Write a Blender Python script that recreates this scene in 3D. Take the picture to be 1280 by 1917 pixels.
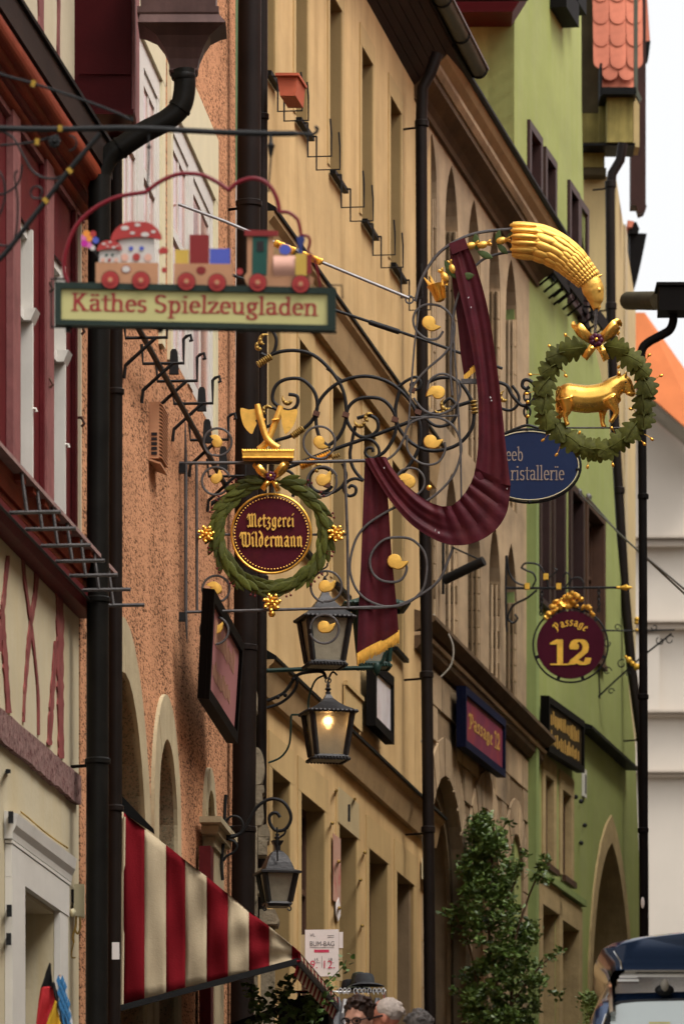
import bpy, math, random
from mathutils import Vector, Matrix, geometry
random.seed(7)
for o in list(bpy.data.objects):
    bpy.data.objects.remove(o)
scene = bpy.context.scene
COL = scene.collection
R = math.radians

# ---------------------------------------------------------------- camera: 225 mm lens, level, raised (shifted) frame
F, CX, HY = 12000.0, 640.0, 2950.0
cam_d = bpy.data.cameras.new('camera')
cam = bpy.data.objects.new('camera', cam_d)
COL.objects.link(cam)
cam.location = (0, 0, 0)
cam.rotation_euler = (R(90), 0, 0)
cam_d.sensor_fit = 'VERTICAL'
cam_d.sensor_height = 36.0
cam_d.sensor_width = 24.0
cam_d.lens = F / 1917.0 * 36.0
cam_d.shift_y = (HY - 958.5) / 1917.0
cam_d.clip_start = 0.5
cam_d.clip_end = 3000
cam_d.dof.use_dof = True
cam_d.dof.focus_distance = 48.5
cam_d.dof.aperture_fstop = 5.6
scene.camera = cam

# ---------------------------------------------------------------- overcast sky and soft sun
SUN_EL, SUN_AZ = 58.0, 128.0          # azimuth measured from +Y towards +X
world = bpy.data.worlds.new('World')
scene.world = world
world.use_nodes = True
wn, wl = world.node_tree.nodes, world.node_tree.links
wn.clear()
sky = wn.new('ShaderNodeTexSky')
sky.sky_type = 'NISHITA'
sky.sun_disc = False
sky.sun_elevation = R(SUN_EL)
sky.sun_rotation = R(SUN_AZ)
sky.dust_density = 5.0
sky.air_density = 1.0
hsv = wn.new('ShaderNodeHueSaturation')
hsv.inputs['Saturation'].default_value = 0.04
bg = wn.new('ShaderNodeBackground')
bg.inputs['Strength'].default_value = 0.15
wo = wn.new('ShaderNodeOutputWorld')
wl.new(sky.outputs[0], hsv.inputs['Color'])
wl.new(hsv.outputs[0], bg.inputs['Color'])
wl.new(bg.outputs[0], wo.inputs['Surface'])
sun_d = bpy.data.lights.new('sun', 'SUN')
sun_d.energy = 0.7
sun_d.angle = R(18)
sun_d.color = (1.0, 0.93, 0.82)
sun = bpy.data.objects.new('sun', sun_d)
COL.objects.link(sun)
sd = Vector((math.sin(R(SUN_AZ)) * math.cos(R(SUN_EL)), math.cos(R(SUN_AZ)) * math.cos(R(SUN_EL)), math.sin(R(SUN_EL))))
sun.rotation_euler = (-sd).to_track_quat('-Z', 'Y').to_euler()
scene.view_settings.view_transform = 'Standard'
scene.view_settings.look = 'None'
scene.view_settings.exposure = 1.0
scene.view_settings.gamma = 1.0
scene.view_settings.use_curve_mapping = False

# ---------------------------------------------------------------- materials
def lin(h):
    h = h.lstrip('#')
    out = []
    for i in (0, 2, 4):
        c = int(h[i:i + 2], 16) / 255
        out.append(c / 12.92 if c <= 0.04045 else ((c + 0.055) / 1.055) ** 2.4)
    return tuple(out)

MATS = {}
def mat(name, col, rough=0.8, var=0.14, scale=2.5, bump=0.15, bscale=40, streak=0.0, metal=0.0, spec=0.2,
        rnd=0.0, col2=None, c2scale=8, c2lo=0.55, c2hi=0.7, rvar=0.0, emit=None, coat=0.0, alpha=None, streak_col=None, bdist=0.01):
    if isinstance(col, str):
        col = lin(col)
    if isinstance(col2, str):
        col2 = lin(col2)
    m = bpy.data.materials.new(name)
    m.use_nodes = True
    nt = m.node_tree
    N, L = nt.nodes, nt.links
    b = N['Principled BSDF']
    b.inputs['Roughness'].default_value = rough
    b.inputs['Metallic'].default_value = metal
    b.inputs['Specular IOR Level'].default_value = spec
    if coat:
        b.inputs['Coat Weight'].default_value = coat
        b.inputs['Coat Roughness'].default_value = 0.05
    tc = N.new('ShaderNodeTexCoord')
    n1 = N.new('ShaderNodeTexNoise')
    n1.inputs['Scale'].default_value = scale
    n1.inputs['Detail'].default_value = 6
    n1.inputs['Roughness'].default_value = 0.65
    if streak:
        m0 = N.new('ShaderNodeMapping')
        m0.inputs['Scale'].default_value = (1.0, 0.35, 1.0)
        L.new(tc.outputs['Object'], m0.inputs['Vector'])
        L.new(m0.outputs[0], n1.inputs['Vector'])
    else:
        L.new(tc.outputs['Object'], n1.inputs['Vector'])
    rp = N.new('ShaderNodeValToRGB')
    rp.color_ramp.elements[0].position = 0.3
    rp.color_ramp.elements[1].position = 0.72
    rp.color_ramp.elements[0].color = (*[c * (1 - var) for c in col], 1)
    rp.color_ramp.elements[1].color = (*[min(1, c * (1 + var)) for c in col], 1)
    L.new(n1.outputs['Fac'], rp.inputs['Fac'])
    cur = rp.outputs['Color']
    if col2 is not None:
        n2 = N.new('ShaderNodeTexNoise')
        n2.inputs['Scale'].default_value = c2scale
        n2.inputs['Detail'].default_value = 5
        n2.inputs['Roughness'].default_value = 0.7
        L.new(tc.outputs['Object'], n2.inputs['Vector'])
        r2 = N.new('ShaderNodeValToRGB')
        r2.color_ramp.elements[0].position = c2lo
        r2.color_ramp.elements[1].position = c2hi
        L.new(n2.outputs['Fac'], r2.inputs['Fac'])
        mx = N.new('ShaderNodeMix')
        mx.data_type = 'RGBA'
        L.new(r2.outputs['Color'], mx.inputs[0])
        L.new(cur, mx.inputs[6])
        mx.inputs[7].default_value = (*col2, 1)
        cur = mx.outputs[2]
    if streak:
        mp = N.new('ShaderNodeMapping')
        mp.inputs['Scale'].default_value = (5.0, 1.1, 0.30)
        L.new(tc.outputs['Object'], mp.inputs['Vector'])
        n3 = N.new('ShaderNodeTexNoise')
        n3.inputs['Scale'].default_value = 1.6
        n3.inputs['Detail'].default_value = 7
        n3.inputs['Roughness'].default_value = 0.7
        L.new(mp.outputs[0], n3.inputs['Vector'])
        r3 = N.new('ShaderNodeValToRGB')
        r3.color_ramp.elements[0].position = 0.42
        r3.color_ramp.elements[1].position = 0.75
        r3.color_ramp.elements[0].color = (0, 0, 0, 1)
        r3.color_ramp.elements[1].color = (streak, streak, streak, 1)
        L.new(n3.outputs['Fac'], r3.inputs['Fac'])
        ms = N.new('ShaderNodeMix')
        ms.data_type = 'RGBA'
        L.new(r3.outputs['Color'], ms.inputs[0])
        L.new(cur, ms.inputs[6])
        sc = lin(streak_col) if streak_col else tuple(c * 0.35 for c in col)
        ms.inputs[7].default_value = (*sc, 1)
        cur = ms.outputs[2]
    if rnd:
        oi = N.new('ShaderNodeObjectInfo')
        mr = N.new('ShaderNodeMapRange')
        mr.inputs['To Min'].default_value = 1 - rnd
        mr.inputs['To Max'].default_value = 1 + rnd
        L.new(oi.outputs['Random'], mr.inputs['Value'])
        hs = N.new('ShaderNodeHueSaturation')
        L.new(mr.outputs[0], hs.inputs['Value'])
        L.new(cur, hs.inputs['Color'])
        cur = hs.outputs[0]
    L.new(cur, b.inputs['Base Color'])
    if rvar:
        mr = N.new('ShaderNodeMapRange')
        mr.inputs['To Min'].default_value = max(0.03, rough - rvar)
        mr.inputs['To Max'].default_value = min(1, rough + rvar)
        L.new(n1.outputs['Fac'], mr.inputs['Value'])
        L.new(mr.outputs[0], b.inputs['Roughness'])
    if bump:
        nb = N.new('ShaderNodeTexNoise')
        nb.inputs['Scale'].default_value = bscale
        nb.inputs['Detail'].default_value = 4
        L.new(tc.outputs['Object'], nb.inputs['Vector'])
        bp = N.new('ShaderNodeBump')
        bp.inputs['Strength'].default_value = bump
        bp.inputs['Distance'].default_value = bdist
        L.new(nb.outputs['Fac'], bp.inputs['Height'])
        L.new(bp.outputs[0], b.inputs['Normal'])
    if emit:
        b.inputs['Emission Color'].default_value = (*emit[0], 1)
        b.inputs['Emission Strength'].default_value = emit[1]
    MATS[name] = m
    return m

def roughcast(name, col, dark):
    """coarse thrown plaster: grains, with the shade of the pits painted in as dark specks"""
    m = mat(name, col, rough=0.95, var=0.16, scale=1.8, bump=0, streak=0.3, spec=0.05)
    nt = m.node_tree
    N, L = nt.nodes, nt.links
    b = N['Principled BSDF']
    tc = N['Texture Coordinate']
    old = b.inputs['Base Color'].links[0].from_socket
    vz = N.new('ShaderNodeTexNoise')
    vz.inputs['Scale'].default_value = 58
    vz.inputs['Detail'].default_value = 3.5
    vz.inputs['Roughness'].default_value = 0.75
    mpp_ = N.new('ShaderNodeMapping')
    mpp_.inputs['Scale'].default_value = (1.0, 0.17, 1.0)
    L.new(tc.outputs['Object'], mpp_.inputs['Vector'])
    L.new(mpp_.outputs[0], vz.inputs['Vector'])
    big = N.new('ShaderNodeTexNoise')
    big.inputs['Scale'].default_value = 1.1
    big.inputs['Detail'].default_value = 3
    L.new(tc.outputs['Object'], big.inputs['Vector'])
    ad = N.new('ShaderNodeMath')
    ad.operation = 'MULTIPLY_ADD'
    ad.inputs[1].default_value = 0.22
    L.new(big.outputs['Fac'], ad.inputs[0])
    L.new(vz.outputs['Fac'], ad.inputs[2])
    rp = N.new('ShaderNodeValToRGB')
    rp.color_ramp.elements[0].position = 0.62
    rp.color_ramp.elements[1].position = 0.70
    rp.color_ramp.elements[0].color = (0, 0, 0, 1)
    rp.color_ramp.elements[1].color = (0.9, 0.9, 0.9, 1)
    L.new(ad.outputs[0], rp.inputs['Fac'])
    mx = N.new('ShaderNodeMix')
    mx.data_type = 'RGBA'
    L.new(rp.outputs[0], mx.inputs[0])
    L.new(old, mx.inputs[6])
    mx.inputs[7].default_value = (*lin(dark), 1)  # pit shade goes into the base colour here
    L.new(mx.outputs[2], b.inputs['Base Color'])
    bp = N.new('ShaderNodeBump')
    bp.inputs['Strength'].default_value = 0.5
    bp.inputs['Distance'].default_value = 0.006
    bp.invert = True
    L.new(vz.outputs['Fac'], bp.inputs['Height'])
    L.new(bp.outputs[0], b.inputs['Normal'])
    return m

mat('yellow_plaster', (0.54, 0.362, 0.168), streak=0.55, var=0.16, scale=1.2, bump=0.25, bscale=25, streak_col='#8a6a3a')
mat('yellow_surround', (0.47, 0.318, 0.140), streak=0.35, var=0.08, scale=1.5, bump=0.15, bscale=40)
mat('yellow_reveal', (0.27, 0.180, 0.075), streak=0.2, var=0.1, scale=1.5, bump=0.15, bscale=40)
mat('ochre_moulding', (0.34, 0.222, 0.105), streak=0.35, var=0.2, scale=3, bump=0.3)
mat('tan_stone', (0.385, 0.272, 0.160), streak=0.5, var=0.28, scale=2.2, bump=0.4, bscale=18, rnd=0.16, streak_col='#4a4038', col2='#6b5f52', c2scale=0.9, c2lo=0.58, c2hi=0.85)
mat('tan_stone_dark', (0.17, 0.11, 0.055), streak=0.55, var=0.3, scale=3, bump=0.4, bscale=18, rnd=0.25, streak_col='#33291f')
mat('tan_joint', (0.20, 0.135, 0.075), rough=0.95, var=0.2, bump=0.3)
mat('brown_cornice', (0.10, 0.060, 0.030), streak=0.4, var=0.35, scale=4, bump=0.4)
mat('green_plaster', (0.255, 0.278, 0.098), streak=0.6, var=0.2, scale=0.7, bump=0.25, bscale=25, streak_col='#7f8a3a')
mat('green_plaster_deep', (0.20, 0.250, 0.085), streak=0.3, var=0.15, scale=1.0, bump=0.5, bscale=6)
mat('beige_plaster', (0.42, 0.32, 0.155), streak=0.3, var=0.12, scale=1.0, bump=0.2)
mat('olive_boards', (0.25, 0.20, 0.06), streak=0.6, var=0.35, scale=2, bump=0.3, streak_col='#2e2811')
mat('cream_plaster', (0.52, 0.45, 0.32), streak=0.25, var=0.08, scale=1.5, bump=0.25, bscale=25, streak_col='#a08a5e')
mat('cream_lower', (0.50, 0.43, 0.295), streak=0.35, var=0.1, scale=1.5, bump=0.25, bscale=25, streak_col='#b0924f')
mat('white_plaster', (0.485, 0.43, 0.365), var=0.06, scale=0.6, bump=0.1)
mat('white_moulding', (0.40, 0.34, 0.28), var=0.08, scale=1, bump=0.1)
roughcast('orange_roughcast', (0.56, 0.275, 0.145), '#3a2216')
mat('ochre_sand', (0.36, 0.26, 0.125), rough=0.9, var=0.2, scale=5, bump=0.6, bscale=25, streak=0.3)
mat('dark_brown_wood', (0.05, 0.038, 0.018), rough=0.8, var=0.3, scale=3, bump=0.2)  # plain dark brown for hood boards and the far gutter
mat('corner_green', (0.16, 0.27, 0.14), rough=0.7, var=0.15, bump=0.05)
mat('pale_stone', (0.40, 0.325, 0.20), rough=0.9, var=0.15, scale=3, bump=0.5, bscale=30, streak=0.35, streak_col='#6a5a3e')
mat('grey_stone', (0.26, 0.21, 0.14), rough=0.95, var=0.3, scale=6, bump=0.8, bscale=30, streak=0.3, col2='#3a3328', c2scale=14, rnd=0.15)
mat('red_beam', (0.215, 0.040, 0.018), spec=0.08, rough=0.55, var=0.3, scale=5, bump=0.3, streak=0.25, col2='#7a3a2c', c2scale=9, c2lo=0.6, c2hi=0.85)
mat('red_timber', (0.095, 0.011, 0.013), spec=0.1, rough=0.5, var=0.25, scale=4, bump=0.25, col2='#6a2a2c', c2scale=7, c2lo=0.6, c2hi=0.85)
mat('pink_timber', (0.215, 0.080, 0.075), rough=0.6, var=0.25, scale=5, bump=0.3)
mat('dark_red_box', (0.042, 0.0040, 0.005), spec=0.06, rough=0.45, var=0.2, scale=3, bump=0.1)
mat('painted_timber', (0.20, 0.050, 0.045), rough=0.85, var=0.3, scale=8, bump=0.3, col2='#8a5a50', c2scale=6, c2lo=0.5, c2hi=0.75)
mat('mauve_band', (0.21, 0.12, 0.105), rough=0.95, var=0.45, scale=16, bump=0.9, bscale=30, col2='#4a1d1c', c2scale=22, c2lo=0.52, c2hi=0.62)
mat('sill_wood', (0.26, 0.16, 0.14), rough=0.8, var=0.25, scale=6, bump=0.3)
mat('white_paint', (0.60, 0.565, 0.51), rough=0.45, var=0.07, scale=3, bump=0.08, streak=0.12, streak_col='#8a857c')
mat('ivory_paint', (0.62, 0.55, 0.36), rough=0.5, var=0.06, scale=3, bump=0.08)
mat('brown_pipe', (0.011, 0.0072, 0.006), spec=0.10, rough=0.45, var=0.3, scale=3, bump=0.05, rvar=0.1, streak=0.2, streak_col='#2b2a22')
mat('green_black_pipe', (0.008, 0.0072, 0.006), spec=0.10, rough=0.4, var=0.4, scale=4, bump=0.1, col2='#26372c', c2scale=5, c2lo=0.66, c2hi=0.85)
mat('copper_hopper', (0.085, 0.046, 0.040), rough=0.42, var=0.2, scale=4, bump=0.1, metal=0.25, streak=0.3, streak_col='#1d100e')
mat('black_iron', (0.009, 0.0088, 0.009), rough=0.55, var=0.3, scale=20, bump=0.2, bscale=60, spec=0.22)
mat('grey_iron', (0.075, 0.068, 0.066), rough=0.5, var=0.35, scale=20, bump=0.25, bscale=70, spec=0.5, metal=0.3)
mat('pale_rod', (0.20, 0.19, 0.19), rough=0.4, var=0.2, scale=14, bump=0.1, metal=0.5)
mat('rust_iron', (0.10, 0.045, 0.03), rough=0.7, var=0.3, scale=20, bump=0.2)
mat('gold', (0.80, 0.43, 0.075), rough=0.36, metal=0.92, var=0.22, scale=9, bump=0.3, bscale=45, rvar=0.10, col2='#7a4a10', c2scale=16, c2lo=0.62, c2hi=0.85, bdist=0.006)
mat('gold_leaf', (0.80, 0.47, 0.10), rough=0.48, metal=0.66, var=0.15, scale=14, bump=0.25, bscale=50, rvar=0.1, col2='#8f5a12', c2scale=22, c2lo=0.6, c2hi=0.9, bdist=0.006)
mat('gold_smooth', (0.80, 0.45, 0.09), rough=0.27, metal=0.95, var=0.15, scale=7, bump=0.1, bscale=18, rvar=0.07, col2='#8a4c12', c2scale=6, c2lo=0.6, c2hi=0.9)
mat('old_brass', (0.33, 0.20, 0.03), rough=0.5, metal=0.5, var=0.2, scale=12, bump=0.1)
mat('gold_paint', (0.72, 0.42, 0.06), rough=0.5, metal=0.45, var=0.2, scale=12, bump=0.1)
mat('dull_gold', (0.30, 0.19, 0.05), rough=0.5, metal=0.7, var=0.4, scale=14, bump=0.2)
mat('maroon_metal', (0.056, 0.0068, 0.0125), rough=0.55, var=0.35, scale=6, bump=0.2, bscale=24, col2='#5a221b', c2scale=3.4, c2lo=0.54, c2hi=0.85, spec=0.12, rvar=0.1, streak=0.25, streak_col='#6a2a22')
mat('paint_chip', (0.50, 0.46, 0.46), rough=0.7, var=0.3, scale=30, bump=0.2)
mat('maroon_board', (0.060, 0.0055, 0.012), rough=0.5, var=0.35, scale=9, bump=0.15, bscale=12, col2='#4d1a15', c2scale=6, c2lo=0.52, c2hi=0.8, spec=0.1)
mat('maroon_sign', (0.050, 0.0040, 0.013), spec=0.08, rough=0.45, var=0.15, scale=4, bump=0.05)
mat('laurel', (0.062, 0.068, 0.0095), rough=0.55, var=0.4, scale=7, bump=0.15, rnd=0.38, spec=0.15, col2='#2c3412', c2scale=9)
mat('oak_leaf', (0.060, 0.062, 0.010), rough=0.6, var=0.35, scale=9, bump=0.2, rnd=0.35, spec=0.12)
mat('leaf_paint', (0.05, 0.075, 0.02), rough=0.5, var=0.3, scale=9, bump=0.1)
mat('rosette', (0.060, 0.007, 0.022), rough=0.4, var=0.2, scale=9, bump=0.1)
mat('berry', (0.11, 0.012, 0.012), rough=0.35, var=0.2, scale=9, bump=0)
mat('blue_sign', (0.014, 0.024, 0.066), spec=0.1, rough=0.5, var=0.12, scale=3, bump=0.05)
mat('taupe_letter', (0.27, 0.21, 0.17), rough=0.6, var=0.1, scale=6, bump=0)
mat('dark_green_frame', (0.020, 0.031, 0.025), spec=0.12, rough=0.5, var=0.15, scale=6, bump=0.05)
mat('cream_panel', (0.47, 0.43, 0.185), rough=0.6, var=0.06, scale=3, bump=0.03)
mat('red_letter', (0.27, 0.026, 0.028), rough=0.5, var=0.06, scale=6, bump=0)
mat('crimson_wire', (0.155, 0.008, 0.016), rough=0.4, var=0.1, scale=6, bump=0)
mat('toy_wood', (0.43, 0.215, 0.115), rough=0.55, var=0.1, scale=5, bump=0.05)
mat('toy_red', (0.34, 0.037, 0.034), rough=0.4, var=0.1, scale=5, bump=0)
mat('toy_darkred', (0.20, 0.020, 0.020), rough=0.45, var=0.1, scale=5, bump=0)
mat('toy_yellow', (0.52, 0.34, 0.065), rough=0.5, var=0.1, scale=5, bump=0)
mat('toy_blue', (0.075, 0.095, 0.40), rough=0.45, var=0.1, scale=5, bump=0)
mat('toy_navy', (0.025, 0.035, 0.14), rough=0.45, var=0.1, scale=5, bump=0)
mat('toy_green', (0.014, 0.07, 0.055), rough=0.45, var=0.2, scale=5, bump=0)
mat('toy_white', (0.52, 0.475, 0.44), rough=0.5, var=0.05, scale=5, bump=0)
mat('toy_skin', (0.62, 0.34, 0.26), rough=0.5, var=0.05, scale=5, bump=0)
mat('toy_pink', (0.55, 0.14, 0.34), rough=0.5, var=0.05, scale=5, bump=0)
mat('toy_magenta', (0.42, 0.02, 0.26), rough=0.5, var=0.05, scale=5, bump=0)
mat('toy_orange', (0.70, 0.24, 0.04), rough=0.5, var=0.05, scale=5, bump=0)
mat('toy_black', (0.02, 0.015, 0.015), rough=0.5, var=0.05, scale=5, bump=0)
mat('black_flashing', (0.008, 0.008, 0.0076), spec=0.05, rough=0.5, var=0.3, scale=4, bump=0.1)
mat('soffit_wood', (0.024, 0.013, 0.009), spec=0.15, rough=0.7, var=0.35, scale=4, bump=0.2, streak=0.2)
mat('zinc', (0.085, 0.088, 0.065), rough=0.5, var=0.25, scale=3, bump=0.1, metal=0.4, streak=0.4, streak_col='#1c1a14')
mat('roof_tile', (0.47, 0.150, 0.090), rough=0.8, var=0.15, scale=7, bump=0.15, rnd=0.12)
mat('far_roof', (0.46, 0.135, 0.045), rough=0.85, var=0.12, scale=2, bump=0.2)
mat('brown_wood', (0.065, 0.030, 0.017), rough=0.6, var=0.25, scale=4, bump=0.2, streak=0.2)
mat('dark_frame', (0.030, 0.014, 0.012), rough=0.5, var=0.25, scale=4, bump=0.1)
mat('fascia_brown', (0.032, 0.011, 0.008), rough=0.6, var=0.25, scale=3, bump=0.1)
mat('glass', (0.030, 0.032, 0.034), rough=0.07, var=0.3, scale=1.5, bump=0, spec=0.8)
mat('curtain_glass', (0.42, 0.17, 0.125), rough=0.14, var=0.35, scale=4, bump=0.0, spec=0.7)
mat('pale_glass', (0.30, 0.27, 0.21), rough=0.12, var=0.35, scale=3, bump=0.0, spec=0.8)
mat('lamp_glass', (0.36, 0.32, 0.235), rough=0.35, var=0.16, scale=14, bump=0.25, bscale=70, spec=0.5)
mat('lamp_bulb', (1.0, 0.8, 0.5), rough=0.4, var=0, bump=0, emit=((1.0, 0.62, 0.30), 14.0))
mat('lantern_metal', (0.030, 0.028, 0.028), rough=0.42, var=0.35, scale=9, bump=0.25, bscale=30, metal=0.4, rvar=0.1)
mat('lantern_green', (0.014, 0.034, 0.026), rough=0.42, var=0.3, scale=9, bump=0.15)
mat('terracotta', (0.42, 0.095, 0.045), rough=0.6, var=0.15, scale=5, bump=0.1)
mat('pink_panel', (0.36, 0.145, 0.145), spec=0.1, rough=0.5, var=0.1, scale=2, bump=0.03, streak=0.2, streak_col='#b08a84')
mat('frame_black', (0.007, 0.006, 0.0055), spec=0.04, rough=0.6, var=0.2, scale=3, bump=0.05)
mat('navy_frame', (0.008, 0.010, 0.030), spec=0.04, rough=0.6, var=0.2, scale=3, bump=0.05)
mat('purple_panel', (0.17, 0.030, 0.060), spec=0.08, rough=0.55, var=0.3, scale=2, bump=0.05, col2='#8a3a22', c2scale=2, c2lo=0.5, c2hi=0.75)
mat('brown_panel', (0.030, 0.020, 0.010), spec=0.04, rough=0.6, var=0.3, scale=3, bump=0.05)
mat('ochre_letter', (0.42, 0.24, 0.05), rough=0.5, var=0.2, scale=8, bump=0)
mat('white_panel', (0.60, 0.55, 0.55), rough=0.3, var=0.2, scale=2.5, bump=0, col2='#b08f86', c2scale=3, c2lo=0.5, c2hi=0.8)
mat('awning_red', (0.155, 0.0075, 0.012), spec=0.05, rough=0.9, var=0.12, scale=4, bump=0.25, bscale=90)
mat('awning_cream', (0.47, 0.375, 0.245), rough=0.9, var=0.1, scale=3, bump=0.25, bscale=90, streak=0.15)
mat('paper', (0.68, 0.62, 0.59), rough=0.6, var=0.05, scale=3, bump=0.05)
mat('print_grey', (0.10, 0.09, 0.09), rough=0.7, var=0.05, bump=0)
mat('print_red', (0.50, 0.05, 0.10), rough=0.7, var=0.05, bump=0)
mat('clear_plastic', (0.40, 0.31, 0.17), rough=0.6, var=0.1, bump=0, spec=0.2)
mat('faint_letter', (0.42, 0.23, 0.15), rough=0.6, var=0.2, scale=8, bump=0)
mat('poster_red', (0.40, 0.23, 0.165), rough=0.8, var=0.2, bump=0, col2='#a04a44', c2scale=5, c2lo=0.5, c2hi=0.7)
mat('flag_black', (0.012, 0.012, 0.012), rough=0.85, var=0.1, bump=0.1)
mat('flag_red', (0.42, 0.025, 0.03), rough=0.85, var=0.1, bump=0.1)
mat('flag_gold', (0.62, 0.36, 0.03), rough=0.85, var=0.1, bump=0.1)
mat('flag_blue', (0.04, 0.16, 0.34), rough=0.85, var=0.1, bump=0.1)
mat('flag_white', (0.62, 0.63, 0.65), rough=0.85, var=0.05, bump=0.1)
mat('vine_leaf', (0.070, 0.125, 0.022), rough=0.5, var=0.5, scale=5, bump=0.1, spec=0.4, rnd=0.2)
mat('rose_leaf', (0.068, 0.118, 0.018), rough=0.42, var=0.55, scale=4, bump=0.1, spec=0.5)
mat('rose_leaf_pale', (0.15, 0.22, 0.055), rough=0.45, var=0.4, scale=4, bump=0.1, spec=0.5)
mat('stem', (0.10, 0.055, 0.03), rough=0.8, var=0.3, scale=8, bump=0.2)
mat('car_paint', (0.020, 0.042, 0.095), rough=0.16, var=0.05, bump=0, metal=0.55, coat=1.0)
mat('chrome', (0.62, 0.60, 0.58), rough=0.15, var=0.1, bump=0, metal=1.0)
mat('car_black', (0.012, 0.012, 0.013), rough=0.4, var=0.1, bump=0)
mat('car_glass', (0.36, 0.42, 0.40), rough=0.05, var=0.06, scale=1, bump=0, spec=1.0, coat=1.0)
mat('tail_red', (0.35, 0.01, 0.01), rough=0.15, var=0.1, bump=0)
mat('skin_fair', (0.50, 0.25, 0.17), rough=0.55, var=0.12, scale=14, bump=0.05)
mat('skin_ruddy', (0.50, 0.19, 0.12), rough=0.55, var=0.15, scale=14, bump=0.05)
mat('hair_brown', (0.030, 0.014, 0.009), rough=0.5, var=0.5, scale=24, bump=0.6, bscale=60)
mat('hair_white', (0.44, 0.36, 0.31), rough=0.6, var=0.25, scale=24, bump=0.4, bscale=60)
mat('hair_grey', (0.095, 0.082, 0.075), rough=0.55, var=0.5, scale=24, bump=0.6, bscale=60)
mat('cloth_navy', (0.03, 0.035, 0.06), rough=0.9, var=0.15, bump=0.2)
mat('cloth_white', (0.55, 0.53, 0.52), rough=0.9, var=0.08, bump=0.2)
mat('cloth_pink', (0.55, 0.09, 0.11), rough=0.9, var=0.08, bump=0.2)
mat('cloth_grey', (0.22, 0.22, 0.23), rough=0.9, var=0.2, bump=0.3)
mat('cloth_charcoal', (0.040, 0.042, 0.045), rough=0.9, var=0.4, scale=9, bump=0.4)
mat('cloth_black', (0.014, 0.014, 0.015), rough=0.9, var=0.3, bump=0.3)
mat('cloth_olive', (0.040, 0.042, 0.026), rough=0.9, var=0.3, bump=0.3)
mat('cobble', (0.17, 0.15, 0.13), rough=0.85, var=0.3, scale=5, bump=0.6, bscale=7)
mat('concrete_grey', (0.30, 0.27, 0.22), rough=0.9, var=0.15, bump=0.2)
mat('sign_yellow', (0.60, 0.50, 0.10), rough=0.5, var=0.1, bump=0)

# ---------------------------------------------------------------- geometry helpers
def P(px, py, Y, d=0.0):
    """point of the street seen at (px, py) of the photograph when it stands Y metres away (d metres nearer, same X and Z)"""
    return Vector(((px - CX) * Y / F, Y - d, (HY - py) * Y / F))

WL = {}
def wl_of(o):
    return WL.get(o.name, Vector((0, 0, 0))) if o else Vector((0, 0, 0))

def thing(name, label, cat, loc, group=None):
    o = bpy.data.objects.new(name, None)
    o.empty_display_size = 0.2
    COL.objects.link(o)
    o.location = loc
    WL[o.name] = Vector(loc)
    o['label'] = label
    o['category'] = cat
    if group:
        o['group'] = group
    return o

def tag(o, label, cat, group=None):
    o['label'] = label
    o['category'] = cat
    if group:
        o['group'] = group
    return o

def _mats(me, m):
    for x in (m if isinstance(m, (list, tuple)) else [m]):
        me.materials.append(MATS[x] if isinstance(x, str) else x)

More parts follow.
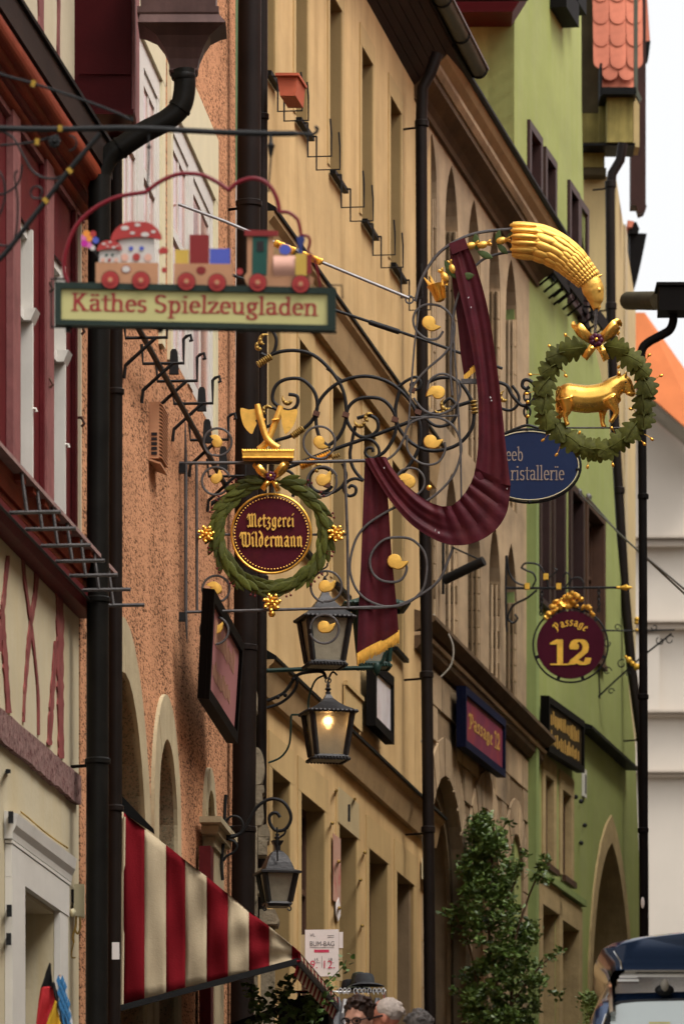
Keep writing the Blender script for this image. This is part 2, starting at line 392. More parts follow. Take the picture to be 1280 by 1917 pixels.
class MB:
    def __init__(s):
        s.v, s.f, s.m = [], [], []
    def add(s, vs, fs, mi=0):
        n = len(s.v)
        s.v += [Vector(x) for x in vs]
        s.f += [tuple(i + n for i in f) for f in fs]
        s.m += [mi] * len(fs)
        return s
    def box8(s, p, mi=0):
        # p: 4 bottom points (ccw from above) then 4 top
        return s.add(p, [(3, 2, 1, 0), (4, 5, 6, 7), (0, 1, 5, 4), (1, 2, 6, 5), (2, 3, 7, 6), (3, 0, 4, 7)], mi)
    def box(s, c, sx, sy, sz, rot=None, mi=0):
        pts = []
        for z in (-1, 1):
            for x, y in ((-1, -1), (1, -1), (1, 1), (-1, 1)):
                q = Vector((x * sx / 2, y * sy / 2, z * sz / 2))
                if rot is not None:
                    q = rot @ q
                pts.append(Vector(c) + q)
        return s.box8(pts, mi)
    def bar(s, a, b, w, h, up=Vector((0, 0, 1)), mi=0):
        a, b = Vector(a), Vector(b)
        d = (b - a).normalized()
        x = d.cross(up)
        if x.length < 1e-4:
            x = d.cross(Vector((0, 1, 0)))
        x.normalize()
        y = x.cross(d)
        pts = []
        for q in (a, b):
            pts += [q - x * w / 2 - y * h / 2, q + x * w / 2 - y * h / 2, q + x * w / 2 + y * h / 2, q - x * w / 2 + y * h / 2]
        return s.box8(pts, mi)
    def tube(s, pts, r, n=6, closed=False, mi=0, flat=1.0, ref=None):
        pts = [Vector(p) for p in pts]
        k = len(pts)
        rs = r if isinstance(r, (list, tuple)) else [r] * k
        tang = []
        for i in range(k):
            if closed:
                t = pts[(i + 1) % k] - pts[i - 1]
            else:
                t = pts[min(i + 1, k - 1)] - pts[max(i - 1, 0)]
            if t.length < 1e-9:
                t = Vector((0, 0, 1))
            tang.append(t.normalized())
        u = (ref or Vector((0, 1, 0)))
        if abs(tang[0].dot(u)) > 0.95:
            u = Vector((1, 0, 0.01))
        u = (u - tang[0] * u.dot(tang[0])).normalized()
        base = len(s.v)
        for i in range(k):
            u = (u - tang[i] * u.dot(tang[i]))
            u = u.normalized() if u.length > 1e-6 else tang[i].orthogonal().normalized()
            w = tang[i].cross(u)
            for j in range(n):
                a = 2 * math.pi * j / n
                s.v.append(pts[i] + (u * math.cos(a) * flat + w * math.sin(a)) * rs[i])
        m = k if closed else k - 1
        for i in range(m):
            for j in range(n):
                a, b = base + i * n + j, base + i * n + (j + 1) % n
                c, d = base + ((i + 1) % k) * n + (j + 1) % n, base + ((i + 1) % k) * n + j
                s.f.append((a, b, c, d))
                s.m.append(mi)
        if not closed:
            s.f.append(tuple(base + j for j in range(n))[::-1])
            s.f.append(tuple(base + (k - 1) * n + j for j in range(n)))
            s.m += [mi, mi]
        return s
    def prism(s, poly, dv, mi=0):
        """poly: ring of 3D points, extruded by dv"""
        n = len(poly)
        poly = [Vector(p) for p in poly]
        dv = Vector(dv)
        vs = poly + [p + dv for p in poly]
        fs = [tuple(range(n)), tuple(range(2 * n - 1, n - 1, -1))]
        for i in range(n):
            j = (i + 1) % n
            fs.append((i, i + n, j + n, j))
        return s.add(vs, fs, mi)
    def lathe(s, c, axis, prof, n=16, mi=0):
        axis = Vector(axis).normalized()
        u = axis.orthogonal().normalized()
        w = axis.cross(u)
        c = Vector(c)
        base = len(s.v)
        for r, h in prof:
            for j in range(n):
                a = 2 * math.pi * j / n
                s.v.append(c + axis * h + (u * math.cos(a) + w * math.sin(a)) * r)
        k = len(prof)
        for i in range(k - 1):
            for j in range(n):
                s.f.append((base + i * n + j, base + i * n + (j + 1) % n, base + (i + 1) * n + (j + 1) % n, base + (i + 1) * n + j))
                s.m.append(mi)
        s.f.append(tuple(base + j for j in range(n))[::-1])
        s.f.append(tuple(base + (k - 1) * n + j for j in range(n)))
        s.m += [mi, mi]
        return s
    def ball(s, c, r, n=10, k=6, mi=0, rot=None):
        c = Vector(c)
        r = Vector(r) if not isinstance(r, (int, float)) else Vector((r, r, r))
        base = len(s.v)
        rows = []
        for i in range(k + 1):
            th = math.pi * i / k
            ring = []
            for j in range(n if 0 < i < k else 1):
                a = 2 * math.pi * j / n
                q = Vector((r.x * math.sin(th) * math.cos(a), r.y * math.sin(th) * math.sin(a), r.z * math.cos(th)))
                if rot is not None:
                    q = rot @ q
                ring.append(len(s.v))
                s.v.append(c + q)
            rows.append(ring)
        for i in range(k):
            A, B = rows[i], rows[i + 1]
            for j in range(n):
                j2 = (j + 1) % n
                if len(A) == 1:
                    s.f.append((A[0], B[j], B[j2]))
                elif len(B) == 1:
                    s.f.append((A[j], B[0], A[j2]))
                else:
                    s.f.append((A[j], B[j], B[j2], A[j2]))
                s.m.append(mi)
        return s
    def loft(s, rows, mi=0, closed=False):
        base = len(s.v)
        n = len(rows[0])
        for r in rows:
            s.v += [Vector(p) for p in r]
        for i in range(len(rows) - 1):
            for j in range(n if closed else n - 1):
                j2 = (j + 1) % n
                s.f.append((base + i * n + j, base + i * n + j2, base + (i + 1) * n + j2, base + (i + 1) * n + j))
                s.m.append(mi)
        return s
    def mesh(s, name, mats, org=Vector((0, 0, 0)), smooth=False):
        me = bpy.data.meshes.new(name)
        me.from_pydata([tuple(v - org) for v in s.v], [], s.f)
        _mats(me, mats)
        if len(me.materials) > 1:
            me.polygons.foreach_set('material_index', s.m)
        if smooth:
            me.shade_smooth()
            if smooth != 'all':
                me.set_sharp_from_angle(angle=R(40))
        me.update()
        return me
    def build(s, name, mats, parent=None, smooth=False, kind=None, label=None, org=None):
        o0 = wl_of(parent) if parent is not None else (org or Vector((0, 0, 0)))
        me = s.mesh(name, mats, o0, smooth)
        o = bpy.data.objects.new(name, me)
        COL.objects.link(o)
        if parent is not None:
            o.parent = parent
        else:
            o.location = o0
        WL[o.name] = Vector(o0)
        if kind:
            o['kind'] = kind
        if label:
            o['label'] = label
        return o

def inst(me, name, parent, M):
    """one more object sharing mesh data, world matrix M, child of parent"""
    o = bpy.data.objects.new(name, me)
    COL.objects.link(o)
    o.parent = parent
    o.matrix_local = Matrix.Translation(-wl_of(parent)) @ M
    return o

def fuse(mb, voxel, smooth_it=2):
    """one continuous skin round overlapping solids (voxel remesh)"""
    me = mb.mesh('tmp', ['gold'])
    o = bpy.data.objects.new('tmp', me)
    COL.objects.link(o)
    r = o.modifiers.new('r', 'REMESH')
    r.mode = 'VOXEL'
    r.voxel_size = voxel
    sm = o.modifiers.new('s', 'SMOOTH')
    sm.factor = 0.5
    sm.iterations = smooth_it
    dg = bpy.context.evaluated_depsgraph_get()
    e = o.evaluated_get(dg)
    m2 = bpy.data.meshes.new_from_object(e)
    bpy.data.objects.remove(o)
    m2.materials.clear()
    return m2

def put_mesh(me, name, mats, parent):
    o0 = wl_of(parent)
    me.transform(Matrix.Translation(-o0))
    _mats(me, mats)
    me.shade_smooth()
    me.name = name
    o = bpy.data.objects.new(name, me)
    COL.objects.link(o)
    o.parent = parent
    WL[o.name] = Vector(o0)
    return o

def crv(pts, n=8, closed=False):
    """Catmull-Rom through points (any tuples)"""
    pts = [tuple(p) for p in pts]
    k = len(pts)
    out = []
    dim = len(pts[0])
    rng = range(k if closed else k - 1)
    for i in rng:
        if closed:
            a, b, c, d = pts[i - 1], pts[i], pts[(i + 1) % k], pts[(i + 2) % k]
        else:
            a, b, c, d = pts[max(i - 1, 0)], pts[i], pts[i + 1], pts[min(i + 2, k - 1)]
        for j in range(n):
            t = j / n
            out.append(tuple(0.5 * ((2 * b[q]) + (-a[q] + c[q]) * t + (2 * a[q] - 5 * b[q] + 4 * c[q] - d[q]) * t * t + (-a[q] + 3 * b[q] - 3 * c[q] + d[q]) * t ** 3) for q in range(dim)))
    if not closed:
        out.append(pts[-1])
    return out

def arc(cx, cy, r, a0, a1, r1=None, n=24, ry=None):
    """image-plane arc or spiral, degrees anticlockwise, y of the picture downwards"""
    out = []
    r1 = r if r1 is None else r1
    for i in range(n + 1):
        t = i / n
        a = R(a0 + (a1 - a0) * t)
        rr = r + (r1 - r) * t
        out.append((cx + rr * math.cos(a), cy - rr * (ry or 1.0) * math.sin(a)))
    return out

def px(pts, Y, d=0.0):
    return [P(p[0], p[1], Y, d + (p[2] if len(p) > 2 else 0)) for p in pts]

# ---------------------------------------------------------------- facades (receding wall planes)
class Fac:
    def __init__(s, vp, px0, Y0):
        s.vp = vp
        s.k = (vp - CX) / F
        s.c = math.sqrt(1 + s.k * s.k)
        s.A = (px0 - CX) * Y0 / F - s.k * Y0
        s.d = Vector((s.k, 1, 0)) / s.c
        s.n = Vector((1, -s.k, 0)) / s.c
        s.O = Vector((s.A, 0, 0))
    def W(s, u, o, z):
        return s.O + s.d * u + s.n * o + Vector((0, 0, z))
    def uz(s, x, y, o=0.0):
        Y = F * (s.A + o * s.c) / (x - s.vp)
        return (Y + o * s.k / s.c) * s.c, (HY - y) * Y / F
    def u(s, x, o=0.0):
        return s.uz(x, 0, o)[0]
    def z(s, x, y, o=0.0):
        return s.uz(x, y, o)[1]
    def at(s, x, y, o=0.0):
        u, z = s.uz(x, y, o)
        return s.W(u, o, z)
    def box(s, mb, u0, u1, o0, o1, z0, z1, mi=0):
        q = [(u0, o0), (u0, o1), (u1, o1), (u1, o0)]
        return mb.box8([s.W(a, b, z0) for a, b in q] + [s.W(a, b, z1) for a, b in q], mi)
    def poly(s, mb, pts, o0, o1, mi=0):
        return mb.prism([s.W(a, o0, b) for a, b in pts], s.n * (o1 - o0), mi)
    def profile(s, mb, prof, u0, u1, mi=0):
        """section of (o, z) points run along the wall"""
        return mb.prism([s.W(u0, a, b) for a, b in prof], s.d * (u1 - u0), mi)
    def wall(s, mb, outer, holes, o=0.0, depth=0.25, mi=0, mi_rev=None):
        rings = [outer] + holes
        pts = [Vector((a, b, 0)) for r in rings for a, b in r]
        flat = [(a, b) for r in rings for a, b in r]
        tris = geometry.tessellate_polygon([[Vector((a, b, 0)) for a, b in r] for r in rings])
        mb.add([s.W(a, o, b) for a, b in flat], [tuple(t) for t in tris], mi)
        for r in rings:
            n = len(r)
            vs = [s.W(a, o, b) for a, b in r] + [s.W(a, o - depth, b) for a, b in r]
            mb.add(vs, [(i, (i + 1) % n, (i + 1) % n + n, i + n) for i in range(n)], mi if (mi_rev is None or r is outer) else mi_rev)
        return mb

def rect(u0, u1, z0, z1):
    return [(u0, z0), (u1, z0), (u1, z1), (u0, z1)]

def arch_ring(uc, zs, r, z0, n=14, pointed=0.0, rz=None):
    """opening outline: jambs from z0 to springing zs, arch of half width r (pointed>0 for a lancet)"""
    pts = [(uc - r, z0), (uc + r, z0)]
    rz = rz or r
    if pointed:
        RR = r * (1 + pointed)
        amax = math.acos((RR - r) / RR)
        for i in range(n // 2 + 1):
            a = amax * i / (n // 2)
            pts.append((uc + r - RR + RR * math.cos(a), zs + RR * math.sin(a)))
        for i in range(n // 2 - 1, -1, -1):
            a = amax * i / (n // 2)
            pts.append((uc - r + RR - RR * math.cos(a), zs + RR * math.sin(a)))
    else:
        for i in range(n + 1):
            a = math.pi * i / n
            pts.append((uc + r * math.cos(a), zs + rz * math.sin(a)))
    return pts

def ground_z(Y):
    return -1.6 + 0.0845 * Y

def rot_axes(x, y, z, loc):
    M = Matrix((x, y, z)).transposed().to_4x4()
    M.translation = loc
    return M
# ================================================================ the setting
mb = MB()
mb.add([(-90, -30, ground_z(-30)), (90, -30, ground_z(-30)), (90, 900, ground_z(900) - 30), (-90, 900, ground_z(900) - 30)], [(0, 1, 2, 3)])
st = mb.build('street', 'cobble')
st['kind'] = 'structure'

FR = Fac(1900, 150, 42.0)          # red timber house
FO = Fac(1550, 445, 53.3)          # orange roughcast house
FY = Fac(2330, 445, 53.3)          # yellow house
FT = Fac(2580, 800, 53.3 * (2330 - 445) / (2330 - 800))
FG = Fac(2850, 990, 53.3 * (2330 - 445) / (2330 - 800) * (2580 - 800) / (2580 - 990))

def window(fac, parent, u0, u1, z0, z1, o, frame='white_paint', glass='glass', fw=0.06, mull=(), trans=(), t=0.06):
    mb = MB()
    fac.box(mb, u0, u0 + fw, o - t, o, z0, z1)
    fac.box(mb, u1 - fw, u1, o - t, o, z0, z1)
    fac.box(mb, u0 + fw, u1 - fw, o - t, o, z0, z0 + fw)
    fac.box(mb, u0 + fw, u1 - fw, o - t, o, z1 - fw, z1)
    us, zs = [u0 + fw], [z0 + fw]
    for m in mull:
        c = u0 + (u1 - u0) * m
        fac.box(mb, c - fw * .4, c + fw * .4, o - t, o - .004, z0 + fw, z1 - fw)
        us += [c - fw * .4, c + fw * .4]
    for m in trans:
        c = z0 + (z1 - z0) * m
        fac.box(mb, u0 + fw, u1 - fw, o - t, o + .006, c - fw * .35, c + fw * .35)
        zs += [c - fw * .35, c + fw * .35]
    us.append(u1 - fw)
    zs.append(z1 - fw)
    w = mb.build('window', frame, parent)
    for i in range(0, len(us), 2):
        for j in range(0, len(zs), 2):
            g = MB()
            fac.box(g, us[i], us[i + 1], o - t * .75, o - t * .55, zs[j], zs[j + 1])
            g.build('pane', glass, w)
    return w

def shell(fac, parent, u0, u1, z0, z1, depth, m, back=0.25):
    for name, a, b in (('side_wall', u0, u0 + .25), ('side_wall', u1 - .25, u1)):
        mb = MB()
        fac.box(mb, a + .003, b - .003, -depth, -back, z0, z1)
        mb.build(name, m, parent)
    mb = MB()
    fac.box(mb, u0 + .25, u1 - .25, -depth, -depth + .25, z0, z1)
    mb.build('rear_wall', m, parent)

def gable_roof(fac, parent, u0, u1, z_eave, o_front, depth, rise, m, t=0.16, gable=None):
    om = (o_front - depth) / 2
    mb = MB()
    fac.profile(mb, [(o_front, z_eave), (om, z_eave + rise), (om, z_eave + rise + t), (o_front, z_eave + t)], u0, u1)
    fac.profile(mb, [(om, z_eave + rise), (-depth - .3, z_eave - .1), (-depth - .3, z_eave + t - .1), (om - .003, z_eave + rise + t)], u0, u1)
    r = mb.build('roof', m, parent)
    if gable:
        for a in (u0 + .2, u1 - .3):
            mb = MB()
            fac.profile(mb, [(-.03, z_eave - .25), (om, z_eave + rise - .02), (-depth, z_eave - .25)], a, a + .12)
            mb.build('gable', gable, parent)
    return r

# ================================================================ red timber house (left edge)
uL, uR = FR.u(-140), FR.u(148)
g0 = ground_z(38) - .6
red = thing('timber_house', 'red timber framed house with cream plaster and dark red windows at the left edge', 'house', FR.W(uR, 0, ground_z(42)))
z_band0, z_band1 = FR.z(65, 1445), FR.z(65, 1388)
z_beam0 = FR.z(70, 1040, .12)
z_sill = FR.z(60, 893, .22)
z_corn = FR.z(100, 330)
z_top = FR.z(100, -420)
# lower cream wall with the door opening
d0, d1, dz = FR.u(33), FR.u(101), FR.z(60, 1683)
mb = MB()
FR.wall(mb, [(uL, g0), (d0, g0), (d0, dz), (d1, dz), (d1, g0), (uR, g0), (uR, z_beam0 + .2), (uL, z_beam0 + .2)], [], 0, .3)
mb.build('lower_wall', 'cream_lower', red)
mb = MB()
FR.box(mb, d0 + .003, d1 - .003, -.3, -.18, g0, dz - .003)
dr = mb.build('door', 'concrete_grey', red)
mb = MB()
FR.box(mb, d0 + .25, d0 + .6, -.18, -.165, g0 + 2.3, dz - .2)
mb.build('pane', 'glass', dr)
# door surround
mb = MB()
FR.box(mb, d1 + .002, d1 + .36, .003, .04, g0, dz + .02)
FR.box(mb, d0 - .5, d0 - .002, .003, .05, g0, dz + .02)
FR.box(mb, d0 - .5, d1 + .38, .003, .045, dz + .022, dz + .22)
FR.box(mb, d0 - .51, d1 + .42, .003, .05, dz + .225, dz + .245)
FR.profile(mb, [(.003, dz + .25), (.05, dz + .25), (.055, dz + .29), (.075, dz + .33), (.085, dz + .40), (.003, dz + .42)], d0 - .53, d1 + .44)
mb.build('door_surround', 'white_paint', red)
# rough mauve band beam
mb = MB()
n = 40
top, bot, top2, bot2 = [], [], [], []
random.seed(3)
for i in range(n + 1):
    u = uL + (uR - .12 - uL) * i / n
    top.append((u, z_band1 + random.uniform(-.006, .006)))
    bot.append((u, z_band0 + random.uniform(-.008, .008)))
FR.poly(mb, bot + top[::-1], .002, .035)
mb.build('timber_band', 'mauve_band', red)
# upper red wall with two windows
wins = []
for a, b, yt in ((26, 60, 400), (89, 121, 470)):
    wins.append((FR.u(a), FR.u(b), z_sill + .04, FR.z(a + 10, yt)))
mb = MB()
FR.wall(mb, rect(uL, FR.u(146), z_beam0 + .2, z_corn + .1), [rect(*w) for w in wins], 0, .25)
mb.build('timber_wall', 'red_timber', red)
mb = MB()
FR.box(mb, FR.u(146), uR, -.25, .02, z_beam0 + .2, z_corn + .1)
mb.build('plaster_strip', 'cream_plaster', red)
for i, (a, b, c, d) in enumerate(wins):
    mb = MB()
    FR.box(mb, b - .05, b - .003, -.24, .012, c, d)                 # white far lining
    FR.box(mb, a + .003, b - .05, -.24, -.02, d - .06, d - .003)
    zt = c + (d - c) * (.68 if i == 0 else .66)
    FR.profile(mb, [(-.2, zt - .02), (.012, zt - .02), (.03, zt + .02), (.045, zt + .055), (-.2, zt + .055)], b - .12, b + .06)
    FR.box(mb, a + .003, b - .121, -.2, -.03, zt - .02, zt + .05)
    FR.box(mb, (a + b) / 2 - .03, (a + b) / 2 + .03, -.2, -.11, c, d - .06)
    w = mb.build('window', 'white_paint', red)
    for z0, z1 in ((c, zt - .02), (zt + .05, d - .06)):
        for u0, u1 in ((a + .003, (a + b) / 2 - .03), ((a + b) / 2 + .03, b - .05)):
            g = MB()
            FR.box(g, u0, u1, -.19, -.17, z0, z1)
            g.build('pane', 'glass', w)
    h = MB()
    zz = c + (d - c) * .36
    h.tube([FR.W(b - .03, .01, zz), FR.W(b - .03, .03, zz), FR.W(b - .03, .035, zz - .02)], .010)
    h.build('latch', 'white_paint', w)
    mb = MB()
    FR.box(mb, a - .30, a - .004, .003, .045, c - .02, z_corn + .02)
    mb.build('casing', 'pink_timber', red)
    mb = MB()
    FR.box(mb, b + .30, b + .38, .003, .03, c - .02, z_corn + .02)
    mb.build('trim', 'red_timber', red)
    for zz in (c + .9, c + 1.5):
        h = MB()
        h.tube(px(crv([(0, 0)], 1), 40) if False else [FR.W(b + .42, 0, zz), FR.W(b + .42, .05, zz), FR.W(b + .42, .07, zz - .04), FR.W(b + .42, .05, zz - .06)], .010)
        h.build('shutter_hook', 'rust_iron', red)
# moulded cornice of stacked rolls
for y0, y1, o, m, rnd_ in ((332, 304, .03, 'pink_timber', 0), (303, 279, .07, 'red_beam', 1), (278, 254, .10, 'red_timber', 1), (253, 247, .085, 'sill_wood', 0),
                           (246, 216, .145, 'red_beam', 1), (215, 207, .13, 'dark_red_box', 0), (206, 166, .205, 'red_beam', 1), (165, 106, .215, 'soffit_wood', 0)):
    mb = MB()
    za, zb = FR.z(100, y0, o), FR.z(100, y1, o)
    if rnd_:
        prof = [(-.05, za)] + [(o - .035 + .035 * math.cos(a), (za + zb) / 2 + (zb - za) / 2 * math.sin(a)) for a in [R(-90 + 22.5 * i) for i in range(9)]] + [(-.05, zb)]
    else:
        prof = [(-.05, za), (o, za), (o, zb), (-.05, zb)]
    FR.profile(mb, prof, uL, uR + random.uniform(.0, .15))
    mb.build('cornice_moulding', m, red)
zc_top = FR.z(100, 106, .215)
mb = MB()
FR.box(mb, uL, uR + .2, -.05, .235, zc_top + .003, zc_top + .03)
mb.build('cornice_flashing', 'black_flashing', red)
mb = MB()
FR.box(mb, uL, FR.u(152), -.3, -.02, zc_top + .03, z_top)
mb.build('upper_wall', 'cream_plaster', red)
for a, b, dx in ((76, 86, 0), (112, 116, .01)):
    mb = MB()
    n = 14
    A = [(FR.u(a) + random.uniform(-.03, .03), zc_top + .04 + (z_top - zc_top - .1) * i / n) for i in range(n + 1)]
    B = [(FR.u(b) + random.uniform(-.03, .03), q[1]) for q in A]
    FR.poly(mb, A + B[::-1], -.019, -.008)
    mb.build('timber', 'pink_timber', red)
# sill beam zone
for y0, y1, o, m in ((1040, 1008, .13, 'red_timber'), (1007, 985, .10, 'red_beam'), (984, 935, .15, 'red_beam')):
    mb = MB()
    FR.profile(mb, [(-.05, FR.z(70, y0, .12)), (o - .03, FR.z(70, y0, .12)), (o, FR.z(70, (y0 + y1) / 2, .12)), (o, FR.z(70, y1, .12)), (-.05, FR.z(70, y1, .12))], uL, uR + .02)
    mb.build('beam', m, red)
mb = MB()
FR.box(mb, uL, uR - .04, 0.002, .11, FR.z(70, 934, .12), z_sill - .03)
mb.build('beam', 'red_timber', red)
for i in range(8):
    mb = MB()
    uu = FR.u(-20 + i * 22)
    FR.box(mb, uu, uu + .16, .112, .20, FR.z(70, 934, .12), z_sill - .06)
    mb.build('joist_end', 'red_beam', red)
mb = MB()
FR.box(mb, uL, uR + .25, -.02, .22, z_sill - .022, z_sill + .004)
mb.build('sill', 'sill_wood', red)
# timber pattern on the cream wall below the beam
random.seed(11)
def timber_strip(pts, w0, w1, name='timber'):
    c = crv(pts, 7)
    n = len(c)
    A, B = [], []
    for i, (x, y) in enumerate(c):
        t = i / (n - 1)
        w = (w0 + (w1 - w0) * t) * random.uniform(.78, 1.2)
        A.append(FR.uz(x - w, y))
        B.append(FR.uz(x + w, y))
    mb = MB()
    FR.poly(mb, A + B[::-1], .001, .011)
    mb.build(name, 'painted_timber', red)
timber_strip([(41, 1030), (45, 1085), (54, 1150), (64, 1230), (70, 1300), (71, 1376)], 2.5, 1.5)
timber_strip([(69, 1055), (65, 1110), (56, 1170), (49, 1250), (45, 1300), (43, 1352)], 4.0, 1.5)
timber_strip([(108, 1092), (111, 1150), (111, 1250), (112, 1330), (113, 1420)], 6.5, 5.0)
timber_strip([(104, 1200), (98, 1280), (94, 1340), (91, 1395)], 3.0, 4.0)
timber_strip([(2, 1140), (6, 1200), (10, 1260), (15, 1335)], 4.0, 4.5)
timber_strip([(14, 1040), (9, 1090), (3, 1150), (-4, 1220)], 2.5, 3.5)
shell(FR, red, uL, uR, g0, z_corn, 7, 'cream_lower', .3)
shell(FR, red, uL, FR.u(152), zc_top, z_top, 7, 'cream_plaster', .3)
gable_roof(FR, red, uL - .2, uR + .3, z_top, .5, 7, 5, 'roof_tile')

# boxed overhang: dark red box below the eaves of the upper storey
bx = thing('boxed_eave', 'dark red boxed wooden eave end beside the rain hopper', 'eave', P(195, 215, 41.9))
mb = MB()
a, b, c, d = P(137, 215, 41.9), P(246, 215, 41.9), P(246, -420, 41.9), P(122, -420, 41.9)
mb.prism([a, b, c, d], (0, 1.0, 0))
mb.build('box', 'dark_red_box', bx)
mb = MB()
a, b, c, d = P(146, 214, 41.89), P(251, 217, 41.89), P(251, 206, 41.89), P(146, 204, 41.89)
mb.prism([a, b, c, d], (0, -.03, 0))
mb.build('batten', 'dark_red_box', bx)
mb = MB()
a, b, c, d = P(150, 139, 41.89), P(246, 140, 41.89), P(246, 136, 41.89), P(150, 135, 41.89)
mb.prism([a, b, c, d], (0, -.012, 0))
mb.build('batten', 'dark_red_box', bx)
mb = MB()
for y0, y1, e in ((210, -80, .0), (-80.5, -420, .0)):
    mb.prism([P(246, y0, 41.9) + Vector((.003, .02, 0)), P(246, y0, 41.9) + Vector((.003, 1.0, 0)), P(246, y1, 41.9) + Vector((.003, 1.0, 0)), P(246, y1, 41.9) + Vector((.003, .02, 0))], (.02, 0, 0))
mb.build('lit_side_board', 'pink_timber', bx)  # pinker than the box: light on this side put into the colour

# ================================================================ orange roughcast house
ouL, ouR = FO.u(151), FO.u(441)
og = ground_z(40) - .6
ozt = FO.z(441, -330)
orange = thing('roughcast_house', 'orange roughcast house with white windows and pale stone arches', 'house', FO.W(ouR, 0, ground_z(53)))
W1 = (FO.u(224), FO.u(297), FO.z(395, 800), FO.z(396, 372))
W2 = (FO.u(317), FO.u(397), FO.z(395, 800), FO.z(396, 372))
def o_arch(xl, xr, xtop, ytop, ybot=2050):
    ul, ur = FO.u(xl), FO.u(xr)
    zt = FO.z(xtop, ytop)
    r = (ur - ul) / 2
    return arch_ring((ul + ur) / 2, zt - r, r, FO.z(xl, ybot), 18)
A1o, A1i = o_arch(170, 279, 229, 1160), o_arch(184, 268, 229, 1262)
A2o, A2i = o_arch(282, 333, 311, 1306), o_arch(291, 326, 311, 1388)
A3o, A3i = o_arch(379, 400, 390, 1438, 1600), o_arch(383, 397, 390, 1480, 1600)
mb = MB()
FO.wall(mb, rect(ouL, ouR, og, ozt), [rect(*W1), rect(*W2), A1i, A2i, A3i], 0, .35)
mb.build('wall', 'orange_roughcast', orange)
def ring_prism(mb, outer, inner, o0, o1):
    n = len(outer)
    for i in range(n):
        j = (i + 1) % n
        if i == 0:
            continue
        q = [outer[i], outer[j], inner[j], inner[i]]
        FO.poly(mb, q, o0, o1)
for k, (a, b, xo, xi) in enumerate(((A1o, A1i, .03, .62), (A2o, A2i, .03, .34), (A3o, A3i, .03, .2))):
    n = len(a)
    # voussoir blocks of the arch, each its own stone
    grp = 2
    i = 1
    while i < n:
        j = min(i + grp, n)
        ring_o = [a[q % n] for q in range(i, j + 1)]
        ring_i = [b[q % n] for q in range(i, j + 1)]
        mb = MB()
        FO.poly(mb, ring_o + ring_i[::-1], -.02, .028 + random.uniform(-.002, .002))
        mb.build('arch_stone', 'pale_stone', orange)
        i = j
    mb = MB()
    vs = [FO.W(p[0], -.02, p[1]) for p in b] + [FO.W(p[0], -.34, p[1]) for p in b]
    c0 = Vector((0, 0, 0))
    mb.add(vs, [(i, (i + 1) % n, (i + 1) % n + n, i + n) for i in range(1, n)])
    mb.build('arch_reveal', 'pale_stone', orange)
    mb = MB()
    FO.poly(mb, b, -.40, -.36)
    mb.build('window_back' if k < 2 else 'niche_back', 'ochre_sand', orange)
    if k < 2:
        g = MB()
        uc = (b[0][0] + b[1][0]) / 2
        FO.box(g, b[0][0] + .1, b[1][0] - .25, -.358, -.34, b[0][1], b[2][1])
        g.build('pane', 'glass', orange)
for (a, b, c, d), ml in ((W1, (.5,)), (W2, (.46,))):
    mb = MB()
    s = .32
    FO.box(mb, a - .15, a - .002, -.01, .03, c - .1, d + .0)
    FO.box(mb, b + .002, b + .22, -.01, .03, c - .1, d + .0)
    FO.box(mb, a - .15, b + .22, -.01, .032, d + .002, d + .52)
    mb.build('window_surround', 'ivory_paint', orange)
    mb = MB()
    uc = a + (b - a) * ml[0]
    FO.box(mb, a + .002, b - .002, -.16, .01, d - .16, d - .002)
    FO.box(mb, uc - .18, uc + .18, -.14, .012, c, d - .16)
    FO.box(mb, a + .002, a + .15, -.14, .008, c, d - .16)
    FO.box(mb, b - .15, b - .002, -.14, .008, c, d - .16)
    mb.build('window_lining', 'white_paint', orange)
    for u0, u1 in ((a + .15, uc - .18), (uc + .18, b - .15)):
        window(FO, orange, u0 + .003, u1 - .003, c + .01, d - .163, -.003, 'white_paint', 'curtain_glass', .10, (.5,), (.56,), .022)
# trim strip between orange and the downpipe
for x0, x1, y0, y1, m in ((441.5, 444.5, -330, 335, 'corner_green'), (441.5, 446, 336, 745, 'white_paint'), (441.5, 446, 746, 845, 'olive_boards'), (441.5, 446.5, 846, 1420, 'corner_green')):
    mb = MB()
    FO.box(mb, FO.u(x0), FO.u(x1), -.3, .02, FO.z(441, y1), FO.z(441, y0))
    mb.build('corner_strip', m, orange)
shell(FO, orange, ouL, ouR, og, ozt, 8, 'orange_roughcast', .4)
gable_roof(FO, orange, ouL - .1, ouR + .1, ozt, .5, 8, 5, 'roof_tile')
# doorway capital under the small niche
mb = MB()
cap = thing('door_capital', 'pale stone capital of a doorway at the right of the striped awning', 'stonework', FO.at(372, 1700))
for xa, xb, ya, yb, o in ((352, 398, 1545, 1556, .20), (356, 396, 1557, 1572, .16), (360, 396, 1573, 1592, .12)):
    mb = MB()
    FO.box(mb, FO.u(xa + 14), FO.u(xb), .03, o, FO.z(380, yb), FO.z(380, ya))
    mb.build('moulding', 'pale_stone', cap)
mb = MB()
FO.box(mb, FO.u(378), FO.u(396), .03, .10, FO.z(380, 2050), FO.z(380, 1592))
mb.build('pilaster', 'pale_stone', cap)
mb = MB()
FO.box(mb, FO.u(366), FO.u(371), .03, .12, FO.z(370, 2050), FO.z(370, 1588))
mb.build('door_post', 'red_timber', cap)
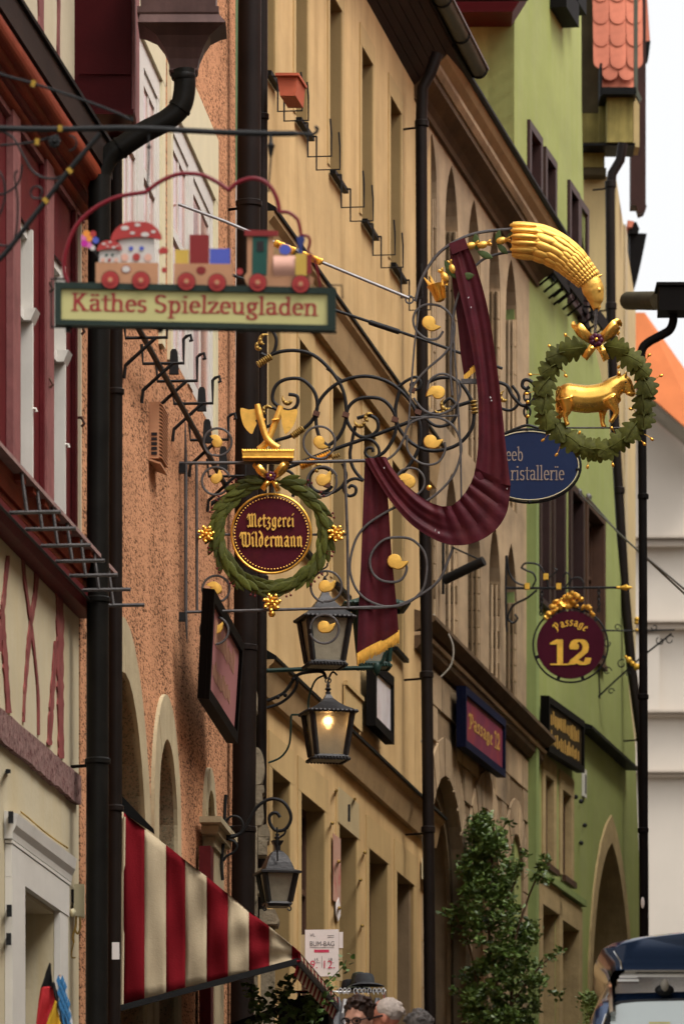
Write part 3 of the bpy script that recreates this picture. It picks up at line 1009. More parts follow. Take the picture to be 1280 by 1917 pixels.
# louvred vent box
vb = thing('vent_box', 'small orange louvred vent box on the roughcast wall', 'vent', FO.at(285, 860))
ua, ub = FO.u(279), FO.u(291)
za, zb = FO.z(279, 858), FO.z(279, 752)
mb = MB()
FO.box(mb, ua, ub, .003, .075, za, zb)
body = mb.build('housing', 'toy_wood', vb)
for i in range(16):
    mb = MB()
    zz = za + (zb - za) * (i + .4) / 16
    FO.profile(mb, [(.075, zz), (.10, zz - .012), (.10, zz - .005), (.075, zz + .012)], ua, ub)
    mb.build('slat', 'toy_wood', vb)
for i in range(5):
    mb = MB()
    zz = za + (zb - za) * (.06 + i * .085)
    FO.box(mb, ua - .004, ua - .001, .018, .06, zz, zz + (zb - za) * .055)
    mb.build('vent_slot', 'toy_black', vb)
mb = MB()
FO.profile(mb, [(.003, za - .02), (.09, za - .05), (.09, za - .035), (.003, za - .005)], ua - .03, ub)
mb.build('drip', 'toy_wood', vb)
# ================================================================ yellow house
yuL, yuR = FY.u(470), FY.u(806)
yg = ground_z(52) - .6
yz = FY.z(775, 160)
yellow = thing('plastered_house', 'ochre yellow plastered house with rows of deep narrow windows', 'house', FY.W(yuR, 0, ground_z(60)))
rowA = [(495, 513), (552, 574), (615.6, 638), (675.6, 696), (729, 749)]
rowB = [(500, 523), (559, 583), (621, 644), (679, 701), (732, 752)]
rowC = [(508, 541), (562, 606), (633, 666), (689, 724), (741, 773)]
zA0, zA1 = FY.z(676, 404), FY.z(676, 87)
zB0, zB1 = FY.z(732, 1204), FY.z(732, 861)
zC1 = FY.z(689, 1588)
zC0 = FY.z(741, 2010)
holes = []
for a, b in rowA:
    holes.append((FY.u(a), FY.u(b), zA0, zA1))
for a, b in rowB:
    holes.append((FY.u(a), FY.u(b), zB0, zB1))
for a, b in rowC:
    holes.append((FY.u(a), FY.u(b), zC0, zC1))
mb = MB()
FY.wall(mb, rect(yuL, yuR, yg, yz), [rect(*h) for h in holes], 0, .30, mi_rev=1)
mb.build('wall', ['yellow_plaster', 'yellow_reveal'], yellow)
for i, (a, b, c, d) in enumerate(holes):
    w = window(FY, yellow, a + .003, b - .003, c + .003, d - .003, -.17 if i < 10 else -.16, 'brown_wood', 'glass', .07, (), (.62,), .06)
    mb = MB()
    t = .13 if i < 10 else .2
    e = .012
    FY.box(mb, a - t, a - .001, -.003, e, c, d)
    FY.box(mb, b + .001, b + t, -.003, e, c, d)
    FY.box(mb, a - t, b + t, -.003, e + .002, d + .001, d + t * 1.5)
    mb.build('window_surround', 'yellow_surround', yellow)
    if i < 10:
        mb = MB()
        FY.box(mb, a - .03, b + .05, .013, .065, c - .075, c - .035)
        mb.build('sill', 'black_flashing', w)
# string courses with flashing
def course(y_top, x_ref, h, o, name='cornice'):
    zt = FY.z(x_ref, y_top, o)
    mb = MB()
    FY.profile(mb, [(.002, zt - h), (.06, zt - h), (.08, zt - h * .72), (o * .55, zt - h * .5), (o * .62, zt - h * .3), (o - .02, zt - h * .18), (o - .02, zt - .035), (.002, zt - .035)], yuL + .3, yuR - .02)
    mb.build(name, 'ochre_moulding', yellow)
    mb = MB()
    FY.profile(mb, [(.002, zt - .033), (o, zt - .033), (o, zt - .005), (.002, zt + .10)], yuL + .3, yuR)
    mb.build(name + '_flashing', 'black_flashing', yellow)
course(560, 640, .42, .17)
course(1362, 660, .32, .17)
# small ledge under the third row
mb = MB()
FY.box(mb, FY.u(640), FY.u(672), .013, .05, FY.z(650, 1292), FY.z(650, 1284))
FY.box(mb, FY.u(640), FY.u(672), .013, .03, FY.z(650, 1350), FY.z(650, 1293))
mb.build('stone_panel', 'yellow_surround', yellow)
# eaves: boarded sloping soffit, gutter
oe, re_ = .40, .36
for i in range(6):
    t0, t1 = i / 6, (i + 1) / 6 - .015
    mb = MB()
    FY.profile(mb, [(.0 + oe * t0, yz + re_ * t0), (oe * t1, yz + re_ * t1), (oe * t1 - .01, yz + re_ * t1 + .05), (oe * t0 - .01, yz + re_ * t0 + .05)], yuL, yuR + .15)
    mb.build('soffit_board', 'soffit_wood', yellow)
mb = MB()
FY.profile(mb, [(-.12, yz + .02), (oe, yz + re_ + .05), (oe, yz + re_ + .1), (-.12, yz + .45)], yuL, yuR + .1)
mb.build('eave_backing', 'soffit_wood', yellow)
gut = MB()
gz, gr_ = yz + re_ + .11, .085
go = oe + gr_
prof = [(go + gr_ * math.cos(R(180 + 15 * i)), gz + gr_ * math.sin(R(180 + 15 * i))) for i in range(13)]
prof += [(go + gr_ * .88 * math.cos(R(360 - 15 * i)), gz + gr_ * .88 * math.sin(R(360 - 15 * i))) for i in range(13)]
FY.profile(gut, prof, yuL, yuR + .12)
FY.profile(gut, [(go + gr_ * math.cos(R(180 + 15 * i)), gz + gr_ * math.sin(R(180 + 15 * i))) for i in range(13)], yuR + .121, yuR + .127)
g_o = gut.build('gutter', 'zinc', yellow)
for x in range(6):
    u = yuR + .05 - x * 1.5
    mb = MB()
    mb.tube([FY.W(u, go + (gr_ + .006) * math.cos(R(180 + 20 * i)), gz + (gr_ + .006) * math.sin(R(180 + 20 * i))) for i in range(10)], .012, 5)
    mb.build('gutter_bracket', 'black_iron', g_o)
mb = MB()
FY.box(mb, yuL, yuR + .12, go + gr_ - .004, go + gr_ + .02, gz - .003, gz + .02)
mb.build('gutter_lip', 'copper_hopper', g_o)
shell(FY, yellow, yuL, yuR, yg, yz, 8, 'yellow_plaster', .32)
gable_roof(FY, yellow, yuL, yuR + .1, yz + .5, .45, 8, 5, 'roof_tile', gable='yellow_plaster')
# ground floor door plate and fixings
pl = thing('glass_plate', 'pale glass house number plate above the ground floor window of the yellow house', 'plate', FY.at(650, 1510))
mb = MB()
FY.box(mb, FY.u(630), FY.u(668), .014, .02, FY.z(650, 1556), FY.z(650, 1490))
mb.build('plate', 'clear_plastic', pl)
mb = MB()
c = FY.at(652, 1522, .024)
mb.box(c, .035, .02, .16)
mb.build('number', 'black_iron', pl)
for x, y in ((630, 1480), (664, 1496)):
    mb = MB()
    mb.tube([FY.at(x, y, 0), FY.at(x, y, .06)], .014)
    mb.build('fixing', 'dull_gold', pl)
for x, y in ((622, 1541), (634, 1613), (675, 1647), (683, 1596), (678, 1733), (635, 1700)):
    mb = MB()
    mb.tube([FY.at(x, y, .01), FY.at(x, y, .09)], .013)
    mb.ball(FY.at(x, y, .09), .018, 6, 4)
    o = mb.build('wall_peg', 'dull_gold', None, org=FY.at(x, y, 0))
    tag(o, {622: 'small brass peg at the top of the torn poster strip', 634: 'small brass peg halfway down the torn poster strip', 675: 'small brass peg left of the third ground floor window', 683: 'small brass peg at the upper left corner of the third ground floor window', 678: 'lowest small brass peg left of the third ground floor window', 635: 'small brass peg at the white end of the torn poster strip'}[x], 'peg', 'brass pegs in the yellow wall')
pst = thing('poster_strip', 'narrow torn reddish poster strip beside the ground floor window', 'poster', FY.at(625, 1660))
mb = MB()
FY.box(mb, FY.u(619), FY.u(632.5), .02, .026, FY.z(625, 1690), FY.z(625, 1565))
mb.build('sheet', 'poster_red', pst)
mb = MB()
FY.poly(mb, [FY.uz(*q) for q in ((624, 1690), (628, 1680), (632, 1700), (631, 1715), (627, 1725), (624, 1712))], .02, .03)
mb.build('torn_end', 'paper', pst)
tb = thing('junction_box', 'ivory cable junction box on the wall below the yellow house cornice', 'cable box', FY.at(798, 1650))
mb = MB()
FY.box(mb, FY.u(785), FY.u(797), .02, .08, FY.z(790, 1650), FY.z(790, 1610))
mb.build('housing', 'ivory_paint', tb)
mb = MB()
mb.tube(px(crv([(793, 1525), (795, 1560), (800, 1590), (806, 1620), (806, 1648), (799, 1658)], 6), 64.8), .012)
mb.tube(px(crv([(790, 1535), (791, 1570), (793, 1610)], 6), 64.8), .010)
mb.build('cable', 'concrete_grey', tb)

# ================================================================ tan stone house with lancets
tuL, tuR = FT.u(798), FT.u(1001)
tg = ground_z(64) - .6
tz = FT.z(800, 221)
tan = thing('stone_house', 'tan sandstone house with rows of pointed lancet windows', 'house', FT.W(tuR, 0, ground_z(70)))
cols = [(799, 817), (833, 857), (875, 899), (915, 936), (946, 967)]
tops = [250, 310, 373, 428, 484]
l_holes = []
for (a, b), yt in zip(cols, tops):
    ua, ub = FT.u(a), FT.u(b)
    zt = FT.z((a + b) / 2, yt)
    r = (ub - ua) / 2
    pk = .75
    h = math.sqrt((r * (1 + pk)) ** 2 - (r * pk) ** 2)
    zbot = FT.z(835, 800)
    l_holes.append((ua, ub, zt, zbot, arch_ring((ua + ub) / 2, zt - h, r, zbot, 12, pk)))
for (a, b) in cols:
    ua, ub = FT.u(a), FT.u(b)
    zt = FT.z(845, 884)
    r = (ub - ua) / 2
    pk = .75
    h = math.sqrt((r * (1 + pk)) ** 2 - (r * pk) ** 2)
    zbot = FT.z(815, 1185)
    l_holes.append((ua, ub, zt, zbot, arch_ring((ua + ub) / 2, zt - h, r, zbot, 12, pk)))
def t_arch(xl, xr, xt, yt):
    ul, ur = FT.u(xl), FT.u(xr)
    r = (ur - ul) / 2
    zt = FT.z(xt, yt)
    return ((ul + ur) / 2, zt - r, r, arch_ring((ul + ur) / 2, zt - r, r, FT.z(xl, 2060), 16))
t_arches = [t_arch(797, 869, 828, 1450), t_arch(881, 934, 904, 1511), t_arch(951, 977, 963, 1561)]
z_ledge = FT.z(900, 1296)
mb = MB()
FT.wall(mb, rect(tuL - 1.2, tuR, z_ledge, tz + .4), [h[4] for h in l_holes], 0, .20)
mb.build('wall', 'tan_stone', tan)
mb = MB()
FT.wall(mb, [(tuL - 1.2, tg), (tuR, tg), (tuR, z_ledge - .002), (tuL - 1.2, z_ledge - .002)], [a[3] for a in t_arches], 0, .34, mi_rev=1)
mb.build('lower_wall', ['tan_joint', 'tan_stone'], tan)
for i, (ua, ub, zt, zb, ring) in enumerate(l_holes):
    mb = MB()
    FT.poly(mb, ring, -.24, -.19)
    w = mb.build('window', 'glass', tan)
    for q, (du, oo, r) in enumerate(((.085, -.035, .016), (.09, -.085, .020), (.085, -.135, .016))):
        pts = [FT.W(ub - du, oo, zb), FT.W(ub - du, oo, zt - .62)]
        mb = MB()
        mb.tube(pts, r, 6)
        mb.build('rib', 'tan_stone_dark' if i % 2 else 'tan_stone', w)
        pts = [FT.W(ua + du, oo, zb), FT.W(ua + du, oo, zt - .62)]
        mb = MB()
        mb.tube(pts, r, 6)
        mb.build('rib', 'tan_stone', w)
    # weathered blocks set in the far jamb
    for k in range(7):
        z0 = zb + (zt - .6 - zb) * k / 7
        mb = MB()
        FT.box(mb, ub - .075, ub - .004, -.188, -.01, z0 + .01, z0 + (zt - .6 - zb) / 7 - .008)
        mb.build('jamb_stone', random.choice(['tan_stone', 'tan_stone', 'tan_stone_dark']), tan)
for (uc, zs, r, ring) in t_arches:
    mb = MB()
    n = len(ring)
    inn = arch_ring(uc, zs, r * .86, ring[0][1], 16)
    FT_ring = []
    for i in range(1, n):
        j = (i + 1) % n
        FT.poly(mb, [ring[i], ring[j], inn[j], inn[i]], -.16, -.12)
    mb.build('arch_rebate', 'tan_stone_dark', tan)
    mb = MB()
    FT.poly(mb, ring, -.40, -.33)
    mb.build('door_back', 'ochre_moulding', tan)
# dressed blocks of the ground floor with recessed joints, voussoirs round the arches
random.seed(5)
hc = .36
zz = z_ledge - .27
row = 0
sign_u = (FT.u(856), FT.u(943))
while zz - hc > FT.z(870, 1990):
    def clear(a):
        for (uc, zs, r, ring) in t_arches:
            rr = r + .40
            for b in (zz, zz - hc * .5, zz - hc):
                if (b < zs and abs(a - uc) < rr) or (b >= zs and math.hypot(a - uc, b - zs) < rr):
                    return False
        return True
    u = tuL - .3
    spans, cur = [], None
    while u < tuR - .02:
        if clear(u):
            cur = [u, u] if cur is None else [cur[0], u]
        elif cur:
            spans.append(cur)
            cur = None
        u += .04
    if cur:
        spans.append([cur[0], tuR - .02])
    for a, b in spans:
        x = a
        first = True
        while b - x > .12:
            w = random.uniform(.8, 1.5) * (.5 if first and row % 2 else 1)
            x1 = b if b - (x + w) < .4 else x + w
            first = False
            mb = MB()
            e = random.uniform(.016, .024)
            FT.box(mb, x + .014, x1 - .014, -.01, e, zz - hc + .010, zz - .010)
            mb.build('stone_block', 'tan_stone', tan)
            x = x1
    zz -= hc
    row += 1
for (uc, zs, r, ring) in t_arches:
    nv = 13
    for i in range(nv):
        a0, a1 = math.pi * i / nv + .016, math.pi * (i + 1) / nv - .016
        r0, r1 = r + .006, r + .40
        pts = [(uc + r0 * math.cos(a0), zs + r0 * math.sin(a0)), (uc + r1 * math.cos(a0), zs + r1 * math.sin(a0)), (uc + r1 * math.cos(a1), zs + r1 * math.sin(a1)), (uc + r0 * math.cos(a1), zs + r0 * math.sin(a1))]
        mb = MB()
        FT.poly(mb, pts, -.01, .018 + random.uniform(0, .006))
        mb.build('voussoir', 'tan_stone', tan)
    z = zs
    while z > ring[0][1] + .1:
        for sgn in (-1, 1):
            mb = MB()
            x0, x1 = uc + sgn * (r + .006), uc + sgn * (r + .38)
            FT.box(mb, min(x0, x1), max(x0, x1), -.01, .015, z - .48 + .01, z - .006)
            mb.build('stone_block', 'tan_stone', tan)
        z -= .48
# ledge
def t_course(z, prof, m, name='string_course', u0=None, u1=None):
    mb = MB()
    FT.profile(mb, [(o, z + dz) for o, dz in prof], u0 or (tuL - 1), u1 or tuR)
    return mb.build(name, m, tan)
zl = FT.z(811, 1160, .2)
t_course(zl, [(.002, -.13), (.15, -.09), (.24, -.02), (.24, .02), (.002, .10)], 'brown_cornice')
t_course(zl, [(.002, -.17), (.13, -.17), (.14, -.135), (.002, -.132)], 'tan_stone')
t_course(zl, [(.002, -.30), (.05, -.30), (.10, -.24), (.11, -.175), (.002, -.175)], 'brown_cornice')
# crowning cornice
t_course(tz, [(.002, -.05), (.04, -.05), (.05, .01), (.002, .01)], 'brown_cornice', 'cornice')
t_course(tz, [(.002, .012), (.05, .012), (.10, .06), (.22, .13), (.22, .20), (.002, .20)], 'brown_cornice', 'cornice', u1=tuR + .05)
t_course(tz, [(.002, .202), (.24, .202), (.28, .25), (.28, .30), (.002, .30)], 'tan_stone', 'cornice', u1=tuR + .06)
t_course(tz, [(.002, .302), (.28, .302), (.34, .36), (.38, .43), (.002, .43)], 'ochre_moulding', 'cornice', u1=tuR + .08)
t_course(tz, [(.002, .432), (.40, .432), (.42, .46), (.42, .49), (.002, .50)], 'black_flashing', 'gutter', u1=tuR + .1)
shell(FT, tan, tuL - 1.2, tuR, tg, tz + .4, 9, 'tan_stone', .5)
gable_roof(FT, tan, tuL - 1.2, tuR + .05, tz + .5, .3, 9, 5, 'roof_tile')
# awning arm / black banner tube on the stone house
bt = thing('banner_pole', 'short black banner pole angled out from the stone house wall', 'pole', FT.at(830, 1085))
mb = MB()
a, b = P(831, 1086, 66.4), P(905, 1050, 66.2)
mb.tube([a, b], .052, 10)
mb.build('tube', 'black_iron', bt, smooth=True)
mb = MB()
mb.tube([P(829, 1000, 66.5), P(829, 1112, 66.5)], .018)
mb.tube([P(845, 1024, 66.4), P(898, 1048, 66.2)], .010)
mb.build('bracket', 'black_iron', bt)
cb = MB()
cb.tube(px(crv([(810, 1150), (828, 1170), (845, 1200), (848, 1225), (842, 1248), (824, 1268)], 6), 65.5), .010)
o = cb.build('cable', 'concrete_grey', None, org=P(830, 1268, 65.5))
tag(o, 'thin pale cable looping down the ledge of the stone house', 'cable')
cb = MB()
cb.tube(px(crv([(793, 1278), (802, 1290), (804, 1310), (803, 1340), (797, 1365), (788, 1390)], 6), 64.6), .012)
o = cb.build('cable', 'concrete_grey', None, org=P(800, 1390, 64.6))
tag(o, 'thin pale cable curving round the yellow house downpipe', 'cable')

# ================================================================ green house
guL, guR = FG.u(962), FG.u(1200)
gg = ground_z(72) - .6
gzt = FG.z(1000, -250)
green = thing('green_house', 'light green plastered house with dark brown window frames', 'house', FG.W(guR, 0, ground_z(80)))
g_w1 = [(987, 1009, 240, 432), (1017, 1036, 290, 478), (1062, 1079, 352, 560), (1081, 1096, 384, 592)]
g_w2 = [(1007, 1024, 852, 1120), (1032, 1053, 880, 1145), (1064, 1088, 915, 1180), (1094, 1127, 946, 1215)]
g_w3 = [(1018, 1033, 1450, 1612), (1050, 1066, 1478, 1635)]
g_w4 = [(1008, 1038, 1692, 2000), (1045, 1076, 1722, 2000)]
gh = []
for a, b, y0, y1 in g_w1 + g_w2 + g_w3 + g_w4:
    gh.append((FG.u(a), FG.u(b), FG.z(a, y1), FG.z(a, y0)))
ul, ur = FG.u(1104), FG.u(1177)
r = (ur - ul) / 2
pk = .35
hh = math.sqrt((r * (1 + pk)) ** 2 - (r * pk) ** 2)
g_zt = FG.z(1143, 1578)
g_arch = arch_ring((ul + ur) / 2, g_zt - hh, r, FG.z(1104, 2040), 14, pk)
edge = [(1200, 2060), (1195, 1600), (1188, 1400), (1177, 1300), (1165, 1130), (1153, 1000), (1147, 900), (1140, 800), (1124, 700), (1100, 600), (1094, 480), (1088, 200), (1086, -250)]
outer = [(guL, FG.z(1200, 2060)), FG.uz(1200, 2060)] + [FG.uz(*e) for e in edge[1:]] + [(guL, FG.z(1086, -250))]
mb = MB()
FG.wall(mb, outer, [rect(*h) for h in gh] + [g_arch], 0, .3, mi_rev=1)
mb.build('wall', ['green_plaster', 'ochre_sand'], green)
for i, (a, b, c, d) in enumerate(gh):
    if i < 8:
        mb = MB()
        t = .09
        FG.box(mb, a - .05, a + t, -.24, .035, c, d)
        FG.box(mb, b - t, b + .05, -.24, .035, c, d)
        FG.box(mb, a - .05, b + .05, -.24, .037, d - .003, d + .09)
        FG.box(mb, a - .05, b + .05, -.24, .06, c - .06, c + .003)
        mb.build('window_surround', 'dark_frame' if i < 7 else 'brown_wood', green)
        window(FG, green, a + t + .003, b - t - .003, c + .006, d - .006, -.12, 'brown_wood', 'glass', .05, (), (.6,), .05)
    elif i < 10:
        mb = MB()
        t = .22
        FG.box(mb, a - t, a - .001, -.003, .02, c - .02, d)
        FG.box(mb, b + .001, b + t, -.003, .02, c - .02, d)
        FG.box(mb, a - t, b + t, -.003, .022, d + .001, d + .22)
        mb.build('window_surround', 'ochre_sand', green)
        mb = MB()
        FG.box(mb, a - .1, b + .12, .022, .07, c - .10, c - .03)
        mb.build('sill', 'brown_wood', green)
        window(FG, green, a + .003, b - .003, c + .003, d - .003, -.06, 'brown_wood', 'glass', .07, (), (), .06)
    else:
        mb = MB()
        t = .25
        FG.box(mb, a - t, a - .001, -.003, .05, c, d)
        if i == 11:
            FG.box(mb, b + .001, b + t, -.003, .05, c, d)
        FG.box(mb, a - t, b + (t if i == 11 else .25), -.003, .05, d + .001, d + .30)
        mb.build('window_surround', 'ochre_sand', green)
        mb = MB()
        FG.box(mb, a + .003, b - .003, -.28, -.22, c, d - .003)
        mb.build('window', 'dark_frame', green)
mb = MB()
n = len(g_arch)
go_ = arch_ring((ul + ur) / 2, g_zt - hh, r + .26, FG.z(1104, 2040), 14, pk)
for i in range(1, n):
    j = (i + 1) % n
    s_ = MB()
    FG.poly(s_, [go_[i], go_[j], g_arch[j], g_arch[i]], -.004, .025)
    s_.build('arch_stone', 'ochre_sand', green)
mb = MB()
FG.poly(mb, arch_ring((ul + ur) / 2, g_zt - hh, r - .003, FG.z(1104, 2040), 14, pk), -.8, -.7)
mb.build('gate_back', 'dark_frame', green)
vs = [FG.W(p[0], -.3, p[1]) for p in g_arch] + [FG.W(p[0], -.7, p[1]) for p in g_arch]
mb = MB()
mb.add(vs, [(i, (i + 1) % n, (i + 1) % n + n, i + n) for i in range(1, n)])
mb.build('arch_reveal', 'ochre_sand', green)
mb = MB()
FG.box(mb, FG.u(1003), FG.u(1084), .003, .09, FG.z(1040, 1667), FG.z(1040, 1655))
mb.build('string_course', 'green_plaster_deep', green)
# corner pilaster in a deeper green
mb = MB()
FG.box(mb, FG.u(984), FG.u(989), .003, .12, gg, FG.z(984, 760))
mb.build('corner_pilaster', 'green_plaster_deep', green)
# side wall looking down the street, seen above the stone house roof
mb = MB()
FG.box(mb, guL, guL + .3, -9, -.002, FG.z(962, 2060), gzt)
mb.build('side_wall', 'green_plaster_deep', green)
mb = MB()
FG.box(mb, guL + .3, guR - 1, -9, -8.7, gg, gzt)
mb.build('rear_wall', 'green_plaster', green)
# eaves box at the top of the side wall
mb = MB()
a, b = P(852, 50, 72.6), P(955, 49, 72.6)
mb.prism([P(846, 51, 72.4), P(956, 50, 72.4), P(985, 4, 72.4), P(990, -140, 72.4), P(846, -140, 72.4)], (0, -.7, 0))
mb.build('eave_end', 'dark_red_box', green)
mb = MB()
mb.prism([P(846, 3, 71.6), P(988, 2, 71.6), P(990, -8, 71.6), P(846, -8, 71.6)], (0, -.12, 0))
mb.build('eave_flashing', 'black_flashing', green)
# top brackets
for x0, y0, x1, y1 in ((1028, -20, 1058, 18), (1050, -30, 1072, 13)):
    mb = MB()
    FG.box(mb, FG.u(x0), FG.u(x1 - 6), .0, .2, FG.z(x0, y0 + 34), FG.z(x0, y0 - 10))
    mb.build('eave_bracket', 'frame_black', green)
# black lean-to roof ledge over a recess
mb = MB()
FG.profile(mb, [(.003, FG.z(1085, 1352)), (.17, FG.z(1085, 1352) - .06), (.17, FG.z(1085, 1352) - .10), (.003, FG.z(1085, 1352) - .09)], FG.u(1082), FG.u(1170))
mb.build('lean_to', 'black_flashing', green)
mb = MB()
FG.box(mb, FG.u(1088), FG.u(1093), .003, .03, FG.z(1090, 1492), FG.z(1090, 1440))
mb.build('plate', 'white_paint', green)
mb = MB()
FG.box(mb, FG.u(1089.5), FG.u(1092), .0305, .034, FG.z(1090, 1485), FG.z(1090, 1450))
mb.build('plate_text', 'print_grey', green)
for x, y in ((1077, 1492), (1087, 1500), (1087, 1578), (1094, 1545)):
    mb = MB()
    mb.ball(FG.at(x, y, .03), .03, 6, 4)
    mb.build('hinge_pin', 'black_iron', green)
# iron flower basket brackets under the upper windows
for x, y in ((1003, 478), (1030, 500), (1078, 560)):
    fb = thing('window_basket', {1003: 'dark iron flower basket under the leftmost upper window of the green house', 1030: 'dark iron flower basket under the middle upper window of the green house', 1078: 'dark iron flower basket under the right upper windows of the green house'}[x], 'basket', FG.at(x, y), 'iron baskets on the green house')
    mb = MB()
    u0, z0 = FG.uz(x, y)
    FG.box(mb, u0, u0 + 1.3, .005, .03, z0 - .05, z0 + .02)
    for i in range(4):
        uu = u0 + .05 + i * .38
        mb.tube([FG.W(uu, 0, z0), FG.W(uu, .16, z0 - .02), FG.W(uu, .18, z0 - .22), FG.W(uu, .02, z0 - .34)], .016, 5)
    FG.box(mb, u0, u0 + 1.3, .17, .2, z0 - .2, z0 - .02)
    mb.build('basket', 'frame_black', fb)

# ================================================================ beige house behind, its tiled hood and fascia
YB = 86.0
beige = thing('beige_house', 'beige house with olive boards and a tiled hood at the far right of the row', 'house', P(1140, 1990, YB))
mb = MB()
mb.prism([P(1088, 2080, YB), P(1152, 2080, YB), P(1152, 330, YB), P(1088, 330, YB)], (0, .3, 0))
mb.build('side_wall', 'beige_plaster', beige)
mb = MB()
FB = Fac(1560, 1152, YB)
FB.box(mb, FB.u(1152), FB.u(1189), -.3, 0, ground_z(84), FB.z(1152, 330))
mb.build('front_wall', 'beige_plaster', beige)
mb = MB()
FB.box(mb, FB.u(1166), FB.u(1170), .003, .03, ground_z(84), FB.z(1152, 330))
mb.build('pilaster', 'pale_stone', beige)
mb = MB()
mb.box(P(1150, 200, YB + 5), 1.2, 6, .1)
# olive boarding under the hood
def board(x0, x1, y0, y1, m, Y=YB - .3, t=.3, name='board'):
    b = MB()
    b.prism([P(x0, y1, Y), P(x1, y1, Y), P(x1, y0, Y), P(x0, y0, Y)], (0, t, 0))
    return b.build(name, m, beige)
board(1079, 1122, -200, 211, 'dark_brown_wood', YB - .05, .2)
board(1115, 1124, -200, 118, 'olive_boards', YB - .12, .06)
board(1088, 1120, 212, 266, 'olive_boards', YB - .1, .3)
board(1121, 1134, 180, 266, 'olive_boards', YB - .3, .3)
board(1135.5, 1184, 180, 266, 'olive_boards', YB - .8, .8)
board(1185, 1196, 176, 275, 'beige_plaster', YB - .6, .5)
board(1088, 1188, 267.5, 272, 'black_flashing', YB - .75, .7)
board(1090, 1131, 274, 313, 'olive_boards', YB - .3, .3)
board(1090, 1134, 314, 327, 'dark_brown_wood', YB - .32, .3)
board(1126, 1190, 163, 176, 'black_flashing', YB - 1.0, .9)
board(1180, 1208, -200, 384, 'fascia_brown', YB + 1.5, .4)
mb = MB()
mb.prism([P(1190, 384, YB + 1.4), P(1210, 384, YB + 1.4), P(1205, 396, YB + 1.4), P(1195, 400, YB + 1.4)], (0, .3, 0))
mb.build('fascia_end', 'fascia_brown', beige)
board(1186, 1193, -200, 170, 'zinc', YB - .95, .15, 'verge_flashing')
b = MB()
b.prism([P(1186, 170, YB - 1), P(1193, 168, YB - 1), P(1201, 185, YB - 1), P(1196, 190, YB - 1)], (0, .15, 0))
b.build('verge_flashing', 'zinc', beige)
board(1122, 1126.5, 118, 180, 'black_flashing', YB - 1.0, .6, 'verge_flashing')
# beaver-tail tiles, one by one, on the steep hood
tile = MB()
tw, th = .205, .42
pts = [(-tw / 2, th), (-tw / 2, th * .28)] + [(tw / 2 * math.cos(R(180 + 20 * i)), th * .28 + th * .28 * math.sin(R(180 + 20 * i))) for i in range(1, 9)] + [(tw / 2, th * .28), (tw / 2, th)]
tile.prism([Vector((a, 0, b)) for a, b in pts], (0, .018, 0))
tile_me = tile.mesh('tile', ['roof_tile'])
base = P(1126, 163, YB - .6)
pitch = R(28)
mpp = YB / F
row = 0
y = 150.0
while y > -60:
    off = 0 if row % 2 else -.10
    for c in range(-1, 3):
        x = 1141 + c * 31.5 + (15.5 if row % 2 else 0)
        if x < 1118 or x > 1196:
            continue
        yy = y
        p = P(x, yy, YB - .62) + Vector((0, (150 - y) * mpp * .25 - row * .0, 0))
        M = Matrix.Translation(p + Vector((0, -.02 * (row % 2), 0))) @ Matrix.Rotation(-.30, 4, 'X') @ Matrix.Diagonal((1.04 + random.uniform(-.02, .02), 1, 1, 1))
        inst(tile_me, 'tile', beige, M)
    y -= 22.3
    row += 1
mb = MB()
mb.prism([P(1124, 163, YB - .55), P(1188, 163, YB - .55), P(1188, -80, YB + .2), P(1122, -80, YB + .2)], (0, .1, 0))
mb.build('hood_backing', 'roof_tile', beige)
# far tiled corner and ornaments against the sky
far_c = thing('far_gable_edge', 'distant tiled gable edge with dark finial against the white sky', 'roof', P(1205, 120, 100))
mb = MB()
mb.prism([P(1196, -80, 100), P(1206, -80, 100), P(1216, 78, 100), P(1202, 78, 100)], (0, .4, 0))
mb.build('tiles', 'roof_tile', far_c)
mb = MB()
mb.prism([P(1202, 78, 99.9), P(1217, 76, 99.9), P(1213, 108, 99.9), P(1209, 114, 99.9), P(1203, 112, 99.9)], (0, .3, 0))
mb.build('finial', 'frame_black', far_c)
dz_ = thing('far_bay', 'dark carved bay bracket jutting from the far end of the row', 'bay', P(1190, 535, 96))
mb = MB()
mb.prism([P(1178, 436, 96), P(1210, 437, 96), P(1199, 492, 96), P(1197, 500, 96), P(1188, 530, 96), P(1178, 536, 96)], (0, 1.0, 0))
mb.prism([P(1176, 418, 95.9), P(1190, 415, 95.9), P(1196, 428, 95.9), P(1192, 437, 95.9), P(1176, 437, 95.9)], (0, .8, 0))
mb.build('bracket', 'frame_black', dz_)
mb = MB()
mb.prism([P(1174, 412, 95.8), P(1186, 414, 95.8), P(1182, 425, 95.8), P(1174, 425, 95.8)], (0, .6, 0))
mb.build('tiles', 'roof_tile', dz_)

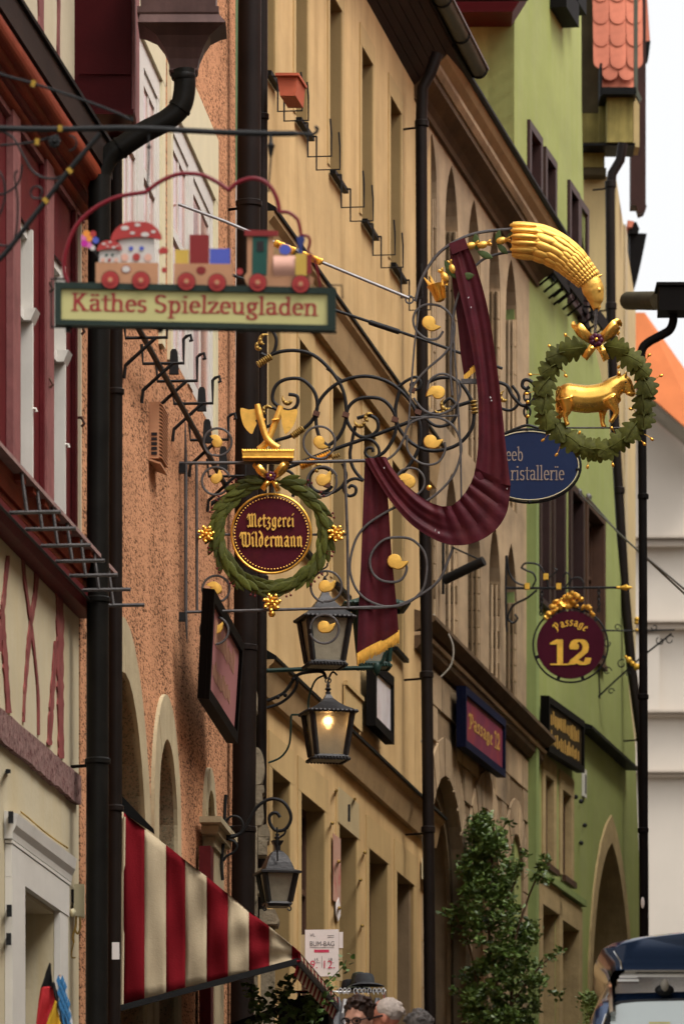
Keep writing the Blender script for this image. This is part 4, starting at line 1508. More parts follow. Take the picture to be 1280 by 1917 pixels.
# ================================================================ white house at the end of the street
YW = 118.0
white = thing('white_house', 'tall off-white house with grey string courses under an orange roof at the street end', 'house', P(1280, 1990, YW))
mb = MB()
mb.prism([P(1150, 2100, YW), P(1460, 2100, YW), P(1460, 980, YW), P(1300, 830, YW), P(1228, 770, YW), P(1186, 735, YW), P(1150, 720, YW)], (0, 8, 0))
mb.build('wall', 'white_plaster', white)
for y0, y1, o in ((1008, 1012, .34), (1013, 1024, .22), (1165, 1169, .34), (1170, 1180, .22), (1333, 1337, .3), (1338, 1343, .18), (1445, 1449, .3), (1450, 1456, .18)):
    mb = MB()
    mb.prism([P(1150, y1, YW - .003), P(1460, y1, YW - .003), P(1460, y0, YW - .003), P(1150, y0, YW - .003)], (0, -o, 0))
    mb.build('string_course', 'white_moulding', white)
for i in range(60):
    x = 1188 + i * 2.6
    mb = MB()
    mb.prism([P(x, 1023.8, YW - .23), P(x + 1.3, 1023.8, YW - .23), P(x + 1.3, 1016, YW - .23), P(x, 1016, YW - .23)], (0, -.06, 0))
    if x < 1284:
        mb.build('dentil', 'white_moulding', white)
mb = MB()
mb.prism([P(1150, 1330, YW - .003), P(1233, 1330, YW - .003), P(1233, 1190, YW - .003), P(1150, 1190, YW - .003)], (0, -.12, 0))
mb.build('panel', 'white_plaster', white)
mb = MB()
mb.prism([P(1170, 585, YW - .5), P(1206, 585, YW - .5), P(1330, 760, YW - .5), P(1330, 842, YW - 1.0), P(1228, 752, YW - 1.0), P(1170, 712, YW - 1.0)], (0, .3, 0))
mb.build('roof', 'far_roof', white)
mb = MB()
mb.prism([P(1170, 712, YW - .95), P(1228, 752, YW - .95), P(1330, 842, YW - .95), P(1330, 872, YW - .2), P(1228, 785, YW - .2), P(1170, 742, YW - .2)], (0, .15, 0))
mb.build('soffit', 'concrete_grey', white)  # grey strip painted in for the shade under this eave
# ================================================================ houses across the street (right-hand side, they shade the canyon)
FX = Fac(1400, 2150, 40.0)
def far_side(u0, u1, zt, m, roofm, label):
    h = thing('street_house', label, 'house', FX.W(u0, 0, ground_z(u0)))
    def Wm(u, o, z):
        return FX.O + FX.d * u - FX.n * o + Vector((0, 0, z))
    def bx_(mb, a, b, o0, o1, z0, z1):
        q = [(a, o0), (a, o1), (b, o1), (b, o0)]
        mb.box8([Wm(x, y, z0) for x, y in q] + [Wm(x, y, z1) for x, y in q])
    mb = MB()
    bx_(mb, u0, u1, -6, 0, ground_z(u0) - .5, zt)
    mb.build('wall', m, h)
    mb = MB()
    mb.prism([Wm(u0, .4, zt + .003), Wm(u0, -3, zt + 3.5), Wm(u0, -6.4, zt + .003)], FX.d * (u1 - u0))
    mb.build('roof', roofm, h)
    n = max(2, int((u1 - u0) / 2.4))
    for k in range(3):
        for i in range(n):
            a = u0 + (u1 - u0) * (i + .3) / n
            z0 = ground_z((u0 + u1) / 2) + 1.0 + k * 2.9
            if z0 + 1.5 > zt:
                continue
            mb = MB()
            bx_(mb, a, a + .95, .003, .05, z0, z0 + 1.5)
            w = mb.build('window', 'white_paint', h)
            mb = MB()
            bx_(mb, a + .08, a + .87, .053, .06, z0 + .08, z0 + 1.42)
            mb.build('pane', 'glass', w)
far_side(6, 24, ground_z(15) + 10.5, 'cream_plaster', 'roof_tile', 'cream plastered house opposite the red timber house, outside the right edge')
far_side(24.1, 38, ground_z(31) + 11.0, 'beige_plaster', 'roof_tile', 'beige house opposite the orange house, outside the right edge')
far_side(38.1, 56, ground_z(47) + 10.0, 'white_plaster', 'roof_tile', 'white house opposite the yellow house, outside the right edge')
far_side(56.1, 74, ground_z(65) + 11.0, 'yellow_plaster', 'roof_tile', 'yellow house opposite the stone house, outside the right edge')

far_side(74.1, 100, ground_z(86) + 11.0, 'cream_plaster', 'roof_tile', 'cream house opposite the green house, outside the right edge')

# ================================================================ downpipes, hoppers
def collar(o, parent, c, r, h=.05, m='brown_pipe'):
    mb = MB()
    mb.lathe(c, (0, 0, 1), [(r, 0), (r + .012, .01), (r + .012, h - .01), (r, h)], 16)
    return mb.build('collar', m, parent, smooth=True)

def downpipe(label, pts, Y, r_px, rings, m='brown_pipe', n=16, name='downpipe', group=None):
    s = Y / F
    t = thing(name, label, 'downpipe', P(pts[-1][0], pts[-1][1], Y), group)
    mb = MB()
    mb.tube(px(pts, Y), r_px * s, n)
    p = mb.build('pipe', m, t, smooth=True)
    for (x, y) in rings:
        collar(p, t, P(x, y, Y), r_px * s, .05 * (Y / 45), m)
        c = MB()
        c.tube([P(x, y, Y), P(x, y, Y) + Vector((-.22, .12, 0))], .012)
        c.build('pipe_clip', m, t)
    return t

# left pair
downpipe('thick dark downpipe in front of the red house corner below the copper hopper', [(187, 330), (184, 900), (183, 1450), (181, 2080)], 41.5, 21, [(183, 1130), (183, 1432), (187, 560)], 'green_black_pipe')
downpipe('thinner dark brown downpipe right behind the thick left one', [(216, 215), (217, 700), (216, 1500), (212, 2080)], 42.6, 13, [(217, 740), (216, 1520)])
# copper hopper with its elbow
hop = thing('rain_hopper', 'brown copper rain hopper with a swan neck pipe at the upper left', 'rain hopper', P(345, 140, 41.8))
def sq_rings(rows, Y, depth_scale=1.0):
    out = []
    for xc, y, hw in rows:
        s = Y / F
        c = P(xc, y, Y)
        h = hw * s
        out.append([c + Vector((-h, -h * depth_scale, 0)), c + Vector((h, -h * depth_scale, 0)), c + Vector((h, h * depth_scale, 0)), c + Vector((-h, h * depth_scale, 0))])
    return out
mb = MB()
rows = sq_rings([(335, -90, 72), (335, 27, 70)], 41.8, .8)
mb.loft(rows, closed=True)
mb.build('box', 'copper_hopper', hop)
mb = MB()
rows = sq_rings([(335, 26, 76), (335, 37, 76), (338, 41, 74), (342, 57, 82), (343, 62, 70), (344, 75, 50), (345, 95, 37), (345, 115, 29), (344, 132, 26), (344, 136, 27), (344, 140, 24)], 41.8, .8)
mb.loft(rows, closed=True)
mb.f.append((0, 1, 2, 3)); mb.m.append(0)
mb.build('funnel', 'copper_hopper', hop)
mb = MB()
pts = crv([(345, 130), (346, 165), (338, 200), (312, 225), (272, 246), (232, 272), (205, 292), (190, 320), (187, 350)], 7)
mb.tube(px(pts, 41.6), [20.5 * 41.6 / F] * len(pts), 16)
neck = mb.build('swan_neck', 'green_black_pipe', hop, smooth=True)
for i, j in ((14, 15), (36, 37)):
    mb = MB()
    a, b = px([pts[i], pts[j]], 41.6)
    mb.tube([a, b], 22.5 * 41.6 / F, 16)
    mb.build('joint_ring', 'green_black_pipe', neck, smooth=True)
mb = MB()
mb.lathe(P(344, 150, 41.6), (0, 0, 1), [(.076, 0), (.079, .01), (.079, .03), (.076, .04)], 16)
mb.build('joint_ring', 'green_black_pipe', neck, smooth=True)
# pair between the orange and the yellow house
downpipe('thick dark brown downpipe between the orange and the yellow house', [(468, -60), (465, 500), (460, 1100), (456, 1600), (452, 2080)], 52.4, 22, [(466, 388), (458, 1220), (455, 1560)])
downpipe('slimmer dark brown downpipe beside the yellow house corner', [(490, -60), (490, 300), (489, 900), (488, 1750)], 53.2, 11, [(490, 225), (490, 620), (489, 1090)])
downpipe('dark brown downpipe at the right end of the yellow house', [(818, 100), (806, 135), (790, 165), (788, 240), (790, 700), (798, 1200), (802, 1600), (806, 2080)], 63.6, 11, [(789, 238), (798, 1270), (801, 1560)])
for (x0, y0, x1, y1) in ((803, 1715, 806, 1730), (804, 1742, 807, 1762), (804, 1790, 807, 1806)):
    pass
downpipe('leaning dark downpipe down the right edge of the green house', [(1165, 268), (1160, 300), (1145, 325), (1141, 360), (1143, 600), (1148, 760), (1156, 900), (1168, 1100), (1181, 1250), (1200, 1390), (1204, 1600), (1206, 2060)], 81.0, 9, [(1142, 352), (1143, 580), (1158, 925), (1200, 1385)])
# gutter box and pipe at the far right
gb = thing('rain_hopper', 'black square gutter box with a bent downpipe against the sky at the right', 'rain hopper', P(1203, 1990, 66))
mb = MB()
mb.box(P(1268, 566, 66), 74 * 66 / F, .42, 44 * 66 / F)
mb.build('box', 'frame_black', gb)
mb = MB()
mb.box(P(1266, 539, 66), 80 * 66 / F, .46, 6 * 66 / F)
mb.build('box_rim', 'frame_black', gb)
mb = MB()
mb.tube([P(1176, 563, 70), P(1234, 563, 66.4)], .10, 14)
mb.build('gutter', 'dark_brown_wood', gb, smooth=True)
mb = MB()
pts = crv([(1259, 580), (1259, 602), (1252, 618), (1236, 628), (1214, 640), (1202, 652), (1199, 672), (1200, 720), (1202, 950), (1203, 1200), (1204, 1500), (1204, 1800), (1204, 2040)], 6)
mb.tube(px(pts, 66), 8.2 * 66 / F, 14)
mb.build('pipe', 'frame_black', gb, smooth=True)
for y in (935, 1310, 1560):
    collar(None, gb, P(1203, y, 66), 8.2 * 66 / F, .06, 'frame_black')
mb = MB()
mb.ball(P(1202, 1690, 65.9), (.02, .01, .06), 8, 5)
mb.build('paint_mark', 'paper', gb)

# stone scroll of a portal between the pipes and the yellow house
sc = thing('stone_scroll', 'weathered carved stone scrollwork behind the downpipes left of the yellow house', 'stonework', P(485, 1760, 52.9))
def blockp(pts, Y, t, nm='stone_block', m='grey_stone'):
    b = MB()
    b.prism([P(x, y, Y) for x, y in pts], (0, t, 0))
    return b.build(nm, m, sc)
blockp([(472, 1282), (478, 1284), (482, 1300), (481, 1330), (472, 1335)], 52.75, .3)
blockp(crv([(472, 1398), (484, 1400), (492, 1414), (495, 1435), (492, 1455), (487, 1468), (472, 1468)], 4), 52.75, .3, 'volute')
blockp([(470, 1470), (494, 1470), (495, 1482), (491, 1486), (494, 1530), (489, 1545), (470, 1545)], 52.75, .3)
blockp([(470, 1546), (482, 1546), (482, 1650), (470, 1650)], 52.72, .3)
blockp([(483, 1548), (500, 1542), (505, 1556), (505, 1566), (483, 1566)], 52.76, .3, 'volute')
blockp([(483, 1567), (504, 1567), (504, 1573), (500, 1576), (500, 1600), (483, 1600)], 52.72, .3)
blockp([(468, 1652), (482, 1652), (482, 1990), (468, 1990)], 52.72, .3)
blockp([(483, 1625), (498, 1625), (498, 1650), (483, 1650)], 52.8, .3)
blockp([(483, 1652), (495, 1652), (495, 1672), (483, 1672)], 52.8, .3)
blockp([(486, 1702), (515, 1702), (523, 1722), (520, 1730), (486, 1730)], 52.6, .4)
blockp([(488, 1731), (514, 1731), (514, 1990), (488, 1990)], 52.75, .3)
# sticker on the thin pipe
stk = MB()
stk.prism([P(210, 1796, 42.3), P(224, 1796, 42.3), P(224, 1764, 42.3), P(210, 1764, 42.3)], (0, .004, 0))
o = stk.build('sticker', 'paper', None, org=P(217, 1796, 42.3))
tag(o, 'small white paper sticker on the brown downpipe beside the awning', 'sticker')
# utility box by the door
ub_ = thing('utility_box', 'small ivory utility box with dangling wires beside the left door', 'cable box', P(146, 1730, 41.6))
mb = MB()
mb.prism([P(139, 1714, 41.6), P(158, 1716, 41.6), P(158, 1655, 41.6), P(139, 1655, 41.6)], (0, .12, 0))
mb.build('housing', 'ivory_paint', ub_)
mb = MB()
mb.ball(P(137, 1709, 41.55), (.022, .03, .03), 10, 6)
mb.build('lamp_cap', 'ivory_paint', ub_, smooth=True)
mb = MB()
mb.prism([P(134, 1688, 41.62), P(138.5, 1688, 41.62), P(138.5, 1665, 41.62), P(134, 1665, 41.62)], (0, .1, 0))
mb.build('hinge_plate', 'black_iron', ub_)
mb = MB()
mb.tube(px(crv([(143, 1715), (142, 1735), (137, 1752), (139, 1765)], 5), 41.6), .008, 5)
mb.tube(px(crv([(150, 1716), (151, 1735), (146, 1748), (141, 1740)], 5), 41.6), .007, 5)
mb.tube(px(crv([(138, 1765), (134, 1790), (142, 1793)], 5), 41.6), .005, 5)
mb.build('wires', 'dull_gold', ub_)
for x, y, w in ((15, 1444, 12), (17, 1705, 10), (16, 1758, 9), (20, 1530, 13)):
    mb = MB()
    a = FR.at(x, y, 0)
    mb.tube([a, FR.at(x, y, .05)], .016)
    mb.box(FR.at(x + 1, y, .05), .03, .04, .07 if y > 1500 else .02)
    o = mb.build('wall_hook', 'black_iron', None, org=a)
    tag(o, {1444: 'small black iron hook below the mauve band of the cream wall', 1705: 'thin black bolt beside the white door jamb', 1758: 'square black iron lug low beside the white door jamb', 1530: 'black iron pintle at the top corner of the white door surround'}[y], 'hook')
wr = MB()
wr.tube(px(crv([(24, 1508), (50, 1528), (78, 1552), (104, 1572), (128, 1588)], 6), 39.5), .006, 5)
o = wr.build('wire', 'dull_gold', None, org=P(24, 1508, 39.5))
tag(o, 'thin twisted wire strung above the white door surround', 'wire')
# ================================================================ lettering: strokes swept by a broad nib
def A_(cx, cy, rx, ry, a0, a1, n=12):
    return [(cx + rx * math.cos(R(a0 + (a1 - a0) * i / n)), cy + ry * math.sin(R(a0 + (a1 - a0) * i / n))) for i in range(n + 1)]
S = lambda x, y, w=.09: [(x - w, y), (x + w, y)]      # serif
SERIF = {
 'K': (.68, [[(.12, 0), (.12, .7)], [(.14, .30), (.47, .68)], [(.24, .40), (.52, .02)], S(.12, .012), S(.12, .69), S(.46, .69), S(.54, .012)]),
 'a': (.50, [A_(.22, .36, .14, .12, 160, 0, 8) + [(.36, .10), (.40, .02), (.46, .03)], [(.36, .28)] + A_(.22, .14, .14, .13, 80, 360, 12)]),
 't': (.36, [[(.16, .62), (.16, .12)] + A_(.24, .10, .08, .09, 180, 300, 6), [(.04, .46), (.32, .46)]]),
 'h': (.58, [[(.12, 0), (.12, .72)], A_(.28, .32, .15, .15, 180, 0, 10) + [(.43, 0)], S(.12, .012, .08), S(.44, .012, .08), [(.05, .70), (.12, .71)]]),
 'e': (.48, [[(.08, .26), (.40, .26)] + A_(.24, .24, .17, .23, 5, 310, 16)]),
 's': (.42, [A_(.21, .35, .13, .115, 40, 250, 10) + A_(.20, .12, .135, .12, 70, -150, 10)]),
 'S': (.58, [A_(.29, .52, .18, .165, 35, 250, 12) + A_(.28, .18, .19, .175, 75, -150, 12)]),
 'p': (.56, [[(.13, -.22), (.13, .46)], A_(.28, .23, .17, .23, 150, -150, 16), S(.13, -.21, .08), [(.04, .44), (.13, .46)]]),
 'i': (.28, [[(.13, 0), (.13, .46)], S(.13, .012, .08), [(.04, .45), (.13, .46)], A_(.13, .64, .025, .025, 0, 360, 6)]),
 'l': (.28, [[(.13, 0), (.13, .72)], S(.13, .012, .08), [(.04, .70), (.13, .71)]]),
 'z': (.46, [[(.05, .45), (.36, .45)], [(.37, .44), (.07, .03)], [(.06, .02), (.40, .02)], [(.06, .45), (.05, .38)], [(.40, .02), (.41, .1)]]),
 'u': (.58, [[(.12, .46)] + [(.12, .16)] + A_(.26, .14, .14, .13, 180, 350, 8), [(.43, .46), (.43, .02), (.50, .012)], [(.04, .45), (.12, .46)], [(.36, .45), (.43, .46)]]),
 'g': (.50, [A_(.23, .31, .14, .15, 0, 360, 16), [(.33, .40), (.44, .47)], [(.16, .17), (.12, .09), (.20, .05), (.34, .03)] + A_(.24, -.10, .17, .11, 60, -200, 12)]),
 'd': (.56, [[(.42, .72), (.42, .02), (.50, .012)], A_(.27, .23, .18, .23, 30, 330, 16), [(.34, .70), (.42, .71)]]),
 'n': (.58, [[(.12, 0), (.12, .46)], A_(.28, .31, .15, .16, 180, 0, 10) + [(.43, 0)], S(.12, .012, .08), S(.44, .012, .08), [(.04, .44), (.12, .46)]]),
 'b': (.54, [[(.12, .72), (.12, .05)], A_(.27, .23, .17, .23, 150, -150, 16), [(.04, .70), (.12, .71)]]),
 'r': (.40, [[(.12, 0), (.12, .46)], A_(.27, .30, .13, .16, 170, 50, 8), S(.12, .012, .08), [(.04, .44), (.12, .46)]]),
 ' ': (.24, []),
}
SERIF['ä'] = (SERIF['a'][0], SERIF['a'][1] + [A_(.14, .64, .02, .02, 0, 360, 6), A_(.32, .64, .02, .02, 0, 360, 6)])
SERIF['ï'] = (.28, SERIF['i'][1][:3] + [A_(.05, .64, .015, .015, 0, 360, 6), A_(.21, .64, .015, .015, 0, 360, 6)])
def stem(x, h=.46, b=.0):
    return [(x - .05, h - .02), (x, h - .06), (x, b + .07), (x + .05, b + .02)]
BLACK = {
 'M': (.77, [[(.02, .50), (.10, .66), (.20, .60), (.16, .48), (.08, .42)], [(.20, .62), (.22, .10), (.12, .0), (.05, .05)], [(.22, .58), (.36, .68), (.40, .60), (.40, .06), (.44, .02)], [(.42, .58), (.56, .68), (.62, .60), (.62, .08), (.70, .02)], [(.22, .10), (.29, .02)]]),
 'W': (.80, [[(.02, .50), (.10, .66), (.20, .60), (.16, .48), (.08, .42)], [(.20, .64), (.22, .12), (.30, .02), (.42, .08)], [(.42, .66), (.42, .08), (.52, .0), (.66, .10)], [(.58, .64), (.70, .56), (.70, .10), (.60, .02)], [(.30, .66), (.36, .60)]]),
 'e': (.38, [[(.22, .48), (.12, .38), (.12, .08), (.20, .01), (.30, .07)], [(.22, .48), (.30, .38), (.16, .26)]]),
 't': (.32, [[(.14, .62), (.14, .07), (.20, .01), (.28, .06)], [(.05, .45), (.27, .45)]]),
 'z': (.40, [[(.06, .42), (.14, .48), (.30, .42), (.14, .26), (.28, .16), (.26, -.04), (.12, -.14), (.05, -.06)]]),
 'g': (.42, [[(.24, .48), (.10, .40), (.10, .10), (.18, .02), (.30, .10)], [(.30, .46), (.31, .0), (.26, -.12), (.12, -.16), (.05, -.08)], [(.20, .48), (.34, .42)]]),
 'r': (.34, [stem(.13), [(.15, .40), (.24, .48), (.31, .41)]]),
 'i': (.24, [stem(.12), [(.10, .62), (.16, .68)]]),
 'l': (.24, [[(.06, .68), (.12, .62), (.12, .07), (.18, .01)]]),
 'd': (.42, [[(.10, .72), (.24, .62), (.32, .42), (.32, .10), (.22, .01), (.12, .08), (.12, .36), (.20, .46), (.30, .42)]]),
 'm': (.66, [stem(.12), [(.14, .40), (.24, .48), (.32, .41), (.32, .07), (.36, .02)], [(.34, .40), (.44, .48), (.52, .41), (.52, .07), (.58, .01)]]),
 'n': (.46, [stem(.12), [(.14, .40), (.24, .48), (.32, .41), (.32, .07), (.38, .01)]]),
 'a': (.44, [[(.10, .42), (.18, .48), (.30, .42), (.30, .07), (.38, .01)], [(.30, .26), (.18, .28), (.10, .18), (.12, .06), (.20, .02), (.30, .10)]]),
 'P': (.56, [[(.06, .52), (.12, .66), (.22, .60), (.22, .0), (.10, -.06)], [(.22, .62), (.38, .68), (.46, .56), (.46, .34), (.34, .24), (.24, .30)]]),
 's': (.34, [[(.28, .44), (.16, .48), (.08, .38), (.26, .18), (.18, .03), (.05, .06)]]),
 ' ': (.22, []),
}
FAT = {
 '1': (.50, [[(.26, .02), (.26, .68)], [(.26, .02), (.26, .5)], S(.26, .015, .19), [(.06, .60), (.24, .70)]]),
 '2': (.62, [A_(.16, .52, .05, .06, 0, 360, 8), A_(.30, .50, .19, .20, 150, 0, 10) + [(.46, .38), (.12, .10)], [(.08, .03), (.22, .11), (.40, .02), (.52, .06), (.56, .18)]]),
}
def text_mesh(mb, txt, font, origin, ux, uy, un, size, nib=(.11, .035), ang=0.0, depth=.01, track=0.0, squeeze=1.0, path=None):
    """letters in the plane (ux, uy); every stroke a raised prism. path(x)->(origin, ux, uy) lets them follow a curve"""
    x = 0.0
    e = 0
    hw, hh = nib
    rect4 = [(-hw / 2, -hh / 2), (hw / 2, -hh / 2), (hw / 2, hh / 2), (-hw / 2, hh / 2)]
    ca, sa = math.cos(ang), math.sin(ang)
    N4 = [(a * ca - b * sa, a * sa + b * ca) for a, b in rect4]
    def hull(pts):
        pts = sorted(set((round(a, 5), round(b, 5)) for a, b in pts))
        def half(it):
            h = []
            for p in it:
                while len(h) > 1 and (h[-1][0] - h[-2][0]) * (p[1] - h[-2][1]) - (h[-1][1] - h[-2][1]) * (p[0] - h[-2][0]) <= 0:
                    h.pop()
                h.append(p)
            return h[:-1]
        return half(pts) + half(pts[::-1])
    for ch in txt:
        adv, strokes = font[ch]
        if path:
            O, U, V = path(x + adv * squeeze / 2)
            sh = -adv * squeeze / 2
        else:
            O, U, V = origin, ux, uy
            sh = x
        for s in strokes:
            for i in range(len(s) - 1):
                p, q = s[i], s[i + 1]
                pts = hull([(p[0] + a, p[1] + b) for a, b in N4] + [(q[0] + a, q[1] + b) for a, b in N4])
                if len(pts) < 3:
                    continue
                e += 1
                dz = depth * (1 + .12 * ((e * 7) % 11) / 11)
                mb.prism([O + U * ((a * squeeze + sh) * size) + V * (b * size) for a, b in pts], un * dz)
        x += adv * squeeze + track
    return x * size

def text_width(txt, font, size, squeeze=1.0, track=0.0):
    return sum(font[c][0] * squeeze + track for c in txt) * size

def sans(mb_name, txt, mats, parent, origin, size, ux=Vector((1, 0, 0)), uy=Vector((0, 0, 1)), xs=1.0, lift=.003):
    cu = bpy.data.curves.new('t', 'FONT')
    cu.body = txt
    cu.size = 1.0
    cu.extrude = 0.0
    o = bpy.data.objects.new('t', cu)
    COL.objects.link(o)
    dg = bpy.context.evaluated_depsgraph_get()
    me = bpy.data.meshes.new_from_object(o.evaluated_get(dg))
    bpy.data.objects.remove(o)
    un = ux.cross(uy)
    M = rot_axes(ux * size * xs, uy * size, un * 1.0, origin + un * lift)
    me.transform(M)
    me.transform(Matrix.Translation(-wl_of(parent)))
    me.materials.clear()
    _mats(me, mats)
    ob = bpy.data.objects.new(mb_name, me)
    COL.objects.link(ob)
    ob.parent = parent
    return ob

EX, EZ, EN = Vector((1, 0, 0)), Vector((0, 0, 1)), Vector((0, -1, 0))

# ================================================================ toy shop sign with the painted train
YK = 30.0
sk = YK / F
toy = thing('toy_shop_sign', 'green framed toy shop sign with a painted wooden train on top', 'shop sign', P(365, 620, YK))
TILT = Matrix.Rotation(-.018, 4, 'Y')
def KP(x, y, d=0.0):
    # the board hangs a touch lower on its right end
    return P(x, y + (x - 365) * .0, YK, d)
def kpoly(name, pts, mats, d0, t, parent=toy):
    b = MB()
    b.prism([KP(x, y, d0) for x, y in pts], (0, -t, 0))
    return b.build(name, mats, parent)
sl = lambda x: (x - 105) * .021
def kq(x0, x1, y0, y1):
    return [(x0, y1 + sl(x0)), (x1, y1 + sl(x1)), (x1, y0 + sl(x1)), (x0, y0 + sl(x0))]
back = kpoly('board', kq(104, 629, 533, 612), 'dark_green_frame', 0, .05)
for q in (kq(104, 629, 533, 545), kq(104, 629, 603, 612.5), kq(104, 116, 545.2, 602.8), kq(613, 629, 545.2, 602.8)):
    kpoly('frame_rail', q, 'dark_green_frame', .051, .018)
kpoly('panel', kq(116.3, 612.7, 545.4, 602.6), 'cream_panel', .051, .004)
mb = MB()
U = (KP(613, 545 + sl(613)) - KP(116, 545 + sl(116))).normalized()
V = Vector((-U.z, 0, U.x))
size = 46 * sk
want = 460 * sk
w0 = text_width('Käthes Spielzeugladen', SERIF, size)
text_mesh(mb, 'Käthes Spielzeugladen', SERIF, KP(136, 585.5, .0552), U, V, EN, size, (.115, .045), 0, .002, squeeze=want / w0)
mb.build('lettering', 'red_letter', toy)
# outline wire above
wire = crv([(128, 530), (120, 505), (124, 470), (142, 425), (175, 392), (220, 369), (273, 360)], 8) + crv([(273, 360), (300, 340), (335, 326), (375, 327), (405, 340), (428, 356)], 8)
wire += crv([(428, 356), (445, 342), (470, 334), (492, 338), (508, 352), (519, 375), (523, 397)], 8)
wire2 = crv([(523, 397), (540, 398), (556, 410), (561, 425), (563, 440)], 6) + crv([(563, 440), (577, 443), (580, 455), (577, 470), (585, 480), (592, 497), (596, 520), (600, 540)], 6)
mb = MB()
mb.tube(px(wire, YK), 4.0 * sk, 8)
mb.tube(px(wire2, YK), [3.6 * sk * (1 - .5 * i / len(wire2)) for i in range(len(wire2))], 8)
mb.build('outline_wire', 'crimson_wire', toy, smooth=True)
# train on the board: cut-out plates
def disc(name, x, y, r, mats, d, t, parent=toy, ry=None, n=24):
    return kpoly(name, arc(x, y, r, 0, 360 - 360 / n, n=n - 1, ry=ry), mats, d, t, parent)
def wagon(x0, x1, y0, y1, name):
    pts = [(x0 + 3, y1), (x1 - 3, y1 + 1), (x1, y1 - 6), (x1, y0 + 1), (x0, y0), (x0, y1 - 6)]
    return kpoly(name, pts, 'toy_wood', .02, .016)
def wheel(x, y, parent):
    w = disc('wheel', x, y, 17.5, 'toy_black', .068, .006, parent)
    disc('tyre', x, y, 16, 'toy_red', .074, .004, parent)
    disc('wheel_ring', x, y, 10.5, 'toy_darkred', .078, .002, parent)
    disc('wheel_disc', x, y, 9, 'toy_red', .080, .002, parent)
    disc('hub', x, y, 4.2, 'toy_wood', .082, .003, parent)
wg1 = wagon(180, 297, 494, 536, 'wagon')
wg2 = wagon(326, 436, 496, 539, 'wagon')
for x, y in ((208, 530), (265, 531)):
    wheel(x, y, wg1)
for x, y in ((350, 533), (407, 535)):
    wheel(x, y, wg2)
disc('badge', 237, 507, 9, 'toy_darkred', .036, .002, wg1, .85)
disc('badge', 237, 507, 7.5, 'toy_white', .038, .002, wg1, .8)
disc('badge', 377, 509, 9, 'toy_darkred', .036, .002, wg2, .85)
# blocks riding in the second wagon
kpoly('toy_block', [(328, 496), (354, 496), (354, 470), (328, 470)], 'toy_yellow', .018, .014)
kpoly('toy_block', [(355, 496), (392, 497), (392, 442), (355, 442)], 'toy_darkred', .018, .016)
kpoly('toy_block', [(393, 497), (431, 497), (431, 468), (393, 468)], 'toy_blue', .018, .014)
# toadstool figures in the first wagon
def toadstool(cx, top, base, capw, stalkw, pname='toadstool', big=True):
    caph = (base - top) * .45
    stalk = kpoly('toadstool', [(cx - stalkw, base), (cx + stalkw, base), (cx + stalkw * .93, top + caph * .8), (cx - stalkw * .93, top + caph * .8)], 'toy_white', .012 if big else .02, .014)
    cap = crv([(cx - capw, top + caph), (cx - capw * .85, top + caph * .45), (cx - capw * .45, top + caph * .06), (cx, top), (cx + capw * .5, top + caph * .06), (cx + capw * .87, top + caph * .45), (cx + capw, top + caph * .95), (cx + capw * .5, top + caph * .86), (cx, top + caph * .84), (cx - capw * .5, top + caph * .9)], 5, True)
    d = .027 if big else .035
    c = kpoly('cap', cap, 'toy_red', d, .012, stalk)
    b = MB()
    for (fx, fy, fr) in ((-.45, .35, .16), (.35, .70, .17), (-.15, .62, .10), (.05, .18, .12), (.68, .55, .1)):
        b2 = kpoly('spot', arc(cx + capw * fx, top + caph * fy, capw * fr, 0, 345, n=11, ry=.55), 'toy_white', d + .012, .002, stalk)
    fy = top + caph + (base - top - caph) * .35
    for sx in (-1, 1):
        disc('eye', cx + sx * stalkw * .28, fy, stalkw * .12, 'toy_blue' if big else 'toy_green', d + .002 if big else .036, .002, stalk)
        disc('cheek', cx + sx * stalkw * .62, fy + stalkw * .48, stalkw * .2, 'toy_skin', d + .001 if big else .036, .002, stalk)
    disc('nose', cx, fy + stalkw * .46, stalkw * .2 if big else stalkw * .14, 'toy_red', d + .003 if big else .037, .003, stalk)
    return stalk
toadstool(256, 418, 495, 47, 35)
toadstool(206, 454, 495, 23, 20, big=False)
for x, y, r, m in ((163, 440, 6.5, 'toy_orange'), (175, 440, 6, 'toy_red'), (158, 447, 6, 'toy_pink'), (168, 449, 6, 'toy_orange'), (180, 452, 6, 'toy_blue'), (159, 458, 6.5, 'toy_magenta'), (168, 461, 5.5, 'toy_pink'), (174, 466, 5, 'toy_white')):
    disc('flower', x, y, r, m, .014 + r * .001, .008, n=14)
mb = MB()
mb.tube([KP(172, 462, .02), KP(184, 482, .02)], 2.2 * sk, 6)
mb.build('flower_stalk', 'toy_black', toy)
kpoly('hand', [(297, 471), (305, 464), (313, 467), (316, 472), (312, 477), (304, 477), (300, 480)], 'toy_red', .02, .012)
disc('coupling', 308, 508, 5, 'toy_red', .02, .014)
disc('coupling', 449, 511, 6, 'toy_red', .02, .014)
